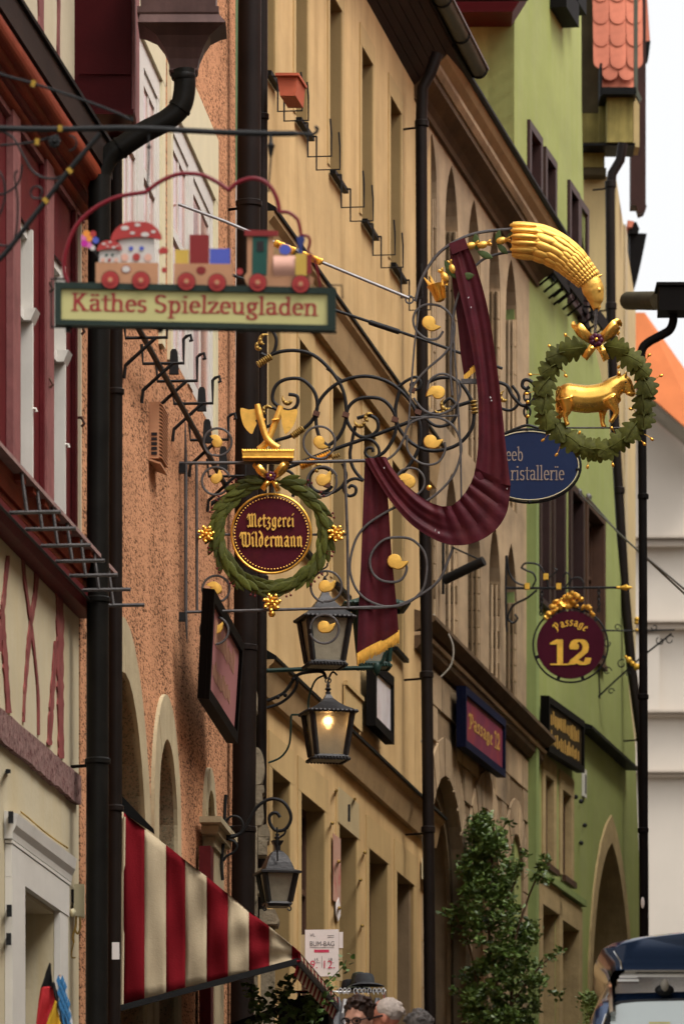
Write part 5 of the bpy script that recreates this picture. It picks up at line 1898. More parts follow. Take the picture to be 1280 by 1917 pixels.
# engine
eng = kpoly('engine', [(460, 530), (466, 540), (574, 541), (585, 534), (588, 524), (580, 518), (580, 482), (512, 480), (512, 444), (463, 442), (463, 512), (457, 520)], 'toy_wood', .02, .016)
kpoly('cab_roof', [(458, 445), (521, 446), (521, 436), (458, 434)], 'toy_darkred', .036, .012, eng)
kpoly('cab_window', [(472, 517), (500, 518), (502, 446), (473, 446)], 'toy_green', .036, .004, eng)
kpoly('cab_pane', [(481, 474), (494, 474), (494, 455), (481, 455)], 'toy_black', .040, .003, eng)
b = MB()
b.loft([[KP(x, 482 + 37 * t, .036 + .02 * math.sin(math.pi * t)) for t in [i / 8 for i in range(9)]] for x in (512, 554)])
b.build('boiler', 'toy_skin', eng, smooth=True)
kpoly('boiler_band', [(553, 520), (574, 521), (574, 480), (553, 480)], 'toy_yellow', .056, .006, eng)
kpoly('boiler_front', [(574, 518), (583, 516), (583, 484), (574, 480)], 'toy_darkred', .050, .008, eng)
kpoly('chimney', [(558, 480), (567, 480), (566, 466), (571, 452), (568, 446), (557, 446), (555, 452), (559, 466)], 'toy_navy', .036, .012, eng)
disc('steam_dome', 534, 470, 11, 'toy_blue', .030, .01, eng, .9)
for x, y in ((483, 535), (563, 538)):
    wheel(x, y, eng)
# suspension frame below/above the board
mb = MB()
for a, b in (((96, 612), (630, 623)), ((97, 525), (97, 615)), ((95, 522), (132, 523)), ((600, 546), (600, 537))):
    mb.tube([KP(*a), KP(*b)], 2.0 * sk, 6)
mb.tube([KP(612, 534), KP(640, 534), KP(641, 560)], 1.6 * sk, 6)
for x in (128, 300, 451, 601):
    mb.box(KP(x, 617), 9 * sk, .03, 10 * sk)
mb.build('hanger', 'black_iron', toy)
# the iron bracket it hangs from
brk = thing('sign_bracket', 'black wrought iron bracket with brass clips carrying the toy shop sign', 'bracket', P(0, 400, YK + .1))
YB_ = YK + .12
mb = MB()
b_pts = crv([(-60, 236), (0, 240), (110, 242), (250, 240), (400, 247), (500, 250), (560, 250), (583, 252), (592, 247), (594, 240), (589, 237)], 5)
mb.tube(px(b_pts, YB_), [5.6 * sk if p[0] < 560 else 3 * sk for i, p in enumerate(b_pts)], 8)
bar = mb.build('bar', 'black_iron', brk, smooth=True)
mb = MB()
mb.tube(px(crv([(-60, 525), (0, 485), (60, 410), (125, 325), (188, 250)], 6), YB_), 5.0 * sk, 8)
mb.build('strut', 'black_iron', brk, smooth=True)
mb = MB()
mb.tube(px(crv([(-60, 110), (0, 138), (62, 156), (150, 185), (220, 212), (240, 222), (249, 226), (246, 219)], 5), YB_), 2.6 * sk, 7)
mb.build('scroll', 'black_iron', brk, smooth=True)
for pts, r in ((crv([(0, 272), (50, 268), (80, 262), (110, 252)], 5), 2.4), (crv([(0, 244), (25, 258), (45, 292), (60, 318), (80, 332), (105, 334), (120, 328)], 6), 2.4), (crv([(-20, 366), (10, 362), (35, 342), (42, 308)], 5), 2.2),
               (arc(70, 360, 9, -60, 240, 13, 18) + [(85, 372), (95, 368)], 2.2), (arc(130, 268, 14, -90, 90, n=8), 1.8), (crv([(-30, 300), (5, 330), (8, 380), (-10, 420)], 5), 2.2), (crv([(-10, 455), (15, 460), (30, 440), (34, 380), (28, 330), (34, 320)], 5), 2.2)):
    mb = MB()
    mb.tube(px(pts, YB_), r * sk, 6)
    mb.build('scroll', 'black_iron', brk, smooth=True)
for x, y, a in ((63, 157, .3), (113, 241, 0), (131, 320, -.7), (86, 376, -.7), (70, 266, .1)):
    mb = MB()
    mb.box(P(x, y, YB_), 8 * sk, 11 * sk, 11.5 * sk, Matrix.Rotation(a, 3, 'Y'))
    mb.build('brass_clip', 'old_brass', brk)
mb = MB()
for k in range(8):
    a = k * math.pi / 4
    mb.ball(P(103 + 8 * math.cos(a), 267 + 8 * math.sin(a), YB_, .02), 4.6 * sk, 8, 5)
mb.ball(P(103, 267, YB_, .03), 5 * sk, 8, 5)
mb.build('rosette', 'black_iron', brk, smooth=True)
# hanging rods
for x, yb, xb in ((279, 358, 276), (507, 360, 502)):
    h = thing('hanging_rod', {279: 'thin black rod carrying the left end of the toy shop sign wire', 507: 'black rod with a knob carrying the right end of the toy shop sign wire'}[x], 'rod', P(xb, yb, YK))
    mb = MB()
    mb.tube([P(x, 252, YK), P(x, 300, YK), P(xb, yb, YK)], 2.0 * sk, 6)
    if x > 400:
        mb.lathe(P(x, 296, YK), EZ, [(1.5 * sk, 0), (4 * sk, 8 * sk), (5 * sk, 14 * sk), (7 * sk, 20 * sk), (8 * sk, 24 * sk), (4 * sk, 29 * sk), (3 * sk, 44 * sk)], 10)
    else:
        mb.ball(P(x, 275, YK), 4.5 * sk, 8, 5)
    mb.build('rod', 'black_iron', h, smooth=True)
# ================================================================ butcher's sign: wreathed board, drape, gilded bird, ox wreath
YM = 48.5
sm = YM / F
bs = thing('butcher_sign', 'grey iron butcher sign arm with maroon drape, laurel wreath board and gilded axes', 'shop sign', P(348, 1165, YM))
def mtube(name, pts, r, m='grey_iron', d=0.0, n=7, parent=None, closed=False, smooth=True):
    b = MB()
    rr = [q * sm for q in r] if isinstance(r, (list, tuple)) else r * sm
    b.tube(px(pts, YM, d), rr, n, closed)
    return b.build(name, m, parent or bs, smooth=smooth)
def mpoly(name, pts, m, d, t, parent=None):
    b = MB()
    b.prism(px(pts, YM, d), (0, -t, 0))
    return b.build(name, m, parent or bs)
# frame bars
mtube('frame_bar', [(333, 867), (520, 866), (700, 862)], 3.2, n=8)
mtube('frame_bar', [(345, 1146), (500, 1142), (650, 1138), (745, 1135)], 2.8, n=8)
mtube('frame_bar', [(347, 790), (348, 868), (348, 1150), (351, 1205)], [1.0] + [3.4] * 2 + [.8], n=8)
mtube('frame_bar', [(368, 868), (369, 1142)], 2.8, n=8)
mtube('frame_bar', [(645, 866), (650, 1000), (652, 1140)], 2.8, n=8)
for y in (878, 1155):
    b = MB()
    b.box(P(337, y, YM), 22 * sm, .06, 16 * sm)
    b.box(P(330, y + 12, YM), 11 * sm, .07, 22 * sm)
    b.tube([P(331, y + 14, YM), P(318, y + 16, YM, -.35)], 4 * sm, 6)
    b.build('wall_bracket', 'black_iron', bs)
# C-scrolls each ending in a gilded leaf drop
def leafdrop(x, y, r, ang, name='gilded_leaf'):
    """comma-shaped gilded leaf, domed"""
    b = MB()
    a = R(ang)
    body = []
    n = 14
    rows = []
    outline = [(r * math.cos(R(t)), r * math.sin(R(t))) for t in range(0, 300, 25)]
    tail = [(.85 * r, -1.0 * r), (1.35 * r, -.62 * r), (1.75 * r, .05 * r), (1.45 * r, -.22 * r), (1.12 * r, -.30 * r)]
    pts = outline + [(.15 * r, -1.02 * r), (.75 * r, -1.05 * r), (1.35 * r, -.72 * r), (1.80 * r, -.05 * r), (1.9 * r, .35 * r), (1.55 * r, -.05 * r), (1.15 * r, -.25 * r)]
    def T(p, k):
        xx, yy = p[0] * k, p[1] * k
        return (x + xx * math.cos(a) - yy * math.sin(a), y - (xx * math.sin(a) + yy * math.cos(a)))
    ring0 = [P(*T(p, 1.0), YM, .012) for p in pts]
    ring1 = [P(*T(p, .90), YM, .020) for p in pts]
    c = P(*T((.1 * r, 0), 1), YM, .026)
    base = len(b.v)
    nn = len(pts)
    b.add(ring0 + ring1, [(i, (i + 1) % nn, (i + 1) % nn + nn, i + nn) for i in range(nn)] + [tuple(range(nn))[::-1]])
    b.add(ring1 + [c], [(i, (i + 1) % nn, nn) for i in range(nn)])
    return b.build(name, 'gold_leaf', bs, smooth='all')
scrolls = [ # centre, radius, start angle, end angle, leaf pos, leaf size, leaf angle
    (408, 828, 27, 250, -110, (407, 829), 10, 130), (404, 901, 27, 20, 340, (404, 897), 10, 60),
    (405, 1103, 26, 230, -120, (405, 1103), 11, 150), (402, 1180, 27, 150, 470, (401, 1178), 11, 30),
    (598, 828, 31, 300, -60, (597, 827), 11, -40), (603, 902, 29, 20, 380, (603, 899), 12, 40),
    (611, 1098, 30, 260, -100, (608, 1098), 12, 20), (607, 1177, 28, 200, 540, (606, 1174), 12, 10)]
for cx, cy, r, a0, a1, lp, lr, la in scrolls:
    mtube('scroll', arc(cx, cy, r, a0, a1, r * .93, 28), 2.3)
    leafdrop(lp[0], lp[1], lr, la)
# big lower spiral
sp = crv([(652, 1138), (700, 1138), (745, 1133), (790, 1112), (822, 1085), (838, 1050), (848, 1024)], 6)
mtube('scroll', sp, 2.7)
mtube('scroll', crv([(742, 948), (712, 965), (684, 985), (666, 1010), (656, 1045), (656, 1075), (668, 1105), (690, 1125), (725, 1136), (760, 1130), (788, 1108), (797, 1080), (798, 1050), (790, 1028), (770, 1010), (745, 1006), (720, 1010), (700, 1028), (692, 1050), (697, 1072), (712, 1086), (735, 1090), (752, 1084), (761, 1066), (757, 1052)], 5), 2.5)
leafdrop(738, 1051, 14, -10)
# upper lattice panel
mtube('frame_wire', [(786, 560), (775, 650), (768, 740), (764, 800)], 1.9)
mtube('frame_wire', [(846, 600), (855, 720), (862, 860), (864, 1000)], 1.9)
mtube('frame_wire', crv([(777, 564), (790, 520), (820, 475), (862, 447), (905, 434), (960, 429)], 6), 3.0)
mtube('frame_wire', crv([(846, 740), (843, 690), (848, 590), (870, 525), (905, 485), (960, 470)], 6), 2.6)
mtube('scroll', crv([(829, 620), (818, 634), (798, 634), (780, 620), (773, 600), (780, 580), (800, 570), (825, 574), (843, 590), (850, 612), (846, 640), (830, 664), (800, 690), (778, 715), (766, 735)], 6), 2.4)
leafdrop(802, 604, 13, -30)
mtube('scroll', crv([(804, 742), (800, 728), (806, 710), (825, 700), (845, 706), (860, 722), (858, 748), (842, 768), (815, 776), (790, 766), (774, 745)], 6), 2.4)
leafdrop(820, 735, 13, 190)
mtube('scroll', crv([(690, 870), (715, 865), (740, 848), (755, 822), (765, 795), (790, 783), (820, 782), (845, 795), (860, 820), (862, 850), (848, 890), (822, 920), (795, 940), (770, 955)], 6), 2.4)
mtube('scroll', crv([(832, 828), (832, 845), (820, 865), (798, 870), (775, 860), (762, 840), (762, 815)], 6), 2.2)
leafdrop(805, 827, 13, 0)
mtube('scroll', arc(768, 902, 27, 120, 480, 26, 28), 2.2)
leafdrop(765, 902, 13, 160)
mtube('frame_bar', [(768, 782), (805, 780), (860, 778)], 1.8)
b = MB()
b.box(P(890, 714, YM), 55 * sm, .03, 9 * sm)
b.build('drape_clamp', 'grey_iron', bs)
b = MB()
b.ball(P(803, 914, YM, .02), 5.5 * sm, 10, 6)
b.build('gilded_bead', 'gold', bs, smooth=True)
# tension rod up to the orange wall with a gilded rope
mtube('tension_rod', [(312, 374), (420, 414), (600, 490), (765, 558)], 3.0, 'pale_rod', 0, 8)
b = MB()
b.tube(px([(326, 371), (314, 373), (311, 378), (313, 388)], YM), 4.5 * sm, 8)
b.build('rod_hook', 'black_iron', bs, smooth=True)
mtube('ring_joint', arc(766, 561, 7, 0, 345, n=14), 1.8, closed=True)
b = MB()
for i in range(26):
    t = i / 25
    x, y = 516 + 84 * t, 456 + 35 * t
    if 10 < i < 15:
        continue
    b.ball(P(x, y, YM, .01 + .012 * math.sin(i * 2.1)), Vector((4.2, 4.2, 7.5)) * sm, 8, 5, rot=Matrix.Rotation(.5, 3, 'Y'))
b.build('gilded_rope', 'gold', bs, smooth=True)
b = MB()
b.tube([P(548, 468, YM), P(565, 475, YM)], 6 * sm, 8)
b.build('rope_core', 'grey_iron', bs, smooth=True)

# ---- maroon drape (painted sheet metal)
def cloth(name, A, B, folds, amp, m='maroon_metal', nA=40, nB=22, d0=.0, thick=.012, dep=None, phase=0.0, ampf=None):
    ca, cb = crv(A, 10), crv(B, 10)
    def samp(c, t):
        # by arc length
        L = [0]
        for i in range(1, len(c)):
            L.append(L[-1] + math.hypot(c[i][0] - c[i - 1][0], c[i][1] - c[i - 1][1]))
        s = t * L[-1]
        for i in range(1, len(c)):
            if L[i] >= s - 1e-9:
                k = (s - L[i - 1]) / max(1e-9, L[i] - L[i - 1])
                return tuple(c[i - 1][q] + (c[i][q] - c[i - 1][q]) * k for q in range(2))
        return c[-1][:2]
    front, back = [], []
    for i in range(nA + 1):
        t = i / nA
        a, b_ = samp(ca, t), samp(cb, t)
        rowf, rowb = [], []
        for j in range(nB + 1):
            v = j / nB
            x, y = a[0] + (b_[0] - a[0]) * v, a[1] + (b_[1] - a[1]) * v
            am = amp * (ampf(t, v) if ampf else 1)
            f = am * (math.sin(folds * math.pi * 2 * v + phase + 1.3 * t) * .7 + .3 * math.sin(folds * 4.4 * math.pi * v + 2.0 + 3 * t))
            if dep:
                f += dep(t, v)
            rowf.append(P(x, y, YM, d0 + f + thick))
            rowb.append(P(x, y, YM, d0 + f))
        front.append(rowf)
        back.append(rowb)
    mb = MB()
    mb.loft(front)
    mb.loft([r[::-1] for r in back])
    ring_f = [r[0] for r in front] + front[-1][1:] + [r[-1] for r in front[::-1]][1:] + front[0][::-1][1:-1]
    ring_b = [r[0] for r in back] + back[-1][1:] + [r[-1] for r in back[::-1]][1:] + back[0][::-1][1:-1]
    mb.loft([ring_f, ring_b], closed=True)
    return mb.build(name, m, bs, smooth=True)
# hanging tail at the left
cloth('drape_tail', [(683, 858), (680, 930), (676, 1040), (671, 1140), (668, 1226)], [(700, 858), (722, 900), (733, 1040), (741, 1120), (746, 1182)], 1.1, .022, d0=-.03, ampf=lambda t, v: .3 + .7 * t)
# fringe on the tail
b = MB()
for i in range(30):
    t = (i + .5) / 30
    x, y = 668 + 79 * t, 1225 - 44 * t
    ln = 22 + 2 * random.uniform(-1, 1)
    z = .022 * math.sin(2.2 * math.pi * t)
    b.tube([P(x, y - 2, YM, -.012 + z), P(x + .3, y + ln * .5, YM, -.004 + z), P(x + random.uniform(-.8, .8), y + ln, YM, -.008 + z)], [1.5 * sm, 1.7 * sm, 1.2 * sm], 5)
fr = b.build('fringe', 'gold', bs, kind='stuff', smooth=True)
# swag: from the clip at the top left down and round up to the arch rod
cloth('drape_swag', [(682, 860), (705, 900), (735, 945), (772, 985), (815, 1012), (850, 1022), (888, 1017), (925, 995), (948, 960), (955, 910)],
      [(722, 856), (736, 880), (762, 910), (795, 936), (825, 949), (845, 948), (862, 934), (877, 913), (885, 895), (889, 878)], 1.6, .016, d0=.02, nA=60, nB=30, ampf=lambda t, v: 1 if t < .45 else max(.12, 1 - (t - .45) * 5),
      dep=lambda t, v: .030 * abs(math.sin(6.5 * math.pi * max(0, t - .50) / .50)) * (.35 + .65 * v) * min(1, max(0, t - .50) * 12))
cloth('drape_fall', [(840, 458), (848, 500), (862, 560), (880, 640), (893, 730), (895, 800), (893, 850), (886, 897)], [(868, 450), (890, 500), (912, 580), (928, 680), (938, 760), (945, 830), (951, 880), (955, 912)], 1.2, .016, d0=.03, nB=26)
# inner fold hanging behind, with its own fringe
cloth('drape_lining', [(841, 462), (848, 540), (856, 600), (862, 660), (868, 700)], [(872, 500), (878, 560), (884, 620), (890, 660), (893, 678)], .6, .010, d0=-.06, nB=14)
b = MB()
for i in range(9):
    t = (i + .5) / 9
    x, y = 868 + 25 * t, 700 - 22 * t
    b.tube([P(x, y - 2, YM, -.05), P(x, y + 12, YM, -.045)], 1.5 * sm, 5)
b.build('fringe', 'gold', bs, kind='stuff', smooth=True)
mpoly('drape_collar', [(839, 460), (869, 449), (876, 468), (846, 480)], 'maroon_metal', .062, .01)
# paint chips
random.seed(21)
for x, y in ((719, 878), (876, 560), (881, 578), (917, 747), (919, 753), (814, 995), (821, 999), (948, 918)):
    b = MB()
    n = 7
    pts = [(x + random.uniform(.4, 2.0) * math.cos(2 * math.pi * i / n), y + random.uniform(.5, 2.8) * math.sin(2 * math.pi * i / n)) for i in range(n)]
    b.prism(px(pts, YM, .062), (0, -.004, 0))
    b.build('paint_chip', 'paint_chip', bs)

# ---- gilded bell flower and sprigs on the arch rods
def bell(x, y):
    b = MB()
    ax = (P(818, 525, YM) - P(828, 565, YM)).normalized()
    b.lathe(P(824, 566, YM), ax, [(.004, 0), (9 * sm, 3 * sm), (11 * sm, 12 * sm), (13 * sm, 24 * sm), (18 * sm, 34 * sm), (15 * sm, 35 * sm), (6 * sm, 30 * sm)], 12)
    for k in range(6):
        a = k * math.pi / 3
        b.tube([P(820 + 15 * math.cos(a), 534 + 4 * math.sin(a), YM, .05 * math.sin(a)), P(816 + 23 * math.cos(a), 519 + 7 * math.sin(a), YM, .06 * math.sin(a))], [4 * sm, .8 * sm], 5)
    for k in range(10):
        b.tube([P(824 + 9 * math.cos(k), 560, YM, .035 + .01 * math.sin(k)), P(818 + 13 * math.cos(k), 536, YM, .05 + .01 * math.sin(k))], 1.2 * sm, 4)
    b.build('bell_flower', 'gold', bs, smooth=True)
bell(824, 545)
leaf_s = MB()
rows = []
for i in range(9):
    t = i / 8
    w = .5 * math.sin(math.pi * min(1, t * .98 + .02)) ** .8 * .36
    rows.append([Vector((-w, 0, t)), Vector((-w * .5, -.05 * math.sin(math.pi * t), t)), Vector((0, -.015, t)), Vector((w * .5, -.05 * math.sin(math.pi * t), t)), Vector((w, 0, t))])
leaf_s.loft(rows)
leaf_s.loft([[p + Vector((0, .02, 0)) for p in r[::-1]] for r in rows])
leaf_me = leaf_s.mesh('leaf', ['leaf_paint'], smooth='all')
laurel_me = leaf_me.copy()
laurel_me.materials.clear()
laurel_me.materials.append(MATS['laurel'])
def leaf_at(me, parent, x, y, ang, ln, d=.03, wid=1.0, tip=.25, name='leaf', roll=0.0):
    """ang: picture angle the tip points to (degrees, anticlockwise from right)"""
    a = R(ang)
    zax = Vector((math.cos(a), -tip * .3, math.sin(a))).normalized()
    xax = Vector((-math.sin(a), 0, math.cos(a)))
    yax = zax.cross(xax).normalized()
    if yax.y < 0:
        xax = -xax
        yax = -yax
    xax = yax.cross(zax)
    L_ = ln * sm
    M = rot_axes(xax * L_ * wid, yax * L_, zax * L_, P(x, y, YM, d)) @ Matrix.Rotation(roll, 4, 'Z')
    return inst(me, name, parent, M)
for x, y, a, l in ((858, 524, 128, 44), (856, 522, 10, 34), (892, 470, 95, 32), (893, 472, -25, 32), (928, 457, 75, 26), (930, 458, -45, 28), (948, 448, 40, 20)):
    leaf_at(leaf_me, bs, x, y, a, l, .03, 1.15)
for x, y, a in ((846, 505, 110), (880, 462, 20), (902, 460, 15), (938, 452, 10), (832, 520, 120)):
    b = MB()
    c = P(x, y, YM, .03)
    rt = Matrix.Rotation(-R(a), 3, 'Y')
    b.ball(c, Vector((11, 7, 7)) * sm, 10, 6, rot=rt)
    for k in range(5):
        kk = k * 2 * math.pi / 5
        q = c + rt @ Vector((11 * sm, 0, 0))
        b.tube([q, q + rt @ Vector((6 * sm, 6 * sm * math.cos(kk), 6.5 * sm * math.sin(kk)))], [4 * sm, 1.0 * sm], 5)
    b.build('gilded_blossom', 'gold_leaf', bs, smooth='all')

# ---- gilded bird's neck and head
bd = MB()
path = crv([(958, 449), (985, 450), (1010, 455), (1040, 468), (1068, 489), (1090, 512), (1104, 528), (1110, 545), (1113, 562), (1115, 578)], 5)
rad = crv([(30,), (31,), (31,), (30,), (28,), (23,), (20,), (20,), (13,), (6,)], 5)
bd.tube(px(path, YM), [r[0] * sm * 1.0 for r in rad], 20, flat=.75)
bird = bd.build('bird_neck', 'gold_leaf', bs, smooth='all')
# rows of feathers
fth = MB()
rows = []
for i in range(7):
    t = i / 6
    w = .5 * (math.sin(math.pi * (.10 + .82 * t))) ** .5 * (1 if t > .1 else .8)
    rows.append([Vector((w * math.cos(R(q)), -.42 * w * math.sin(R(q)), t)) for q in range(0, 181, 30)])
fth.loft(rows)
fth_me = fth.mesh('feather', ['gold_leaf'], smooth='all')
npt = len(path)
wpts = px(path, YM)
def along(t):
    i = min(int(t * (npt - 1)), npt - 2)
    k = t * (npt - 1) - i
    p = wpts[i].lerp(wpts[i + 1], k)
    tg = (wpts[i + 1] - wpts[i]).normalized()
    return p, tg, (rad[i][0] * (1 - k) + rad[i + 1][0] * k) * sm
segs = [(0.0, .23, 5), (.17, .15, 6), (.28, .12, 8), (.37, .08, 11), (.435, .065, 12), (.49, .05, 12), (.535, .045, 12), (.575, .04, 12), (.615, .035, 12)]
for si, (t0, dt, cnt) in enumerate(segs):
    p, tg, r = along(t0 + dt * .0)
    p2, tg2, r2 = along(min(1, t0 + dt))
    ln = (p2 - p).length * 1.08
    side = Vector((0, -1, 0))
    upv = tg.cross(side).normalized()
    for k in range(cnt):
        a = math.pi * (k + .5) / cnt
        dirv = upv * math.cos(a) + side * math.sin(a) * .75
        c1 = p + dirv * r * 1.0
        c0 = p2 + (tg2.cross(side).normalized() * math.cos(a) + side * math.sin(a) * .75) * r2 * 1.0
        zax = (c0 - c1)
        ln = zax.length
        zax = zax.normalized()
        yax = -(dirv - zax * dirv.dot(zax)).normalized()
        xax = yax.cross(zax)
        wd = math.pi * r / cnt * 1.12
        inst(fth_me, 'feather', bird, rot_axes(xax * wd, yax * wd * 1.35, zax * ln, c1 + dirv * .004 * (1 + .2 * si)))
for k in range(5):
    b = MB()
    yk = 426.5 + k * 11.4
    b.ball(P(980 - 2 * (k in (0, 4)), yk, YM, .055 + .06 * math.sin(math.pi * (k + .5) / 5)), Vector((26, 10, 6.6)) * sm, 14, 8, rot=Matrix.Rotation(.05, 3, 'Y'))
    b.build('tail_feather', 'gold_leaf', bird, smooth='all')
hd = MB()
hd.tube(px(crv([(1100, 522), (1108, 536), (1113, 552), (1116, 566), (1117, 574)], 4), YM), [r * sm for r in (17, 18.5, 19.5, 20, 20, 19.5, 19, 18, 17, 16, 15, 13.5, 12, 9, 7, 5, 4)], 16, flat=.8)
hd.tube(px([(1114, 520), (1122, 517), (1127, 514)], YM, .02), [4 * sm, 3 * sm, 1.0 * sm], 6)
hd.ball(P(1121, 545, YM, .05), 3.0 * sm, 8, 5)
hd.tube(px([(1112, 566), (1109, 575), (1111, 583)], YM), [4 * sm, 3 * sm, .8 * sm], 6)
hd.tube(px([(1119, 566), (1122, 575), (1119, 584)], YM), [4 * sm, 3 * sm, .8 * sm], 6)
put_mesh(fuse(hd, .006, 2), 'bird_head', 'gold_leaf', bs)
# twisted iron hanger
for ph in (0, math.pi):
    mtube('hanger_strand', [(1116 - i * .12 + 2.0 * math.cos(ph + i * .9), 568 + i * 2.1) for i in range(28)], 1.5, 'grey_iron', 0, 5)

# ---- oak-leaf wreath with the gilded ox (hangs from the bird's beak)
ox = thing('ox_wreath', 'oak leaf wreath with gilded bow framing a golden ox figure', 'wreath', P(1113, 850, YM))
oak = MB()
def oak_half(sgn):
    pts = [(.03, 0), (.12, .04), (.27, .10), (.31, .17), (.21, .24), (.36, .31), (.45, .39), (.44, .45), (.29, .51), (.41, .58), (.46, .66), (.42, .73), (.25, .77), (.31, .85), (.28, .92), (.13, .98), (.02, 1.02)]
    return [(sgn * a, b) for a, b in pts]
n_ = 17
L_h, R_h = oak_half(-1), oak_half(1)
rows = []
for i in range(n_):
    z = L_h[i][1]
    w = R_h[i][0]
    curl = -.10 * math.sin(math.pi * min(1, z))
    we = .34 * math.sin(math.pi * (.04 + .90 * min(1, z))) ** .7
    def dp(q):
        return curl * (1 - (q / .5) ** 2) - .035 * math.cos(q * 9) + .04
    rows.append([Vector((-w, dp(w) + .02, z)), Vector((-we * .8, dp(we * .8), z - .02)), Vector((-we * .4, dp(we * .4), z - .01)), Vector((0, dp(0) + .03, z)), Vector((we * .4, dp(we * .4), z - .01)), Vector((we * .8, dp(we * .8), z - .02)), Vector((w, dp(w) + .02, z))])
oak.loft(rows)
oak.tube([Vector((0, -.06, .05)), Vector((0, -.19, .5)), Vector((0, -.06, 1.0))], [.03, .025, .008], 5)
for i in range(2, 13, 2):
    z = .12 + i * .062
    for sgn in (-1, 1):
        pass
oak_me = oak.mesh('oak_leaf', ['oak_leaf'], smooth='all')
wc = (1113, 745)
wr_ = MB()
wr_.tube(px(arc(wc[0], wc[1], 92, 100, 440, n=40, ry=1.06), YM), 2.2 * sm, 6)
ring = wr_.build('wreath_ring', 'oak_leaf', ox)
random.seed(9)
NL = 10
for side in (-1, 1):
    for i in range(NL):
        th = 90 + side * (10 + i * 160 / (NL - 1) * .985)
        a = R(th)
        rx = 92 + random.uniform(-3, 3)
        x, y = wc[0] + rx * math.cos(a), wc[1] - rx * 1.05 * math.sin(a)
        tang = th + side * 90 + random.uniform(-10, 10)
        leaf_at(oak_me, ring, x, y, tang, 51 + random.uniform(-3, 4), .01 + .004 * (NL - i), 1.0, .8, 'oak_leaf', random.uniform(-.2, .2))
for k in range(22):
    th = k * 360 / 22 + random.uniform(-6, 6)
    if 70 < th < 110:
        continue
    out = 1 if k % 3 else -1
    a = R(th)
    r0, r1 = 92 + out * 12, 92 + out * (34 if out > 0 else 26) + random.uniform(-4, 4)
    x0, y0, x1, y1 = wc[0] + r0 * math.cos(a), wc[1] - r0 * 1.05 * math.sin(a), wc[0] + r1 * math.cos(a + .05), wc[1] - r1 * 1.05 * math.sin(a + .05)
    ac = MB()
    ac.tube(px(crv([(x0, y0), ((x0 + x1) / 2 + 2, (y0 + y1) / 2 - 2), (x1, y1)], 4), YM, .03), .6 * sm, 4)
    ac.ball(P(x1, y1, YM, .03), Vector((4.4, 2.8, 2.8)) * sm, 8, 5, rot=Matrix.Rotation(-a, 3, 'Y'))
    ac.build('acorn', 'gold', ring, smooth=True)
# bow
def ribbon(parent, pts, w, m='gold_smooth', Yo=.05, wd=None):
    c = crv(pts, 6)
    b = MB()
    rows = []
    n = len(c)
    for i, q in enumerate(c):
        x, y, d = q[:3]
        t = i / (n - 1)
        tx = c[min(i + 1, n - 1)][0] - c[max(i - 1, 0)][0]
        ty = c[min(i + 1, n - 1)][1] - c[max(i - 1, 0)][1]
        l = math.hypot(tx, ty) or 1
        nx, ny = -ty / l, tx / l
        ww = w * (wd(t) if wd else 1)
        rows.append([P(x + nx * ww * s_, y + ny * ww * s_, YM, Yo + d + .012 * (1 - s_ * s_)) for s_ in (-1, -.5, 0, .5, 1)])
    b.loft(rows)
    b.loft([[p + Vector((0, .006, 0)) for p in r[::-1]] for r in rows])
    return b.build('ribbon', m, parent, smooth=True)
def bow(parent, cx, cy, k):
    f = lambda pts: [(cx + x * k, cy + y * k, d) for x, y, d in pts]
    ribbon(parent, f([(-2, 0, .02), (-16, -8, .06), (-32, -24, .07), (-38, -30, .04), (-36, -32, .0)]), 8.5 * k)
    ribbon(parent, f([(-36, -32, .0), (-28, -18, -.02), (-4, -2, .0)]), 7.5 * k)
    ribbon(parent, f([(2, 0, .02), (16, -10, .06), (32, -28, .07), (40, -34, .04), (40, -31, .0)]), 8.5 * k)
    ribbon(parent, f([(40, -31, .0), (28, -16, -.02), (4, -2, .0)]), 7.5 * k)
    ribbon(parent, f([(-3, 4, .0), (-12, 18, .03), (-22, 30, .0)]), 7 * k)
    ribbon(parent, f([(3, 4, .0), (12, 18, .03), (20, 34, .0)]), 6.5 * k)
    b = MB()
    for q in range(7):
        a = q * 2 * math.pi / 7
        b.ball(P(cx + 8 * k * math.cos(a), cy + 8 * k * math.sin(a), YM, .13), Vector((6, 4, 6)) * k * sm, 8, 5)
    b.build('rosette', 'rosette', parent, smooth=True)
    b = MB()
    b.ball(P(cx, cy, YM, .155), 4 * k * sm, 8, 5)
    b.build('rosette_bead', 'gold', parent, smooth=True)
bow(ox, 1114, 643, 1.0)
b = MB()
b.tube(px([(1040, 801), (1180, 801)], YM), 1.7 * sm, 6)
b.build('figure_bar', 'grey_iron', ox)
# the ox: one continuous gilded figure
cw = MB()
body = crv([(1046, 736, 15), (1056, 739, 23.5), (1072, 744, 26), (1095, 747, 26.5), (1118, 745, 26.5), (1138, 739, 26), (1152, 731, 21)], 5)
cw.tube([P(q[0], q[1], YM) for q in body], [q[2] * sm for q in body], 16, flat=.72)
nk = crv([(1136, 736, 23), (1150, 724, 20), (1161, 716, 15.5), (1168, 717, 14.5), (1175, 727, 11.5), (1181, 736, 9)], 5)
cw.tube([P(q[0], q[1], YM) for q in nk], [q[2] * sm for q in nk], 14, flat=.8)
cw.ball(P(1182, 737, YM), Vector((7, 7, 6.5)) * sm, 10, 6)
def leg(pts, d):
    c = crv(pts, 4)
    cw.tube([P(q[0], q[1], YM, d) for q in c], [q[2] * sm for q in c], 10)
leg([(1057, 748, 15), (1061, 768, 9.5), (1057, 780, 5.6), (1059, 792, 4.6), (1062, 799, 5.2)], .05)
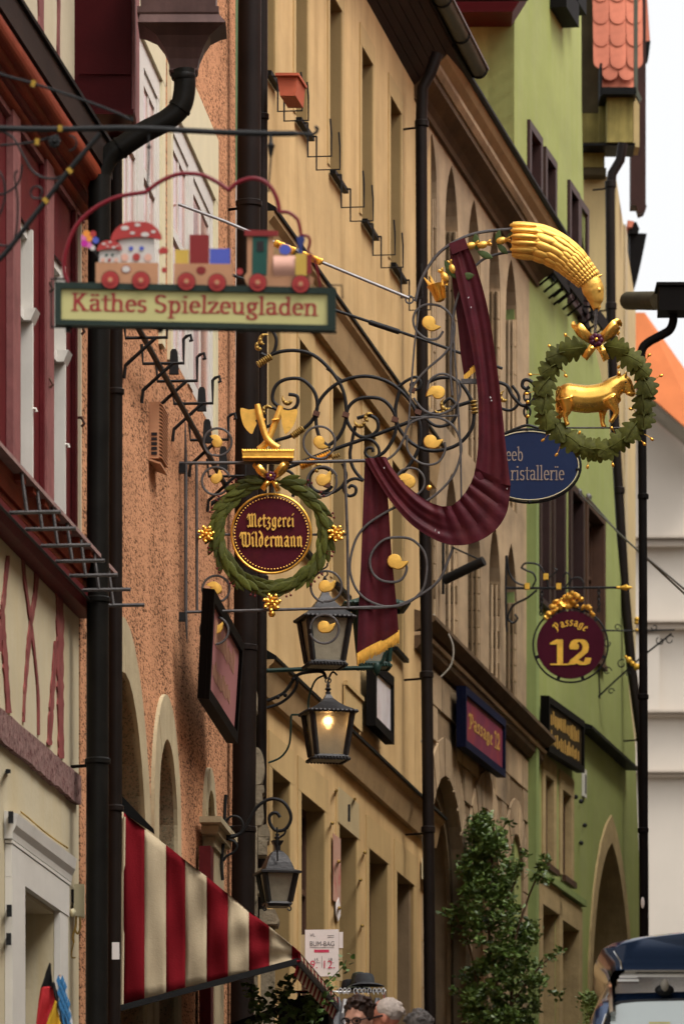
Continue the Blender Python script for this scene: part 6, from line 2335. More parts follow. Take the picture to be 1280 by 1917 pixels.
leg([(1052, 748, 14), (1051, 768, 8.5), (1045, 780, 5.4), (1047, 792, 4.6), (1051, 799, 5.2)], -.05)
leg([(1132, 750, 13), (1128, 767, 8.5), (1127, 780, 5.4), (1128, 792, 4.6), (1132, 799, 5.2)], -.05)
leg([(1139, 748, 14), (1148, 764, 9), (1152, 774, 6), (1147, 785, 4.8), (1141, 793, 5.0)], .05)
tail = crv([(1047, 724, 4), (1042, 730, 2.5), (1040, 748, 2.0), (1041, 768, 2.6), (1043, 778, 3.4), (1045, 786, 1.2)], 4)
cw.tube([P(q[0], q[1], YM) for q in tail], [q[2] * sm for q in tail], 8)
cw.tube(px([(1157, 704), (1158, 697), (1160, 701)], YM, .05), [5 * sm, 3.5 * sm, 1 * sm], 8)
cw.tube(px([(1166, 704), (1172, 700), (1174, 690)], YM, .03), [3 * sm, 2.2 * sm, 1.0 * sm], 6)
cw.tube(px([(1170, 704), (1172, 699), (1170, 692)], YM, -.04), [3 * sm, 2.2 * sm, 1.0 * sm], 6)
put_mesh(fuse(cw, .0085, 3), 'ox', 'gold_smooth', ox)
b = MB()
b.ball(P(1170, 718, YM, .052), 1.6 * sm, 6, 4)
b.build('eye', 'toy_black', ox)

# ---- board with lettering inside the laurel wreath
bd_ = thing('butcher_board', 'round maroon board with gold blackletter words inside a laurel wreath', 'sign board', P(508, 1110, YM))
def bpart(name, b, m, smooth=False, kind=None, parent=None):
    return b.build(name, m, parent or bd_, smooth=smooth, kind=kind)
C0 = P(508, 1000, YM)
b = MB()
b.lathe(C0 + Vector((0, .02, 0)), EN, [(70 * sm, 0), (70 * sm, .05), (.01, .052)], 48)
bpart('board', b, 'maroon_board')
b = MB()
b.tube([C0 + Vector((74 * sm * math.cos(2 * math.pi * i / 64), -.025, 74 * sm * math.sin(2 * math.pi * i / 64))) for i in range(64)], 2.4 * sm, 8, closed=True)
bpart('rim', b, 'gold', True)
b = MB()
for i in range(72):
    a = 2 * math.pi * i / 72
    b.ball(C0 + Vector((68.5 * sm * math.cos(a), -.034, 67 * sm * math.sin(a))), 1.6 * sm, 7, 4)
bpart('beading', b, 'gold_leaf', True, 'stuff')
for txt, x0, y0, wpx, hpx, tl in (('Metzgerei', 463, 988, 88, 27, .0), ('Wildermann', 449, 1025, 118, 30, .0)):
    b = MB()
    size = hpx * sm * 1.32
    w0 = text_width(txt, BLACK, size)
    text_mesh(b, txt, BLACK, P(x0, y0, YM, .034), EX, EZ, EN, size, (.105, .045), R(38), .012, squeeze=wpx * sm / w0)
    bpart('lettering', b, 'gold_leaf')
# laurel wreath of separate leaves
b = MB()
b.tube(px(arc(508, 1000, 99, 95, 445, n=50), YM), 3.0 * sm, 6)
lw = bpart('laurel_ring', b, 'laurel')
random.seed(14)
n = 17
for side in (-1, 1):
    for i in range(n):
        th = 90 + side * (8 + i * 170 / n)
        for k, off in enumerate((-5, 0, 5)):
            a = R(th + random.uniform(-2, 2))
            rr = 97 + off + random.uniform(-2, 2)
            x, y = 508 + rr * math.cos(a), 1000 - rr * math.sin(a)
            tang = th + side * 90 - side * (15 if k == 2 else -6 if k == 0 else 5) + random.uniform(-7, 7)
            ln = random.uniform(36, 46)
            leaf_at(laurel_me, lw, x, y, tang, ln, .0 + (.022 if k == 1 else .008) + random.uniform(0, .01), .88, .25, 'leaf', random.uniform(-.25, .25))
for k in range(20):
    th = k * 18 + random.uniform(-5, 5)
    if 60 < th < 120:
        continue
    a = R(th)
    bb = MB()
    x0, y0 = 508 + 100 * math.cos(a), 1000 - 100 * math.sin(a)
    for w in (-.04, .03):
        x1, y1 = 508 + 121 * math.cos(a + w), 1000 - 121 * math.sin(a + w)
        bb.tube([P(x0, y0, YM, .02), P(x1, y1, YM, .03)], .5 * sm, 4)
        bb.ball(P(x1, y1, YM, .03), 2.4 * sm, 7, 5)
    bb.build('berry_sprig', 'berry', lw, smooth=True)
b = MB()
b.tube(px([(508, 870), (508, 935)], YM), 5 * sm, 4)
bpart('hanger', b, 'grey_iron')
b = MB()
for x0, x1 in ((369, 440), (577, 652)):
    b = MB()
    b.tube(px([(x0, 1000), (x1, 1000)], YM, -.02), 2.4 * sm, 6)
    bpart('stay', b, 'grey_iron')
bow_parent = bd_
bow(bd_, 507, 897, .72)
# side flowers
def gflower(x, y, r, pet=7):
    b = MB()
    for k in range(pet):
        a = 2 * math.pi * k / pet
        c = P(x + r * .55 * math.cos(a), y - r * .55 * math.sin(a), YM, .03)
        b.ball(c, Vector((r * .46, r * .30, r * .27)) * sm, 8, 5, rot=Matrix.Rotation(-a + .3, 3, 'Y'))
        b.ball(P(x + r * .92 * math.cos(a + .15), y - r * .92 * math.sin(a + .15), YM, .04), r * .22 * sm, 7, 4)
    b.ball(P(x, y, YM, .045), r * .28 * sm, 8, 5)
    b.build('gilded_flower', 'gold', bd_, smooth=True)
gflower(386, 1001, 15)
gflower(629, 1000, 15)
gflower(509, 1129, 16)
b = MB()
b.ball(P(509, 1150, YM, .02), 6.5 * sm, 10, 6)
bpart('gilded_bead', b, 'gold', True)
# ---- crown plate with crossed cleavers
cr = thing('crossed_cleavers', 'gilded crossed cleavers standing on a golden crown above the round board', 'emblem', P(502, 864, YM))
b = MB()
b.prism(px([(456, 862), (548, 862), (551, 848), (453, 848)], YM, -.04), (0, -.14, 0))
b.build('crown_base', 'gold', cr)
for i in range(21):
    b = MB()
    x = 455 + i * 4.7
    b.ball(P(x, 847, YM, .10), 2.4 * sm, 7, 4)
    b.build('crown_bead', 'gold', cr, smooth=True)
for y, r in ((861, 1.8), (849, 1.4)):
    b = MB()
    b.tube(px([(454, y), (550, y)], YM, .105), r * sm, 6)
    b.build('crown_moulding', 'gold', cr, smooth=True)
def handle(pts, d):
    b = MB()
    c = crv(pts, 5)
    b.tube([P(q[0], q[1], YM, d) for q in c], [q[2] * sm for q in c], 12)
    b.build('handle', 'gold_leaf', cr, smooth=True)
handle([(482, 760, 5.2), (486, 780, 6.6), (490, 795, 6.2), (498, 820, 6.0), (508, 833, 6.2), (521, 842, 6.5)], .07)
handle([(526, 761, 5.2), (520, 780, 6.4), (512, 800, 6.0), (503, 822, 6.0), (496, 833, 6.5), (484, 843, 6.5)], .02)
for x, y, ang in ((490, 789, .2), (516, 788, -.2)):
    b = MB()
    b.tube([P(x - 7, y + 1, YM, .05), P(x + 7, y - 1, YM, .05)], 2.4 * sm, 6)
    b.build('ferrule', 'gold', cr, smooth=True)
mpoly('blade', crv([(482, 769), (466, 770), (451, 767), (452, 785), (458, 802), (471, 815), (476, 806), (481, 795), (478, 790), (483, 785)], 3, True), 'gold_leaf', .05, .018, cr)
mpoly('blade', crv([(525, 769), (540, 770), (556, 768), (555, 782), (548, 800), (535, 814), (531, 806), (528, 795), (527, 785)], 3, True), 'gold_leaf', .02, .018, cr)
# ================================================================ black scroll bracket with the blue oval sign
YR = 51.0
sr = YR / F
kb = thing('scroll_bracket', 'large black wrought iron scroll bracket with gilded leaves behind the butcher sign', 'bracket', P(385, 950, YR))
def rt(name, pts, r, m='black_iron', d=0.0, n=8, parent=None, sm_=True, Y=YR):
    b = MB()
    s = Y / F
    b.tube(px(pts, Y, d), [q * s for q in r] if isinstance(r, (list, tuple)) else r * s, n)
    return b.build(name, m, parent or kb, smooth=sm_)
rt('scroll', crv([(489, 662), (503, 667), (514, 655), (517, 635), (510, 618)], 5), 3.2)
rt('scroll', crv([(490, 676), (515, 661), (550, 656), (585, 664), (616, 690), (640, 726), (648, 765), (645, 795), (632, 820), (612, 836)], 6), 3.4)
rt('scroll', crv([(540, 738), (556, 742), (556, 758), (544, 768), (530, 766), (512, 752), (511, 735), (520, 718), (540, 709), (566, 711), (588, 733), (594, 762), (585, 786), (566, 804), (545, 816), (515, 825)], 6), 3.4)
rt('scroll', crv([(611, 690), (640, 712)], 3), 2.0)
rt('scroll', crv([(618, 838), (600, 822), (592, 795), (593, 765), (604, 742), (628, 720), (660, 707), (694, 705), (730, 717), (760, 742), (780, 775), (787, 808), (782, 842), (765, 872), (748, 890)], 6), 3.4)
rt('scroll', crv([(668, 783), (690, 778), (705, 786), (707, 803), (695, 815), (676, 818), (660, 806), (649, 785), (652, 763), (668, 748), (690, 744), (715, 748), (733, 765), (742, 790), (736, 820), (720, 845), (700, 858)], 6), 3.4)
rt('scroll', crv([(665, 798), (660, 820), (655, 852), (662, 878), (680, 900)], 6), 3.2)
rt('scroll', crv([(663, 828), (680, 822), (697, 825), (708, 838), (708, 852), (695, 858), (684, 850), (686, 840), (696, 839), (698, 846)], 5), 3.0)
rt('scroll', crv([(680, 900), (664, 896), (650, 902), (643, 915), (652, 928), (664, 925), (666, 914), (658, 909), (652, 914)], 5), 3.0)
rt('scroll', crv([(745, 724), (762, 712), (778, 706), (787, 716), (783, 728), (772, 728), (769, 719), (777, 717)], 5), 3.0)
rt('scroll', crv([(800, 716), (825, 707), (855, 712), (876, 738), (886, 765), (883, 800), (862, 828), (830, 842), (795, 842), (765, 825), (745, 798), (740, 765), (748, 730)], 6), 3.4)
rt('scroll', crv([(828, 757), (842, 746), (854, 762), (850, 785), (832, 797), (812, 796), (793, 780)], 5), 3.0)
rt('scroll', arc(602, 899, 24, 30, 330, 22, 24), 3.2)
rt('scroll', crv([(641, 868), (648, 890), (640, 910), (622, 922), (600, 924)], 5), 3.0)
rt('scroll', crv([(492, 764), (505, 762), (520, 770), (515, 790), (498, 800)], 5), 3.0)
rt('scroll', crv([(536, 880), (548, 888), (553, 905), (548, 930)], 5), 3.0)
rt('strut', crv([(385, 947), (420, 930), (480, 900), (535, 877), (620, 843), (700, 815), (790, 781), (880, 752)], 5), 3.6)
rt('strut', [(372, 935), (390, 950), (400, 940), (440, 925)], 4)
rt('scroll', crv([(930, 715), (948, 722), (958, 740), (975, 758), (990, 757), (1002, 740), (1000, 722), (990, 712), (980, 712), (977, 722), (984, 728), (990, 724)], 6), 3.4)
rt('scroll', crv([(938, 765), (955, 768), (968, 758), (970, 740), (958, 722)], 6), 2.8)
rt('tension_rod', crv([(300, 470), (480, 530), (640, 585), (760, 625), (870, 664), (940, 690)], 3), 2.8)
b = MB()
for i in range(16):
    t = i / 15
    x, y = 694 + 50 * t, 604 + 16.5 * t
    b.tube(px(arc(x, y, 4.2, 0, 330, n=10), YR), 1.2 * sr, 4, closed=True)
    b.ball(P(x, y, YR), 4.4 * sr, 8, 5)
b.build('coil', 'black_iron', kb, smooth=True)
def wrap(x0, y0, x1, y1, r, m, n=7):
    b = MB()
    for i in range(n):
        t = i / (n - 1)
        c = P(x0 + (x1 - x0) * t, y0 + (y1 - y0) * t, YR)
        ax = (P(x1, y1, YR) - P(x0, y0, YR)).normalized()
        b.lathe(c - ax * r * .3 * sr, ax, [(r * .7 * sr, 0), (r * sr, r * .3 * sr), (r * .7 * sr, r * .6 * sr)], 10)
    b.build('wrapping', m, kb, smooth=True)
wrap(484, 682, 506, 668, 7.5, 'dull_gold')
wrap(548, 816, 566, 803, 7.5, 'dull_gold')
wrap(564, 872, 618, 850, 8.5, 'gold', 13)
wrap(622, 856, 634, 852, 5, 'dull_gold', 4)
wrap(886, 752, 888, 772, 7.5, 'dull_gold', 4)
def acanthus(x, y, r, a0, m='dull_gold'):
    """curled gilded acanthus tip"""
    b = MB()
    c = arc(x, y, r, a0, a0 + 200, r * .35, 12)
    b.tube(px(c, YR, .02), [(.9 + 3.4 * math.sin(math.pi * i / 12)) * sr for i in range(13)], 6)
    for k in (3, 6, 9):
        q = c[k]
        b.ball(P(q[0], q[1], YR, .03), 3.4 * sr, 7, 5)
    b.build('acanthus', m, kb, smooth=True)
for x, y, r, a in ((541, 748, 13, 150), (676, 790, 13, 170), (691, 785, 11, 60), (838, 760, 15, 120), (825, 765, 12, 200), (500, 772, 12, 40), (496, 640, 14, 60), (488, 650, 10, 100), (597, 880, 10, 60), (946, 745, 13, 100)):
    acanthus(x, y, r, a)
for x, y in ((592, 775), (647, 777), (739, 786), (782, 772), (612, 908), (771, 730)):
    b = MB()
    b.box(P(x, y, YR), 12 * sr, .06, 9 * sr, Matrix.Rotation(.3, 3, 'Y'))
    b.build('clip', 'rust_iron', kb)
# chain
ch = thing('sign_chain', 'short black chain with gilded beads holding the blue oval sign', 'chain', P(986, 800, YR))
for i, y in enumerate((742, 757, 771, 786)):
    b = MB()
    if i % 2 == 0:
        b.tube(px(arc(986, y, 6, 0, 340, n=16, ry=1.6), YR), 2.4 * sr, 6, closed=True)
    else:
        b.tube([P(986, y + 9.5 * math.sin(2 * math.pi * k / 16), YR, 6 * sr * math.cos(2 * math.pi * k / 16)) for k in range(16)], 2.4 * sr, 6, closed=True)
    b.build('link', 'black_iron', ch, smooth=True)
for y in (754, 781):
    b = MB()
    b.ball(P(987, y, YR, .03), 3.5 * sr, 8, 5)
    b.build('gilded_bead', 'gold', ch, smooth=True)
blue = thing('oval_sign', 'navy blue oval hanging sign with taupe serif lettering', 'shop sign', P(990, 940, YR))
b = MB()
b.prism(px(arc(990, 873, 93, 0, 352.5, n=47, ry=.70), YR, 0), (0, -.035, 0))
b.build('board', 'blue_sign', blue)
b = MB()
b.tube(px(arc(990, 873, 96, 0, 352.5, n=47, ry=.715), YR, .018), 2.6 * sr, 6, closed=True)
b.build('rim', 'black_iron', blue, smooth=True)
b = MB()
b.tube(px(arc(990, 873, 92.0, 0, 352.5, n=47, ry=.697), YR, .037), .9 * sr, 5, closed=True)
b.build('rim_line', 'ivory_paint', blue, smooth=True)
for x, y in ((986, 806), (1080, 880), (990, 941)):
    b = MB()
    b.ball(P(x, y, YR, .03), 4 * sr, 8, 5)
    b.build('lug', 'black_iron', blue, smooth=True)
b = MB()
b.tube(px(crv([(945, 812), (966, 803), (986, 797), (1006, 802), (1024, 806)], 5), YR, .02), 2.8 * sr, 6)
b.build('hanger', 'black_iron', blue, smooth=True)
for txt, x, y, w, hgt in (('eeb', 946, 864, 33, 36), ('ristallerïe', 955, 900, 101, 38)):
    b = MB()
    size = hgt * sr
    w0 = text_width(txt, SERIF, size)
    text_mesh(b, txt, SERIF, P(x, y, YR, .036), EX, EZ, EN, size, (.085, .035), 0, .002, squeeze=w * sr / w0)
    b.build('lettering', 'taupe_letter', blue)

# ================================================================ round number sign further down
YP = 71.0
sp_ = YP / F
pk_ = thing('sign_bracket', 'black iron scroll bracket with gilded tip holding the round number sign', 'bracket', P(948, 1180, YP))
rt('wall_bar', [(947, 1040), (946, 1100), (947, 1170), (948, 1182)], 2.2, 'black_iron', 0, 7, pk_, Y=YP)
rt('arm', [(947, 1101), (1040, 1101), (1140, 1100), (1155, 1100)], 2.4, 'black_iron', 0, 7, pk_, Y=YP)
rt('scroll', crv([(948, 1040), (952, 1070), (965, 1090), (990, 1098)], 5), 2.0, 'black_iron', 0, 6, pk_, Y=YP)
rt('scroll', crv([(975, 1064), (980, 1056), (990, 1054), (1008, 1058), (1020, 1078), (1026, 1100)], 5), 2.0, 'black_iron', 0, 6, pk_, Y=YP)
rt('scroll', crv([(974, 1062), (985, 1068), (997, 1073), (1002, 1085), (996, 1098)], 5), 2.0, 'black_iron', 0, 6, pk_, Y=YP)
rt('scroll', crv([(1004, 1105), (985, 1120), (962, 1132), (952, 1148), (951, 1160), (960, 1166), (968, 1158), (963, 1150)], 5), 2.2, 'black_iron', 0, 6, pk_, Y=YP)
rt('scroll', crv([(1022, 1085), (1035, 1075), (1042, 1068), (1036, 1064)], 5), 1.6, 'black_iron', 0, 6, pk_, Y=YP)
rt('scroll', crv([(1052, 1080), (1060, 1072), (1066, 1082), (1060, 1096), (1050, 1100)], 5), 1.6, 'black_iron', 0, 6, pk_, Y=YP)
rt('scroll', crv([(1064, 1100), (1070, 1084), (1085, 1082), (1092, 1094), (1088, 1100)], 5), 1.6, 'black_iron', 0, 6, pk_, Y=YP)
for x, y in ((986, 1098), (1045, 1098), (1021, 1080)):
    b = MB()
    b.box(P(x, y, YP), 9 * sp_, .08, 11 * sp_)
    b.build('gilded_clip', 'gold_paint', pk_)
b = MB()
b.lathe(P(1153, 1100, YP), EX, [(3 * sp_, 0), (3 * sp_, 6 * sp_), (2 * sp_, 7 * sp_), (6 * sp_, 18 * sp_), (3 * sp_, 24 * sp_), (1 * sp_, 30 * sp_)], 10)
b.build('gilded_tip', 'gold_paint', pk_, smooth=True)
pas = thing('number_sign', 'round maroon passage sign with number 12 and a golden crest', 'sign', P(1066, 1275, YP))
CP = P(1067, 1208, YP)
b = MB()
b.lathe(CP, EN, [(63 * sp_, 0), (63 * sp_, .05), (.01, .052)], 40)
b.build('board', 'maroon_sign', pas)
b = MB()
b.tube([CP + Vector((70 * sp_ * math.cos(2 * math.pi * i / 48), -.02, 70 * sp_ * math.sin(2 * math.pi * i / 48))) for i in range(48)], 1.9 * sp_, 6, closed=True)
b.build('ring', 'black_iron', pas, smooth=True)
for a in (45, 110, 70, 250, 290, 200, 340):
    b = MB()
    b.bar(CP + Vector((62 * sp_ * math.cos(R(a)), -.02, 62 * sp_ * math.sin(R(a)))), CP + Vector((70 * sp_ * math.cos(R(a)), -.02, 70 * sp_ * math.sin(R(a)))), 6 * sp_, .03, EN)
    b.build('spacer', 'black_iron', pas)
random.seed(31)
for k in range(46):
    t = random.random()
    x = 1066 + (t - .5) * 90
    h = 34 * (1 - (2 * t - 1) ** 2) ** .7
    y = 1145 - math.sqrt(max(0, 70 ** 2 - (x - 1067) ** 2)) + 66 - random.random() * h * .9
    b = MB()
    b.ball(P(x, y, YP, .02 + random.random() * .05), Vector((random.uniform(4, 7), 4, random.uniform(3, 6))) * sp_, 7, 4, rot=Matrix.Rotation(random.uniform(-1, 1), 3, 'Y'))
    b.build('crest_leaf', 'gold', pas, smooth=True)
for k in range(7):
    a = R(40 + k * 17)
    rt('crest_curl', crv([(1066, 1140), (1066 + 20 * math.cos(a), 1142 - 24 * math.sin(a)), (1066 + 26 * math.cos(a) + 3, 1142 - 31 * math.sin(a)), (1066 + 22 * math.cos(a) + 4, 1142 - 32 * math.sin(a))], 4), 1.8, 'gold', .04, 6, pas, Y=YP)
for x in (1014, 1120):
    b = MB()
    for i in range(8):
        y = 1106 + i * 6 if x == 1014 else 1103 + i * 5.5
        if i % 2:
            b.tube(px(arc(x - (i * .3 if x == 1014 else -i * .0), y, 2.6, 0, 330, n=10, ry=1.5), YP), 1.2 * sp_, 5, closed=True)
        else:
            b.tube([P(x - (i * .3 if x == 1014 else 0), y + 4.2 * math.sin(2 * math.pi * k / 10), YP, 2.6 * sp_ * math.cos(2 * math.pi * k / 10)) for k in range(10)], 1.2 * sp_, 5, closed=True)
    b.build('chain', 'black_iron', pas, smooth=True)
b = MB()
size = 66 * sp_
text_mesh(b, '12', FAT, P(1030, 1246, YP, .054), EX, EZ, EN, size, (.17, .045), 0, .004, squeeze=1.0)
b.build('lettering', 'gold_paint', pas)
b = MB()
tw = text_width('Passage', BLACK, 1.0)
def ring_path(x):
    a = R(136) - (x / tw) * R(92)
    rr = 37 * sp_
    O = CP + Vector((rr * math.cos(a), -.054, rr * math.sin(a) - 2 * sp_))
    U_ = Vector((math.sin(a), 0, -math.cos(a)))
    return O, U_, Vector((math.cos(a), 0, math.sin(a)))
text_mesh(b, 'Passage', BLACK, None, None, None, EN, 21 * sp_, (.11, .05), R(38), .003, path=ring_path)
b.build('lettering', 'gold_paint', pas)

# ================================================================ far thin bracket on the green house
YQ = 79.0
sq = YQ / F
fb_ = thing('sign_bracket', 'thin black triangular bracket with gilded rosettes at the far right', 'bracket', P(1118, 1310, YQ))
for pts, r in (([(1118, 1180), (1180, 1181), (1262, 1179)], 1.6), ([(1118, 1180), (1122, 1308)], 1.5), ([(1113, 1310), (1150, 1275), (1200, 1230), (1256, 1186)], 1.9)):
    rt('bar', pts, r, 'black_iron', 0, 6, fb_, Y=YQ)
for c in (arc(1137, 1204, 9, 90, 400, 4, 18), arc(1136, 1256, 8, 0, 320, 4, 18), arc(1163, 1243, 9, 60, 380, 4, 18), arc(1235, 1200, 8, 120, 440, 4, 18), arc(1253, 1198, 9, 40, 360, 4, 18), arc(1155, 1174, 6, 0, 320, 3, 14), arc(1224, 1174, 6, 180, 500, 3, 14), arc(1143, 1294, 6, 0, 330, 3, 14), arc(1175, 1262, 5, 0, 330, 2, 14)):
    rt('scroll', c, 1.1, 'black_iron', 0, 5, fb_, Y=YQ)
for x, y, r in ((1176, 1236, 6), (1183, 1243, 5), (1191, 1249, 6.5), (1191, 1160, 5), (1190, 1166, 4), (1191, 1180, 3), (1170, 1230, 3)):
    b = MB()
    b.ball(P(x, y, YQ, .03), r * sq, 8, 5)
    b.build('gilded_bead', 'gold_paint', fb_, smooth=True)
# two stay cables to the right
for i, (x, y) in enumerate(((1082, 922), (1100, 931))):
    b = MB()
    a = FG.at(x, y, .02)
    b.tube([a, P(1160, 1000 + i * 2, 74), P(1300, 1130 - i * 10, 60)], .011, 5)
    b.ball(a, .05, 7, 5)
    o = b.build('stay_cable', 'grey_iron', None, org=a)
    tag(o, ('upper stay cable running from the green house to the right', 'lower stay cable running from the green house to the right')[i], 'cable', 'stay cables on the green house')

# ================================================================ framed box signs along the walls
def wall_sign(fac, name, label, q, o_top, o_bot, frame, panel, letter, rows, fw=.07, thick=.16):
    """q: near-top, far-top, near-bottom, far-bottom pixels of the front face"""
    (xa, ya), (xb, yb), (xc, yc), (xd, yd) = q
    a, b_, c, d = fac.at(xa, ya, o_top), fac.at(xb, yb, o_top), fac.at(xc, yc, o_bot), fac.at(xd, yd, o_bot)
    t = thing(name, label, 'wall sign', c)
    nrm = (b_ - a).cross(c - a).normalized()
    if nrm.dot(fac.n) < 0:
        nrm = -nrm
    mb = MB()
    mb.prism([a, b_, d, c], -nrm * thick)
    mb.build('case', frame, t)
    U_, V_ = (b_ - a), (a - c)
    def pt(u, v):
        lo = c + (d - c) * u
        hi = a + (b_ - a) * u
        return lo + (hi - lo) * v
    fu, fv = fw / U_.length, fw / V_.length
    for u0, u1, v0, v1 in ((0, fu, 0, 1), (1 - fu, 1, 0, 1), (fu, 1 - fu, 0, fv), (fu, 1 - fu, 1 - fv, 1)):
        mb = MB()
        mb.prism([pt(u0, v0) + nrm * .001, pt(u1, v0) + nrm * .001, pt(u1, v1) + nrm * .001, pt(u0, v1) + nrm * .001], nrm * .03)
        mb.build('frame_rail', frame, t)
    mb = MB()
    mb.prism([pt(fu * 1.02, fv * 1.02) + nrm * .001, pt(1 - fu * 1.02, fv * 1.02) + nrm * .001, pt(1 - fu * 1.02, 1 - fv * 1.02) + nrm * .001, pt(fu * 1.02, 1 - fv * 1.02) + nrm * .001], nrm * .004)
    mb.build('panel', panel, t)
    for txt, u0, v0, wu, hv, font in rows:
        mb = MB()
        if font is None:                     # worn lettering, only its upright strokes still tell
            nb = 15
            for k in range(nb):
                a0 = u0 + wu * (k + random.uniform(.05, .2)) / nb
                a1 = u0 + wu * (k + random.uniform(.6, .85)) / nb
                b0 = v0 + hv * random.uniform(0, .2)
                b1 = v0 + hv * random.uniform(.6, 1.0)
                mb.prism([pt(a0, b0) + nrm * .006, pt(a1, b0) + nrm * .006, pt(a1, b1) + nrm * .006, pt(a0, b1) + nrm * .006], nrm * .003)
            mb.build('lettering', letter, t, kind='stuff')
            continue
        size = hv * V_.length
        w0 = text_width(txt, font, size)
        text_mesh(mb, txt, font, pt(u0, v0) + nrm * .006, (pt(u0 + .1, v0) - pt(u0, v0)).normalized(), V_.normalized(), nrm, size, (.11, .05), R(38) if font is BLACK else 0, .003, squeeze=wu * U_.length / w0)
        mb.build('lettering', letter, t)
    return t
wall_sign(FO, 'wall_sign', 'tilted black framed box sign with a faded pink panel on the orange wall', ((394, 1102), (450, 1203), (384, 1308), (438, 1392)), .30, .22, 'frame_black', 'pink_panel', 'faint_letter',
          [('bars', .16, .58, .68, .26, None), ('bars', .16, .26, .60, .20, None)], .09, .06)
wall_sign(FT, 'wall_sign', 'navy framed purple passage sign on the stone house above the arches', ((866, 1284), (941, 1348), (866, 1398), (941, 1456)), .16, .14, 'navy_frame', 'purple_panel', 'ochre_letter',
          [('Passage', .12, .40, .60, .34, BLACK), ('12', .76, .40, .14, .40, FAT)], .08, .07)
wall_sign(FG, 'wall_sign', 'black framed dark panel with ochre lettering on the green house', ((1022, 1302), (1089, 1350), (1022, 1406), (1089, 1447)), .14, .12, 'frame_black', 'brown_panel', 'ochre_letter',
          [('bars', .1, .50, .8, .30, None), ('bars', .1, .14, .8, .30, None)], .08, .07)
wall_sign(FY, 'wall_sign', 'black framed pale display case on the yellow house wall', ((697, 1236), (732, 1268), (697, 1358), (732, 1394)), .12, .12, 'frame_black', 'white_panel', 'ochre_letter', [], .09, .06)
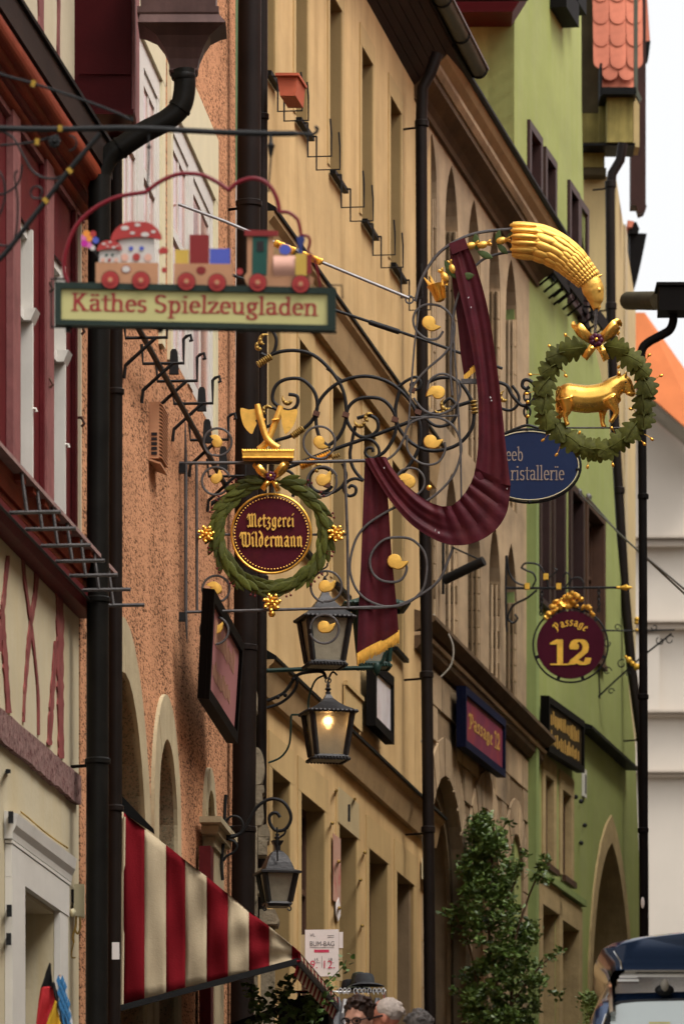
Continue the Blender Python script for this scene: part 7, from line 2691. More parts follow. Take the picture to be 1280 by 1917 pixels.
# ================================================================ lanterns
def lantern(name, label, x, y_top, y_roof, y_eave, y_bot, hw_top, hw_bot, Y, body='lantern_metal', trim='lantern_metal', lit=False, yaw=.22, dome=False, group=None, hook=True, rk=1.06):
    s = Y / F
    t = thing(name, label, 'lantern', P(x, y_bot, Y), group)
    rot = Matrix.Rotation(yaw, 3, 'Z')
    def sq4(y, hw):
        c = P(x, y, Y)
        h = hw * s
        return [c + rot @ Vector(q) for q in ((-h, -h, 0), (h, -h, 0), (h, h, 0), (-h, h, 0))]
    # roof
    mb = MB()
    H = y_eave - y_roof
    if dome:
        prof = [(0, .16), (.0, .30), (.06, .26), (.16, .16), (.30, .15), (.36, .30), (.50, .50), (.70, .66), (.92, .80), (.97, 1.06), (1.0, 1.10)]
    else:
        prof = [(0, .07), (.12, .10), (.3, .19), (.5, .36), (.7, .58), (.88, .88), (1.0, 1.06)]
    mb.loft([sq4(y_roof + H * a, hw_top * rk * b) for a, b in prof], closed=True)
    mb.f.append((3, 2, 1, 0)); mb.m.append(0)
    roof = mb.build('roof', body, t)
    # scalloped skirt beads
    for (yy, hw) in ((y_eave + 1, hw_top * rk * 1.04), (y_bot - 1, hw_bot * 1.12)):
        if dome:
            continue
        b = MB()
        r = sq4(yy, hw)
        for k in range(4):
            a, c = r[k], r[(k + 1) % 4]
            n = 11
            for i in range(n):
                b.ball(a.lerp(c, (i + .5) / n), Vector((hw / n * 1.05, hw / n * 1.05, 3.6)) * s, 7, 4)
        b.build('scallop_trim', trim, t, smooth=True, kind='stuff')
    # plate under the roof and base
    mb = MB()
    mb.loft([sq4(y_eave - 1, hw_top * (1.2 if dome else 1.0)), sq4(y_eave + 3, hw_top * (1.2 if dome else 1.0))], closed=True)
    mb.f += [(0, 1, 2, 3), (7, 6, 5, 4)]; mb.m += [0, 0]
    mb.build('eave_plate', trim, t)
    mb = MB()
    mb.loft([sq4(y_bot - 9, hw_bot * 1.0), sq4(y_bot - 5, hw_bot * 1.1), sq4(y_bot, hw_bot * .95)], closed=True)
    mb.f += [(0, 1, 2, 3), (11, 10, 9, 8)]; mb.m += [0, 0]
    mb.build('base', trim, t)
    top, bot = sq4(y_eave + 3, hw_top * .93), sq4(y_bot - 9, hw_bot * .93)
    for k in range(4):
        mb = MB()
        mb.bar(top[k], bot[k], 8 * s, 8 * s)
        mb.build('corner_post', trim, t)
    ti, bi = sq4(y_eave + 3, hw_top * .86), sq4(y_bot - 9, hw_bot * .86)
    for k in range(4):
        a, b_, c, d = ti[k], ti[(k + 1) % 4], bi[(k + 1) % 4], bi[k]
        nn = (b_ - a).cross(d - a).normalized()
        mb = MB()
        mb.prism([a, b_, c, d], nn * .006)
        mb.build('pane', 'lamp_glass_lit' if lit else 'lamp_glass', t)
    if lit:
        mb = MB()
        mb.ball(P(x, y_eave + 24, Y), Vector((.022, .022, .026)), 12, 8)
        mb.build('bulb', 'lamp_bulb', t, smooth=True)
        ld = bpy.data.lights.new('lamp_light', 'POINT')
        ld.energy = 3.0
        ld.color = (1.0, .62, .3)
        ld.shadow_soft_size = .03
        lo = bpy.data.objects.new('lamp_light', ld)
        COL.objects.link(lo)
        lo.parent = t
        lo.location = P(x, y_eave + 27, Y) - wl_of(t) + Vector((0, 0, .05))
    # finial
    mb = MB()
    mb.lathe(P(x, y_roof + 3, Y), EZ, [(3.5 * s, 0), (6 * s, 2 * s), (3 * s, 5 * s), (6.5 * s, 9 * s), (3 * s, 12 * s), (4 * s, 16 * s), (1.5 * s, (y_roof + 3 - y_top) * s)], 12)
    mb.build('finial', body, t, smooth=True)
    if hook:
        mb = MB()
        mb.tube(px(arc(x, y_top - 4, 5, -90, 230, n=14), Y), 1.5 * s, 6)
        mb.build('ring', trim, t, smooth=True)
    if dome:
        for sx in (-1, 1):
            mb = MB()
            mb.tube(px(crv([(x + sx * hw_bot, y_bot - 2), (x + sx * (hw_bot + 4), y_bot + 5), (x + sx * (hw_bot + 1), y_bot + 9), (x + sx * (hw_bot - 3), y_bot + 5)], 4), Y, hw_bot * s), 1.6 * s, 6)
            mb.build('foot', trim, t, smooth=True)
    return t
mat('lamp_glass_lit', (0.42, 0.37, 0.26), rough=0.35, var=0.12, scale=14, bump=0.25, bscale=70, spec=0.5)
for gm in ('lamp_glass', 'lamp_glass_lit'):
    pb = MATS[gm].node_tree.nodes['Principled BSDF']
    pb.inputs['Transmission Weight'].default_value = 0.55 if gm == 'lamp_glass_lit' else 0.25
    pb.inputs['Roughness'].default_value = 0.45 if gm == 'lamp_glass' else 0.38
    pb.inputs['IOR'].default_value = 1.1 if gm == 'lamp_glass' else 1.4
YL = 53.0
lantern('hanging_lantern', 'unlit black lantern hanging behind the wreath sign above the lit one', 608, 1078, 1098, 1158, 1248, 43, 31, YL)
lantern('hanging_lantern', 'lit black hanging lantern with a glowing bulb below the green bar', 614, 1278, 1296, 1334, 1424, 41, 30, YL - .1, lit=True)
lantern('green_lantern', 'green topped lantern half hidden behind the maroon drape tail', 700, 1040, 1096, 1136, 1250, 36, 26, YL + 1.2, 'lantern_green', 'lantern_green', hook=False, yaw=.1, rk=1.55)
lantern('wall_lantern', 'dark domed lantern hanging from a curled iron bracket by the striped awning', 519, 1562, 1574, 1634, 1698, 32, 22, 50.6, dome=True, hook=False)
# brackets for the lanterns
lb = thing('lantern_bracket', 'green iron bar with finial carrying lanterns in front of the yellow house', 'bracket', P(500, 1255, YL))
def lt(name, pts, r, m, parent, Y=YL, n=8, d=0):
    b = MB()
    b.tube(px(pts, Y, d), r * Y / F, n)
    return b.build(name, m, parent, smooth=True)
lt('bar', [(490, 1256), (560, 1253), (700, 1250), (708, 1250)], 4.2, 'lantern_green', lb, YL + .6)
b = MB()
b.lathe(P(705, 1266, YL + .6), EZ, [(1 * sr, 0), (4 * sr, 4 * sr), (7 * sr, 9 * sr), (9 * sr, 20 * sr), (6 * sr, 26 * sr)], 10)
b.build('finial', 'lantern_green', lb, smooth=True)
lt('scroll', crv([(705, 1245), (715, 1238), (720, 1225), (726, 1217)], 4), 3.2, 'lantern_green', lb, YL + .6)
lb2 = thing('lantern_bracket', 'black curved iron bracket carrying the lit lantern', 'bracket', P(505, 1320, YL))
lt('arm', crv([(500, 1312), (530, 1298), (548, 1275), (560, 1262), (590, 1257), (605, 1259), (610, 1270)], 5), 3.2, 'black_iron', lb2)
lt('arm', crv([(500, 1325), (525, 1316), (545, 1300), (556, 1280), (552, 1262)], 5), 2.8, 'black_iron', lb2)
for x, y in ((520, 1306), (549, 1272), (534, 1302)):
    b = MB()
    b.ball(P(x, y, YL, .02), 4.2 * sr, 8, 5)
    b.build('collar', 'black_iron', lb2, smooth=True)
lt('hook', crv([(612, 1290), (614, 1275), (619, 1262), (624, 1258), (631, 1264)], 4), 1.8, 'black_iron', lb2)
lt('hook', crv([(604, 1075), (601, 1068), (607, 1064), (612, 1060), (613, 1054)], 4), 1.6, 'black_iron', lb2)
lt('feed_pipe', crv([(502, 1428), (525, 1418), (540, 1398), (544, 1372), (545, 1340)], 4) + [(546, 1338), (572, 1338)], 1.9, 'lantern_green', lb2)
lt('feed_pipe', crv([(578, 1338), (577, 1315), (582, 1292), (592, 1272), (608, 1264)], 4), 1.9, 'lantern_green', lb2)
lt('stay', crv([(560, 1075), (585, 1063), (602, 1068)], 4), 2.0, 'black_iron', lb2)
# curled bracket of the wall lantern
wb = thing('lantern_bracket', 'curled black iron bracket on the orange wall above the awning', 'bracket', FO.at(418, 1640))
YZ = 50.6
lt('wall_bar', crv([(423, 1488), (421, 1520), (420, 1560), (416, 1600), (415, 1620), (417, 1648)], 4), 3.2, 'black_iron', wb, YZ)
lt('arm', crv([(418, 1566), (438, 1566), (455, 1556), (468, 1532), (482, 1510), (505, 1496), (528, 1500), (542, 1518), (544, 1536), (534, 1552), (518, 1555), (508, 1546), (504, 1532), (509, 1523), (518, 1522), (524, 1530)], 6), 3.2, 'black_iron', wb, YZ)
lt('scroll', crv([(432, 1564), (448, 1560), (455, 1545), (448, 1531), (434, 1528), (424, 1537), (428, 1548), (438, 1547)], 6), 2.2, 'black_iron', wb, YZ)
lt('scroll', crv([(420, 1570), (436, 1574), (444, 1584), (438, 1595), (424, 1603), (418, 1612)], 5), 2.4, 'black_iron', wb, YZ)
lt('hook', crv([(535, 1548), (533, 1560), (526, 1566), (520, 1570)], 4), 2.0, 'black_iron', wb, YZ)
lt('hook', [(519, 1552), (519, 1580), (520, 1615)], 1.6, 'black_iron', wb, YZ, d=.12)

# ================================================================ flower-box brackets
def upturned(parent, fac, u, z, o1, up, m='black_iron', r=.0125, brace=True, curl=True):
    b = MB()
    b.tube([fac.W(u, .01, z + .14), fac.W(u, .02, z), fac.W(u, o1, z)] + ([fac.W(u, o1, z + up * .9), fac.W(u + .0, o1 + .02, z + up), fac.W(u, o1 + .05, z + up + .01), fac.W(u, o1 + .06, z + up - .03), fac.W(u, o1 + .04, z + up - .03)] if curl else [fac.W(u, o1, z + up)]), r, 6)
    if brace:
        b.tube([fac.W(u, o1 * .75, z), fac.W(u, .02, z - .19), fac.W(u, .01, z - .28)], r * 1.1, 6)
    return b.build('bracket_arm', m, parent)
fbk = thing('flower_box_rack', 'black iron flower box rack with curled prongs under the orange house windows', 'rack', FO.at(280, 640))
for x, y in ((230, 633), (263, 681), (290, 714), (321, 756), (352, 824), (386, 892)):
    u, z = FO.uz(x, y)
    upturned(fbk, FO, u, z, .31, .19)
b = MB()
u0, u1 = FO.u(205), FO.u(402)
zr = FO.z(281, 622, .2)
FO.box(b, u0, u1, .14, .16, zr - .02, zr + .0)
b.build('rail', 'black_iron', fbk)
b = MB()
FO.box(b, u0, u1, .115, .139, zr - .004, zr + .006)
b.build('sill', 'black_flashing', fbk)
for x, y in ((326, 680), (378, 750), (388, 810), (418, 860)):
    b = MB()
    c = FO.at(x, y, .18)
    b.loft([[c + Vector((q * .035 * w, -.02 * s_, h)) for q, s_ in ((-1, -1), (1, -1), (1, 1), (-1, 1))] for h, w in ((-.08, 1), (.0, .9), (.08, .75), (.10, .4))], closed=True)
    b.f.append((len(b.v) - 4, len(b.v) - 3, len(b.v) - 2, len(b.v) - 1)); b.m.append(0)
    b.build('end_plate', 'black_iron', fbk)
rrk = thing('flower_box_rack', 'black iron flower box rack below the red house window sill', 'rack', FR.at(60, 960))
for i, x in enumerate((-22, 8, 38, 66, 92, 118, 146)):
    u = FR.u(x)
    z = z_sill - .26
    b = MB()
    b.tube([FR.W(u, .06, z + .0), FR.W(u, .44, z)], .013, 6)
    b.tube([FR.W(u, .235, z), FR.W(u, .20, z + .25)], .012, 6)
    b.box(FR.W(u, .05, z), .1, .05, .04, Matrix.Rotation(math.atan2(FR.n.y, FR.n.x), 3, 'Z'))
    b.build('bracket_arm', 'grey_iron', rrk)
for o in (.14,):
    b = MB()
    b.tube([FR.W(FR.u(-60), o, z_sill - .29), FR.W(FR.u(150), o, z_sill - .29)], .010, 6)
    b.build('rail', 'black_iron', rrk)
ywr = ('second', 'third', 'fourth', 'fifth')
for i, (a, b_) in enumerate(rowA):
    t = thing('flower_box_holder', 'thin wire flower box holder under the %s upper window of the yellow house' % (('first', 'second', 'third', 'fourth', 'last')[i]), 'holder', FY.at(a, 410))
    ua, ub_2 = FY.u(a), FY.u(b_)
    for u in (ua + .1, ub_2 - .08):
        b = MB()
        z = zA0 - .36
        b.tube([FY.W(u, .10, zA0 - .06), FY.W(u, .10, z), FY.W(u, .31, z), FY.W(u, .31, z + .2), FY.W(u, .30, z + .33)], .009, 5)
        b.tube([FY.W(u, .10, zA0 - .08), FY.W(u, .10, zA0 - .06), FY.W(u, .02, zA0 - .06)], .009, 5)
        b.build('wire', 'black_iron', t)
# terracotta planter in the first holder
pt_ = thing('planter', 'terracotta planter box hanging under the first upper window of the yellow house', 'planter', FY.at(535, 195))
u0 = FY.u(495) + .1
s_ = 52.6 / F
b = MB()
rows = []
for x0, x1, x2, y0, dy in ((517, 556, 570, 136, 6), (519, 555, 569, 140, 6), (520, 553, 567, 141, 6), (524, 552, 562, 178, 4)):
    pass
a = [P(520, 178, 52.9), P(555, 177, 52.9), P(556, 138, 52.9), P(516, 138, 52.9)]
dv = FY.d * .45
b.box8([P(524, 179, 52.9), P(553, 179, 52.9), P(553, 179, 52.9) + dv, P(524, 179, 52.9) + dv, P(518, 140, 52.9), P(557, 140, 52.9), P(557, 140, 52.9) + dv, P(518, 140, 52.9) + dv])
b.build('box', 'terracotta', pt_)
b = MB()
dv2 = FY.d * .48
b.box8([P(515, 141, 52.86), P(559, 141, 52.86), P(559, 141, 52.86) + dv2, P(515, 141, 52.86) + dv2, P(515, 136, 52.86), P(559, 136, 52.86), P(559, 136, 52.86) + dv2, P(515, 136, 52.86) + dv2])
b.build('rim', 'terracotta', pt_)

# ================================================================ striped awning
YA = 44.4
sa_ = YA / F
aw = thing('awning', 'red and cream striped awning with a black frame over the shop front', 'awning', P(225, 1885, YA))
xs = [226, 232, 271, 311, 347, 387, 427, 466, 504, 546, 562]
top = lambda x: 1519 + (x - 229) * .792 + 8 * math.sin((x - 229) / 333 * math.pi) * -.3
bot = lambda x: 1881 - max(0, x - 229) * .232 - 6 * math.sin((x - 229) / 333 * math.pi)
mb = MB()
for i in range(len(xs) - 1):
    n = 5
    rows = []
    for k in range(n + 1):
        x = xs[i] + (xs[i + 1] - xs[i]) * k / n
        col = []
        for j in range(15):
            v = j / 14
            y = top(x) + (bot(x) - top(x)) * v
            d = .04 * math.sin((x - 229) / 30 + 2 * v) * math.sin(math.pi * v) + .016 * math.sin(v * 11 + x / 15) + .010 * math.sin(v * 5 - x / 9 + 1)
            col.append(P(x, y, YA, d))
        rows.append(col)
    mb.loft(rows, mi=0 if i % 2 == 0 else 1)
mb.m = [1 - m for m in mb.m]
o = mb.build('side_cloth', ['awning_red', 'awning_cream'], aw, smooth=True)
sol = o.modifiers.new('thickness', 'SOLIDIFY')
sol.thickness = .006
# sloping top cloth running along the shop front
mb = MB()
dl = FO.d * 5.2
def strip_mat(k):
    return k % 2
nst = 34
for k in range(nst):
    a0, a1 = dl * (k / nst), dl * ((k + 1) / nst)
    rows = []
    for j in range(6):
        x = 229 + 331 * j / 5
        p = P(x, top(x), YA)
        rows.append([p + a0, p + a1])
    mb.loft(rows, mi=strip_mat(k))
mb.build('top_cloth', ['awning_red', 'awning_cream'], aw)
mb = MB()
for k in range(nst):
    a0, a1 = dl * (k / nst), dl * ((k + 1) / nst)
    p, q = P(552, 1797, YA), P(560, 1784, YA)
    mb.loft([[p + a0 + Vector((0, 0, -.11)), p + a1 + Vector((0, 0, -.11))], [p + a0 + Vector((.035, 0, 0)), p + a1 + Vector((.035, 0, 0))], [q + a0, q + a1]], mi=strip_mat(k))
v_o = mb.build('valance', ['awning_red', 'awning_cream'], aw)
v_o.modifiers.new('thickness', 'SOLIDIFY').thickness = .008
mb = MB()
mb.bar(P(212, 1892, YA, .04), P(556, 1801, YA, .04), .035, .04)
mb.build('arm', 'black_iron', aw)
mb = MB()
mb.bar(P(556, 1801, YA, .0), P(556, 1801, YA, .0) + dl, .04, .05)
mb.build('front_bar', 'black_iron', aw)
mb = MB()
mb.bar(P(430, 1925, YA + 3.4), P(590, 1866, YA + 3.4), .04, .06)
mb.build('arm', 'black_iron', aw)
mb = MB()
mb.box8([P(229, 1520, YA + .05), P(290, 1562, YA + .05), P(290, 1562, YA + .4), P(229, 1520, YA + .4), P(229, 1490, YA + .05), P(288, 1552, YA + .05), P(288, 1552, YA + .4), P(229, 1490, YA + .4)])
mb.build('mount', 'black_flashing', aw)
mb = MB()
mb.tube([P(229, 1886, YA, .02), P(233, 1530, YA, .02)], .012, 6)
mb.build('edge_cord', 'awning_cream', aw)
for x, y in ((217, 1890), (214, 1902), (219, 1908)):
    mb = MB()
    mb.ball(P(x, y, YA, .06), (.03, .02, .035), 8, 5)
    mb.build('clamp', 'chrome', aw, smooth=True)
# ================================================================ climbing rose on the stone house
YV = 68.0
sv = YV / F
rose = thing('climbing_rose', 'dense dark green climbing rose bush in front of the stone arches', 'shrub', P(925, 2040, YV))
random.seed(42)
for pts, r in (([(930, 2060), (922, 1950), (930, 1850), (915, 1750), (925, 1650), (905, 1540)], 5), ([(935, 2060), (955, 1900), (960, 1780), (985, 1690), (1012, 1625)], 4), ([(925, 2060), (900, 1900), (880, 1780), (850, 1710)], 4), ([(945, 1900), (985, 1840), (1020, 1800), (1045, 1785)], 3), ([(940, 1700), (960, 1660), (975, 1620)], 2.4), ([(915, 1600), (935, 1560), (948, 1540)], 2)):
    b = MB()
    c = crv(pts, 6)
    b.tube(px(c, YV), [r * sv * (1 - .6 * i / len(c)) for i in range(len(c))], 6)
    b.build('stem', 'stem', rose)
def leaf6(mb, c, ln, wd, rot, mi):
    pts = [(0, 0, 0), (wd * .5, .12 * ln, ln * .4), (wd * .35, .06 * ln, ln * .75), (0, -.05 * ln, ln), (-wd * .35, .06 * ln, ln * .75), (-wd * .5, .12 * ln, ln * .4), (0, -.02 * ln, ln * .5)]
    q = [c + rot @ Vector(p) for p in pts]
    mb.add(q, [(0, 1, 6), (1, 2, 6), (2, 3, 6), (3, 4, 6), (4, 5, 6), (5, 0, 6)], mi)
from mathutils import Euler
def rrot(lo=-1.2, hi=1.2):
    return Euler((random.uniform(-2.4, -.3), random.uniform(lo, hi), random.uniform(-3.1, 3.1))).to_matrix()
spine = [(1525, 905, 8), (1560, 905, 26), (1600, 908, 40), (1650, 915, 52), (1690, 918, 75), (1720, 918, 84), (1750, 935, 74), (1790, 945, 66), (1830, 938, 78), (1870, 932, 86), (1920, 930, 88), (2000, 930, 80)]
def env(y):
    for i in range(len(spine) - 1):
        if spine[i][0] <= y <= spine[i + 1][0]:
            t = (y - spine[i][0]) / (spine[i + 1][0] - spine[i][0])
            return spine[i][1] + (spine[i + 1][1] - spine[i][1]) * t, spine[i][2] + (spine[i + 1][2] - spine[i][2]) * t
    return spine[-1][1:]
mb = MB()
clumps = []
for k in range(330):
    y = random.uniform(1528, 1990)
    xc, hw = env(y)
    wob = .82 + .22 * math.sin(y * .055) + .12 * math.sin(y * .021 + 1)
    x = xc + 6 * math.sin(y * .04) + random.uniform(-1, 1) * hw * wob * (.95 if random.random() < .8 else 1.25)
    clumps.append((x, y, random.uniform(-.30, .35), random.uniform(7, 17)))
for pts in ([(1000, 1650), (1012, 1625), (1020, 1612)], [(1010, 1808), (1030, 1795), (1046, 1782)], [(960, 1640), (972, 1622)], [(940, 1560), (948, 1542)], [(850, 1705), (835, 1712)], [(990, 1760), (1000, 1745)], [(985, 1900), (1005, 1885)], [(1012, 1640), (1020, 1650)], [(978, 1600), (945, 1590)]):
    for (x, y) in pts:
        clumps.append((x, y, .1, 8))
for (x, y, d, r) in clumps:
    for i in range(int(6 + r * 2.2)):
        c = P(x + random.gauss(0, r * .55), y + random.gauss(0, r * .5), YV, d + random.gauss(0, .08))
        ln = random.uniform(7.5, 13) * sv
        leaf6(mb, c, ln, ln * random.uniform(.55, .75), rrot(), 1 if random.random() < .3 else 0)
mb.build('foliage', ['rose_leaf', 'rose_leaf_pale'], rose, kind='stuff')

# ================================================================ vine below the awning
YI = 46.8
si = YI / F
vine = thing('climbing_vine', 'light green climbing vine spilling out below the striped awning', 'vine', P(540, 2000, YI))
heart = MB()
hp = [(0, 0), (.22, -.06), (.42, .08), (.46, .32), (.34, .58), (.16, .82), (0, 1.0), (-.16, .82), (-.34, .58), (-.46, .32), (-.42, .08), (-.22, -.06)]
heart.add([Vector((a, .10 * abs(a) + .05 * math.sin(b * 3), b)) for a, b in hp] + [Vector((0, -.03, .4))], [(i, (i + 1) % 12, 12) for i in range(12)])
heart_me = heart.mesh('leaf', ['vine_leaf'], smooth='all')
random.seed(8)
tw = [[(470, 1990), (490, 1915), (515, 1880), (535, 1850), (545, 1832)], [(560, 1990), (570, 1920), (580, 1880), (605, 1850), (640, 1815), (648, 1800)], [(520, 1990), (530, 1930), (500, 1890), (475, 1860)], [(600, 1990), (590, 1930), (600, 1880), (625, 1850)], [(480, 1990), (480, 1900), (470, 1850)], [(545, 1990), (555, 1920), (540, 1885), (520, 1860)]]
for pts in tw:
    c = crv(pts, 10)
    b = MB()
    b.tube(px(c, YI, random.uniform(0, .2)), .004, 5)
    b.build('stem', 'vine_leaf', vine)
    for i, (x, y) in enumerate(c):
        for k in range(3 if y > 1850 else 2):
            if x > 610 and random.random() < .5:
                continue
            ln = random.uniform(8, 15) * si * (1 if x < 610 else .8)
            M = Matrix.Translation(P(x + random.uniform(-13, 13), y + random.uniform(-12, 12), YI, random.uniform(-.1, .35))) @ Euler((random.uniform(-2.6, -.6), random.uniform(-.9, .9), random.uniform(-1.2, 1.2))).to_matrix().to_4x4() @ Matrix.Diagonal((ln, ln, ln, 1))
            inst(heart_me, 'leaf', vine, M)

# ================================================================ clothes stand: price sign, hats, rack
YC = 48.0
sc_ = YC / F
ps = thing('price_sign', 'white bum-bag price sign in a clear holder above the clothes rack', 'sign', P(602, 1830, YC))
def cpoly(name, pts, m, d, t, parent):
    b = MB()
    b.prism(px(pts, YC, d), (0, -t, 0))
    return b.build(name, m, parent)
cpoly('holder', [(563, 1836), (641, 1836), (641, 1746), (563, 1750)], 'clear_plastic', 0, .006, ps)
cpoly('sheet', [(571, 1828), (634, 1828), (634, 1740), (571, 1741)], 'paper', .008, .004, ps)
cpoly('tab', [(634.5, 1775), (642, 1775), (642, 1745), (634.5, 1745)], 'paper', .008, .003, ps)
sans('lettering', 'VL', 'print_grey', ps, P(580, 1754, YC, .0125), 9 * sc_)
sans('lettering', 'BUM-BAG', 'print_grey', ps, P(579.5, 1771.5, YC, .0125), 13 * sc_, xs=.83)
sans('lettering', '15', 'print_grey', ps, P(587, 1800, YC, .0125), 9 * sc_)
sans('lettering', '18', 'print_grey', ps, P(613, 1800, YC, .0125), 9 * sc_)
sans('lettering', '9.', 'print_red', ps, P(580, 1813, YC, .0125), 21 * sc_)
sans('lettering', '12.', 'print_red', ps, P(602, 1813, YC, .0125), 21 * sc_)
cpoly('banner', [(588, 1783.5), (616, 1783.5), (616, 1778), (588, 1778)], 'print_red', .0125, .001, ps)
cpoly('rule', [(580, 1774.8), (625, 1774.8), (625, 1774.1), (580, 1774.1)], 'print_grey', .0125, .001, ps)
cpoly('rule', [(602.2, 1812), (602.8, 1812), (602.8, 1790), (602.2, 1790)], 'print_grey', .0125, .001, ps)
for x, y, w in ((613, 1752, 12), (613, 1755.5, 12), (591, 1803, 8), (617, 1803, 8)):
    cpoly('rule', [(x, y), (x + w, y), (x + w, y - .7), (x, y - .7)], 'print_grey', .0125, .001, ps)
rack = thing('clothes_rack', 'chrome clothes rack with hanging garments behind the men', 'clothes rack', P(670, 1990, YC))
b = MB()
b.tube(px([(545, 1857), (640, 1857), (722, 1855)], YC), .011, 8)
b.build('rail', 'chrome', rack, smooth=True)
for x in (560, 720):
    b = MB()
    b.tube([P(x, 1857, YC), Vector((P(x, 0, YC).x, YC, ground_z(YC)))], .013, 8)
    b.build('post', 'chrome', rack, smooth=True)
b = MB()
b.tube([P(602, 1838, YC), P(602, 1857, YC)], .012, 6)
b.build('sign_post', 'chrome', rack)
random.seed(4)
for i, x in enumerate((636, 644, 652, 664, 672, 680, 690, 700, 708, 716)):
    b = MB()
    b.tube(px(crv([(x, 1862), (x - 2, 1855), (x + 1, 1850), (x + 4, 1853), (x + 3, 1858)], 4), YC, .02), .004, 5)
    b.build('hanger_hook', 'chrome', rack, smooth=True)
for x, w, m, top_ in ((628, 18, 'cloth_grey', 1868), (648, 16, 'cloth_white', 1872), (668, 6, 'cloth_pink', 1862), (676, 8, 'cloth_grey', 1866), (690, 10, 'cloth_charcoal', 1868), (706, 12, 'cloth_grey', 1870), (596, 26, 'cloth_black', 1862), (566, 22, 'cloth_black', 1866), (540, 22, 'cloth_charcoal', 1872)):
    b = MB()
    rows = []
    for j in range(8):
        t = j / 7
        hw = w * (.45 + .55 * min(1, t * 5))
        y = top_ + 190 * t
        rows.append([P(x + hw * math.cos(a), y, YC, .12 * math.sin(a) * (1 + .3 * math.sin(3 * a + j))) for a in [2 * math.pi * k / 14 for k in range(14)]])
    b.loft(rows, closed=True)
    b.f.append(tuple(range(14))); b.m.append(0)
    b.build('garment', m, rack, smooth=True)
def hat(x, y, w, h, label, m, yaw=0.0, d=.0):
    t = thing('hat', label, 'hat', P(x, y, YC))
    b = MB()
    n = 24
    rows = []
    for (rr, hh) in ((1.0, -.02), (.98, .0), (.72, .16), (.62, .22), (.60, .30), (.56, .70), (.48, .92), (.3, 1.0), (.02, 1.02)):
        ring = []
        for k in range(n):
            a = 2 * math.pi * k / n
            br = 1 + (.18 * math.cos(a - yaw) if rr > .7 else 0)
            sag = -.10 * math.cos(2 * a) * (rr - .6) if rr > .6 else .03 * math.sin(5 * a) * (hh > .3)
            ring.append(P(x, y, YC, d) + Vector((w * sc_ * rr * br * math.cos(a), w * sc_ * rr * br * math.sin(a), h * sc_ * (hh + sag))))
        rows.append(ring)
    b.loft(rows, closed=True)
    b.build('crown', m, t, smooth=True)
    return t
hat(682, 1846, 32, 23, 'grey brimmed sun hat on top of the clothes rack', 'cloth_charcoal', 0, .05)
hat(654, 1850, 26, 22, 'black hat half hidden behind the grey sun hat', 'cloth_black', 3, -.25)
hat(672, 1847, 26, 30, 'dark olive hat stacked under the grey sun hat', 'cloth_olive', 2, -.15)

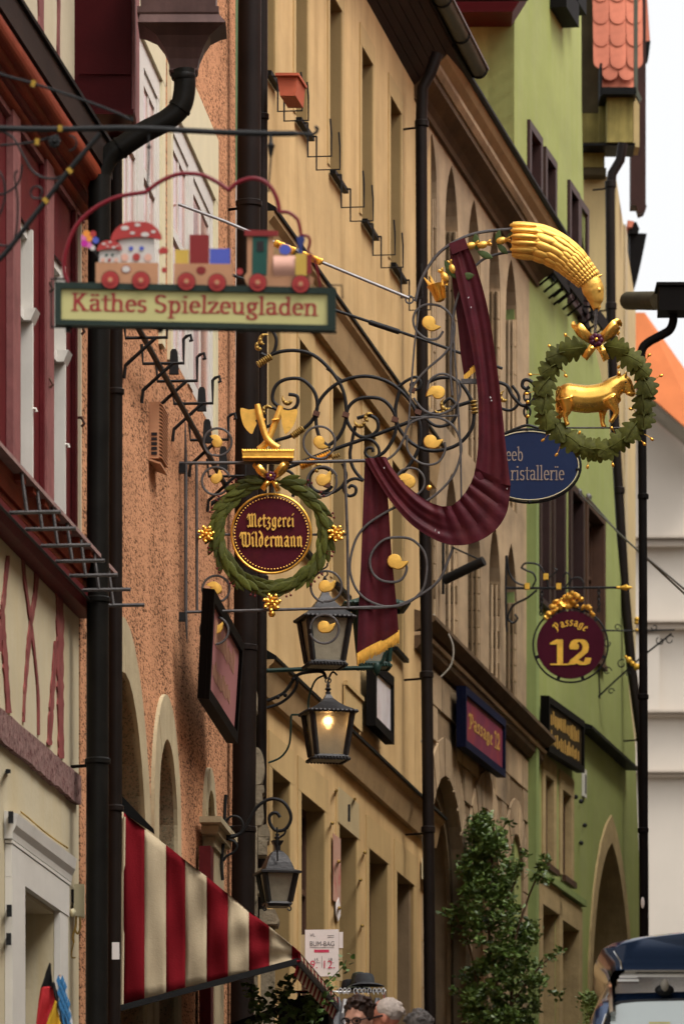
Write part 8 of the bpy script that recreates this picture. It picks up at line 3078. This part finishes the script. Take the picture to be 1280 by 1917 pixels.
# ================================================================ people
def person(label, xp, ytop, Y, yaw, skin, hairm, shirt, hair_style, glasses=None, pitch=.15):
    zt = (HY - ytop) * Y / F
    zg = ground_z(Y)
    H = zt - zg - .012
    X = (xp - CX) * Y / F
    org = Vector((X, Y, zg))
    t = thing('person', label, 'person', org)
    Rz = Matrix.Rotation(yaw, 3, 'Z')
    def W(x, y, z):
        return org + Rz @ Vector((x * H, y * H, z * H))      # figure faces -y before the turn
    hx = Rz @ Vector((0, 0, 0))
    mb = MB()
    # torso, limbs (one skin)
    tor = crv([(0, 0, .49, .092), (0, 0, .56, .088), (0, .0, .64, .084), (0, .005, .73, .098), (0, .01, .79, .098), (0, .012, .825, .06), (0, .01, .85, .036), (0, -.004, .885, .034)], 4)
    mb.tube([W(*q[:3]) for q in tor], [q[3] * H for q in tor], 14, ref=Rz @ Vector((0, 1, 0)), flat=.62)
    for sx in (-1, 1):
        leg_ = crv([(sx * .05, 0, .50, .052), (sx * .055, .0, .40, .048), (sx * .055, -.006, .28, .034), (sx * .056, .006, .18, .032), (sx * .057, .008, .06, .022), (sx * .058, .004, .02, .024)], 4)
        mb.tube([W(*q[:3]) for q in leg_], [q[3] * H for q in leg_], 10)
        mb.tube([W(sx * .058, .02, .016), W(sx * .062, -.03, .014), W(sx * .066, -.075, .010)], [.020 * H, .022 * H, .013 * H], 8)
        arm = crv([(sx * .085, .01, .80, .034), (sx * .118, .012, .775, .032), (sx * .128, .016, .70, .026), (sx * .134, .012, .63, .023), (sx * .138, -.012, .56, .020), (sx * .140, -.03, .495, .015)], 4)
        mb.tube([W(*q[:3]) for q in arm], [q[3] * H for q in arm], 10)
        mb.tube([W(sx * .140, -.032, .49), W(sx * .141, -.036, .465), W(sx * .140, -.04, .445)], [.015 * H, .020 * H, .017 * H], 8, flat=.6)
        for f in range(4):
            fy = -.052 + f * .0105
            L_ = (.038, .045, .043, .034)[f]
            mb.tube([W(sx * .140, fy, .447), W(sx * .138, fy - .004, .447 - L_ * .55), W(sx * .132, fy - .004, .447 - L_)], [.0062 * H, .0058 * H, .0045 * H], 6)
        mb.tube([W(sx * .140, -.052, .470), W(sx * .136, -.064, .452), W(sx * .132, -.067, .436)], [.0075 * H, .0065 * H, .005 * H], 6)
    # head
    hc = (0, -.012, .935)
    Rh = Rz @ Matrix.Rotation(pitch, 3, 'X')
    def Hd(x, y, z):
        return W(*hc) + Rh @ Vector((x * H, y * H, z * H))
    mb.ball(Hd(0, .006, .012), Vector((.042, .052, .052)) * H, 18, 12, rot=Rh)
    mb.ball(Hd(0, -.010, -.024), Vector((.034, .038, .042)) * H, 16, 10, rot=Rh)
    mb.ball(Hd(0, -.030, -.052), Vector((.018, .016, .014)) * H, 10, 8, rot=Rh)
    mb.tube([Hd(0, -.046, .004), Hd(0, -.060, -.020), Hd(0, -.050, -.026)], [.006 * H, .009 * H, .007 * H], 8)
    mb.tube([Hd(-.014, -.046, -.038), Hd(0, -.050, -.038), Hd(.014, -.046, -.038)], .0045 * H, 6)
    for sx in (-1, 1):
        mb.ball(Hd(sx * .0435, .004, -.008), Vector((.006, .013, .019)) * H, 10, 8, rot=Rh)
        mb.tube([Hd(sx * .006, -.046, .012), Hd(sx * .018, -.046, .014), Hd(sx * .030, -.038, .010)], .005 * H, 6)
    put_mesh(fuse(mb, .011, 2), 'body', skin, t)
    for sx in (-1, 1):
        b = MB()
        b.ball(Hd(sx * .017, -.0445, .001), .0055 * H, 8, 6)
        b.build('eye', 'toy_black', t)
    # clothes
    cl = MB()
    tor2 = crv([(0, 0, .47, .104), (0, 0, .56, .100), (0, .0, .64, .097), (0, .005, .73, .110), (0, .01, .79, .108), (0, .012, .822, .070)], 4)
    cl.tube([W(*q[:3]) for q in tor2], [q[3] * H for q in tor2], 16, ref=Rz @ Vector((0, 1, 0)), flat=.66)
    for sx in (-1, 1):
        arm = crv([(sx * .08, .01, .80, .045), (sx * .118, .012, .775, .043), (sx * .129, .016, .70, .038), (sx * .133, .012, .65, .036)], 4)
        cl.tube([W(*q[:3]) for q in arm], [q[3] * H for q in arm], 10)
    put_mesh(fuse(cl, .013, 2), 'shirt', shirt, t)
    tr = MB()
    tr.tube([W(0, 0, .47), W(0, 0, .52)], [.100 * H, .100 * H], 14, ref=Rz @ Vector((0, 1, 0)), flat=.66)
    for sx in (-1, 1):
        leg_ = crv([(sx * .05, 0, .50, .060), (sx * .055, .0, .40, .057), (sx * .055, -.006, .28, .046), (sx * .056, .006, .16, .042), (sx * .057, .008, .05, .040)], 4)
        tr.tube([W(*q[:3]) for q in leg_], [q[3] * H for q in leg_], 10)
    put_mesh(fuse(tr, .013, 2), 'trousers', 'cloth_navy', t)
    b = MB()
    b.tube([W(.062 * math.cos(a), .012 + .045 * math.sin(a), .832 + .008 * math.sin(a)) for a in [2 * math.pi * k / 20 for k in range(20)]], .010 * H, 6, closed=True)
    b.build('collar', shirt, t, smooth=True)
    # hair: cap of locks
    hm = MB()
    if hair_style == 'full':
        hm.ball(Hd(0, .014, .022), Vector((.047, .054, .050)) * H, 18, 12, rot=Rh)
        for k in range(120):
            a = random.uniform(-math.pi, math.pi)
            el = random.uniform(.15, 1.5)
            d0 = Vector((math.cos(a) * math.cos(el), math.sin(a) * math.cos(el), math.sin(el)))
            if d0.y < -.55 and d0.z < .45:
                continue
            p0 = Vector((d0.x * .046, .014 + d0.y * .053, .022 + d0.z * .049))
            p1 = p0 + Vector((d0.x * .004 + .012, d0.y * .006 - .008, random.uniform(-.012, .010)))
            hm.tube([Hd(*p0), Hd(*((p0 + p1) / 2 + d0 * .006)), Hd(*(p1 + d0 * .002))], [.008 * H, .006 * H, .0015 * H], 5)
        for sx in (-1, 1):
            hm.ball(Hd(sx * .042, .004, .010), Vector((.008, .018, .026)) * H, 10, 6, rot=Rh)
    else:
        hm.ball(Hd(0, .016, .018), Vector((.0455, .052, .047)) * H, 18, 12, rot=Rh)
        for k in range(60):
            a = random.uniform(0, math.pi)
            el = random.uniform(-.3, 1.5)
            d0 = Vector((math.cos(a) * math.cos(el), math.sin(a) * math.cos(el), math.sin(el)))
            p0 = Vector((d0.x * .044, .016 + d0.y * .051, .018 + d0.z * .046))
            hm.tube([Hd(*p0), Hd(*(p0 + Vector((0, .006, -.012)) + d0 * .003))], [.006 * H, .002 * H], 5)
    put_mesh(fuse(hm, .006, 1), 'hair', hairm, t)
    if glasses:
        g = MB()
        for sx in (-1, 1):
            ring = [Hd(sx * (.020 + .0155 * math.cos(a)), -.054, .002 + .011 * math.sin(a)) for a in [2 * math.pi * k / 16 for k in range(16)]]
            if glasses == 'dark':
                g.prism(ring, Rh @ Vector((0, -.004, 0)))
            g.tube(ring, .0022 * H, 6, closed=True)
            g.tube([Hd(sx * .036, -.052, .005), Hd(sx * .045, -.030, .006), Hd(sx * .046, .006, .004)], .0024 * H if glasses != 'dark' else .004 * H, 6)
        g.tube([Hd(-.005, -.055, .004), Hd(0, -.056, .006), Hd(.005, -.055, .004)], .002 * H, 6)
        g.build('glasses', 'toy_black', t, smooth=True)
    return t
random.seed(77)
person('man with tousled brown hair and black framed glasses at the bottom edge', 674, 1868, 38.0, R(-28), 'skin_fair', 'hair_brown', 'cloth_charcoal', 'full', 'clear', .22)
person('ruddy man with short white hair and dark sunglasses behind the brown haired man', 727, 1866, 39.0, R(-105), 'skin_ruddy', 'hair_white', 'cloth_white', 'short', 'dark', .25)
person('grey haired person seen from behind at the bottom edge', 785, 1893, 39.6, R(150), 'skin_fair', 'hair_grey', 'cloth_grey', 'full', None, .1)

# ================================================================ dark blue van with a roof shell
YCAR = 36.0
s3 = YCAR / F
zg = ground_z(YCAR)
XC = (1402 - CX) * s3
car = thing('parked_van', 'dark blue van with chrome roof rails and a raised roof shell', 'van', Vector((XC, YCAR + 2.3, zg)))
half = [(.80, .32), (.92, .40), (.95, .70), (.95, 1.10), (.915, 1.45), (.885, 1.66), (.86, 1.75), (.82, 1.815), (.75, 1.85), (.4, 1.87), (0, 1.875)]
def ring_at(y, ztop, wsc=1.0, zmin=.32):
    pts = [(x * wsc, max(zmin, min(z, ztop - (1 - x) * .0))) for x, z in half]
    full = pts + [(-x, z) for x, z in pts[-2::-1]]
    return [Vector((XC + x, YCAR + y, zg + z)) for x, z in full]
mb = MB()
rings = [ring_at(-.16, .62, .93), ring_at(-.12, .80, .97), ring_at(-.06, 1.10, .985), ring_at(.10, 1.62, .99), ring_at(.16, 1.78, .995), ring_at(.24, 1.86, 1), ring_at(.6, 1.9, 1), ring_at(3.3, 1.9, 1), ring_at(3.6, 1.82, 1), ring_at(4.2, 1.15, .99), ring_at(4.75, .98, .95), ring_at(4.88, .7, .9)]
mb.loft(rings)
n = len(rings[0])
mb.f.append(tuple(range(n))[::-1]); mb.m.append(0)
mb.f.append(tuple(range((len(rings) - 1) * n, len(rings) * n))); mb.m.append(0)
mb.add([rings[0][0], rings[0][-1], rings[-1][-1], rings[-1][0]], [(0, 1, 2, 3)])
body = mb.build('body', 'car_paint', car, smooth=True)
# rear window: curved pane set in a dark seal
def rw(x, z, pr=0.0):
    y = -.06 + (z - 1.10) / (1.78 - 1.10) * .22 - pr
    return Vector((XC + x, YCAR + y, zg + z))
outl = crv([(-.70, 1.16), (-.74, 1.30), (-.775, 1.62), (-.765, 1.73), (-.71, 1.785), (-.4, 1.80), (0, 1.805), (.4, 1.80), (.71, 1.785), (.765, 1.73), (.775, 1.62), (.74, 1.30), (.70, 1.16)], 3)
mb = MB()
mb.prism([rw(x * 1.035, 1.46 + (z - 1.46) * 1.045, .012) for x, z in outl], (0, .05, 0))
mb.build('window_seal', 'car_black', car)
mb = MB()
mb.prism([rw(x, z, .022) for x, z in outl], (0, .03, 0))
mb.build('rear_window', 'car_glass', car)
b = MB()
b.prism([rw(x, z, .0235) for x, z in ((-.56, 1.668), (-.44, 1.668), (-.44, 1.677), (-.56, 1.677))], (0, .002, 0))
b.build('sticker', 'sign_yellow', car)
b = MB()
b.ball(rw(-.47, 1.862, .03), (.055, .04, .035), 12, 8)
b.build('washer_mount', 'car_black', car, smooth=True)
b = MB()
b.ball(rw(-.47, 1.885, .06), (.025, .03, .04), 10, 6)
b.build('washer_nozzle', 'concrete_grey', car, smooth=True)
for sx in (-1, 1):
    b = MB()
    b.tube([Vector((XC + sx * .765, YCAR + y, zg + z)) for y, z in ((.06, 1.72), (.13, 1.80), (.2, 1.87), (.4, 1.915), (1.5, 1.935), (3.2, 1.92), (3.4, 1.87))], .020, 8)
    b.build('roof_rail', 'chrome', car, smooth=True)
    b = MB()
    for y0, y1 in ((.5, 1.5), (1.6, 2.5), (2.6, 3.4)):
        pass
    b.prism([Vector((XC + sx * .925, YCAR + y, zg + z)) for y, z in ((.45, 1.22), (3.5, 1.22), (3.3, 1.64), (.5, 1.66))], (sx * .012 * 1.0, 0, 0))
    b.build('side_window', 'glass', car)
    for y in (.75, 3.75):
        w = MB()
        w.lathe(Vector((XC + sx * .80, YCAR + y, zg + .33)), (sx, 0, 0), [(.2, 0), (.32, .01), (.335, .05), (.335, .12), (.32, .165), (.2, .165)], 24)
        wo_ = w.build('wheel', 'car_black', car, smooth=True)
        w = MB()
        w.lathe(Vector((XC + sx * .965, YCAR + y, zg + .33)), (sx, 0, 0), [(.20, 0), (.19, .012), (.06, .016), (.05, .03), (.01, .03)], 20)
        w.build('rim', 'chrome', wo_, smooth=True)
    b = MB()
    b.prism([Vector((XC + sx * x, YCAR - .10 + .0, zg + z)) for x, z in ((.80, .85), (.93, .85), (.93, 1.2), (.83, 1.2))], (0, -.03, 0))
    b.build('tail_light', 'tail_red', car)
    b = MB()
    b.tube([Vector((XC + sx * .86, YCAR - .03, zg + 1.15)), Vector((XC + sx * .835, YCAR + .06, zg + 1.62)), Vector((XC + sx * .80, YCAR + .10, zg + 1.72))], .008, 6)
    b.build('hatch_trim', 'chrome', car, smooth=True)
b = MB()
b.box(Vector((XC, YCAR - .20, zg + .48)), 1.8, .14, .24)
b.build('bumper', 'car_black', car)
b = MB()
b.box(Vector((XC, YCAR - .18, zg + .90)), .52, .02, .11)
b.build('number_plate', 'paper', car)
# chrome clamp + raised shell
b = MB()
for i in range(3):
    b.box(Vector((XC - .67, YCAR + .3, zg + 1.925 + i * .02)), .12 - .02 * i, .12, .014)
b.build('roof_clamp', 'chrome', car)
b = MB()
b.box(Vector((XC, YCAR + 1.6, zg + 1.955)), 1.42, 2.7, .02)
b.build('shell_base', 'chrome', car)
def shell_ring(y, k, lift=0.0):
    pts = [(.755, 1.970), (.762, 2.02), (.805, 2.075), (.818, 2.098), (.77, 2.125), (.62, 2.160), (.40, 2.185), (.0, 2.20)]
    full = pts + [(-x, z) for x, z in pts[-2::-1]]
    return [Vector((XC + x * k, YCAR + y, zg + 1.97 + (z - 1.97) * (k ** .5) + lift)) for x, z in full]
mb = MB()
rings = [shell_ring(.10, .92, -.0), shell_ring(.13, .985), shell_ring(.2, 1.0), shell_ring(1.4, 1.0, .02), shell_ring(2.6, .95), shell_ring(3.1, .8, -.03)]
mb.loft(rings)
n = len(rings[0])
mb.f.append(tuple(range(n))[::-1]); mb.m.append(0)
mb.f.append(tuple(range((len(rings) - 1) * n, len(rings) * n))); mb.m.append(0)
mb.add([rings[0][0], rings[0][-1], rings[-1][-1], rings[-1][0]], [(0, 1, 2, 3)])
shl = mb.build('roof_shell', 'car_paint', car, smooth=True)
b = MB()
b.tube([Vector((XC + x, YCAR + y, zg + z)) for x, y, z in ((-.715, .105, 1.975), (-.72, .11, 2.02), (-.755, .11, 2.075), (-.745, .115, 2.10), (-.70, .12, 2.122), (-.55, .12, 2.145))], .006, 6)
b.build('trim_line', 'chrome', shl, smooth=True)
# second car body hint: leaves by the arch
gv = thing('potted_shrub', 'small green shrub at the foot of the green house arch', 'shrub', P(1105, 2000, 60))
mb = MB()
for k in range(300):
    c = P(1106 + random.gauss(0, 9), 1880 + abs(random.gauss(0, 30)) - 20, 60, random.gauss(0, .12))
    ln = random.uniform(7, 13) * 60 / F
    leaf6(mb, c, ln, ln * .6, rrot(), 0)
mb.build('foliage', ['rose_leaf_pale'], gv, kind='stuff')
b = MB()
b.lathe(Vector((P(1106, 0, 60).x, 60, ground_z(60))), EZ, [(.14, 0), (.2, .35), (.22, .36), (.2, .36), (.02, .33)], 16)
b.build('pot', 'terracotta', gv, smooth=True)
b = MB()
b.tube([Vector((P(1106, 0, 60).x, 60, ground_z(60) + .3)), P(1106, 1900, 60)], .02, 6)
b.build('stem', 'stem', gv)

# ================================================================ small flags by the left door
YF_ = 37.5
def flag_piece(parent, name, pts, m, d):
    b = MB()
    b.prism(px(pts, YF_, d), (0, -.004, 0))
    return b.build(name, m, parent)
fl = thing('hand_flag', 'small black red and gold flag drooping on a stick at the lower left', 'flag', P(95, 1990, YF_))
def flag_cloth(parent, name, L_, R_, m, d):
    a, c = crv(L_, 5), crv(R_, 5)
    n = min(len(a), len(c))
    rows = []
    for i in range(n):
        rows.append([P(a[i][0] + (c[i][0] - a[i][0]) * v, a[i][1] + (c[i][1] - a[i][1]) * v, YF_, d + .03 * math.sin(math.pi * v * 1.5 + i * .2)) for v in [j / 6 for j in range(7)]])
    b = MB()
    b.loft(rows)
    o = b.build(name, m, parent, smooth=True)
    o.modifiers.new('thickness', 'SOLIDIFY').thickness = .003
    return o
flag_cloth(fl, 'black_band', [(94, 1804), (86, 1826), (78, 1850)], [(95, 1804), (97, 1820), (100, 1850)], 'flag_black', .02)
flag_cloth(fl, 'black_band', [(99, 1840), (104, 1870), (114, 1905), (122, 1950)], [(101, 1838), (113, 1870), (124, 1905), (132, 1950)], 'flag_black', .0)
flag_cloth(fl, 'red_band', [(78, 1850), (73, 1880), (69, 1915), (66, 1950)], [(99, 1846), (105, 1872), (92, 1905), (84, 1950)], 'flag_red', .02)
flag_cloth(fl, 'gold_band', [(105, 1874), (93, 1906), (86, 1930), (80, 1980)], [(107, 1878), (112, 1905), (116, 1930), (120, 1980)], 'flag_gold', .03)
b = MB()
b.tube(px([(94, 1802), (97, 1990)], YF_, -.02), .006, 6)
b.build('stick', 'toy_wood', fl)
f2 = thing('hand_flag', 'small blue and white lozenge flag behind the black red and gold flag', 'flag', P(120, 1990, YF_))
for r_ in range(9):
    for c_ in range(4):
        x, y = 110 + c_ * 7.5 + (r_ % 2) * 3.7 + r_ * .9, 1836 + r_ * 11
        if x < 108 + r_ * 1.2 or x > 122 + r_ * 1.8:
            continue
        flag_piece(f2, 'blue_lozenge', [(x, y - 11), (x + 4.2, y), (x, y + 11), (x - 4.2, y)], 'flag_blue', .004)
flag_piece(f2, 'white_cloth', [(112, 1826), (120, 1838), (128, 1870), (136, 1910), (140, 1950), (118, 1950), (112, 1890), (108, 1850)], 'flag_white', -.01)
b = MB()
b.tube(px([(112, 1824), (116, 1990)], YF_, -.03), .006, 6)
b.build('stick', 'toy_wood', f2)
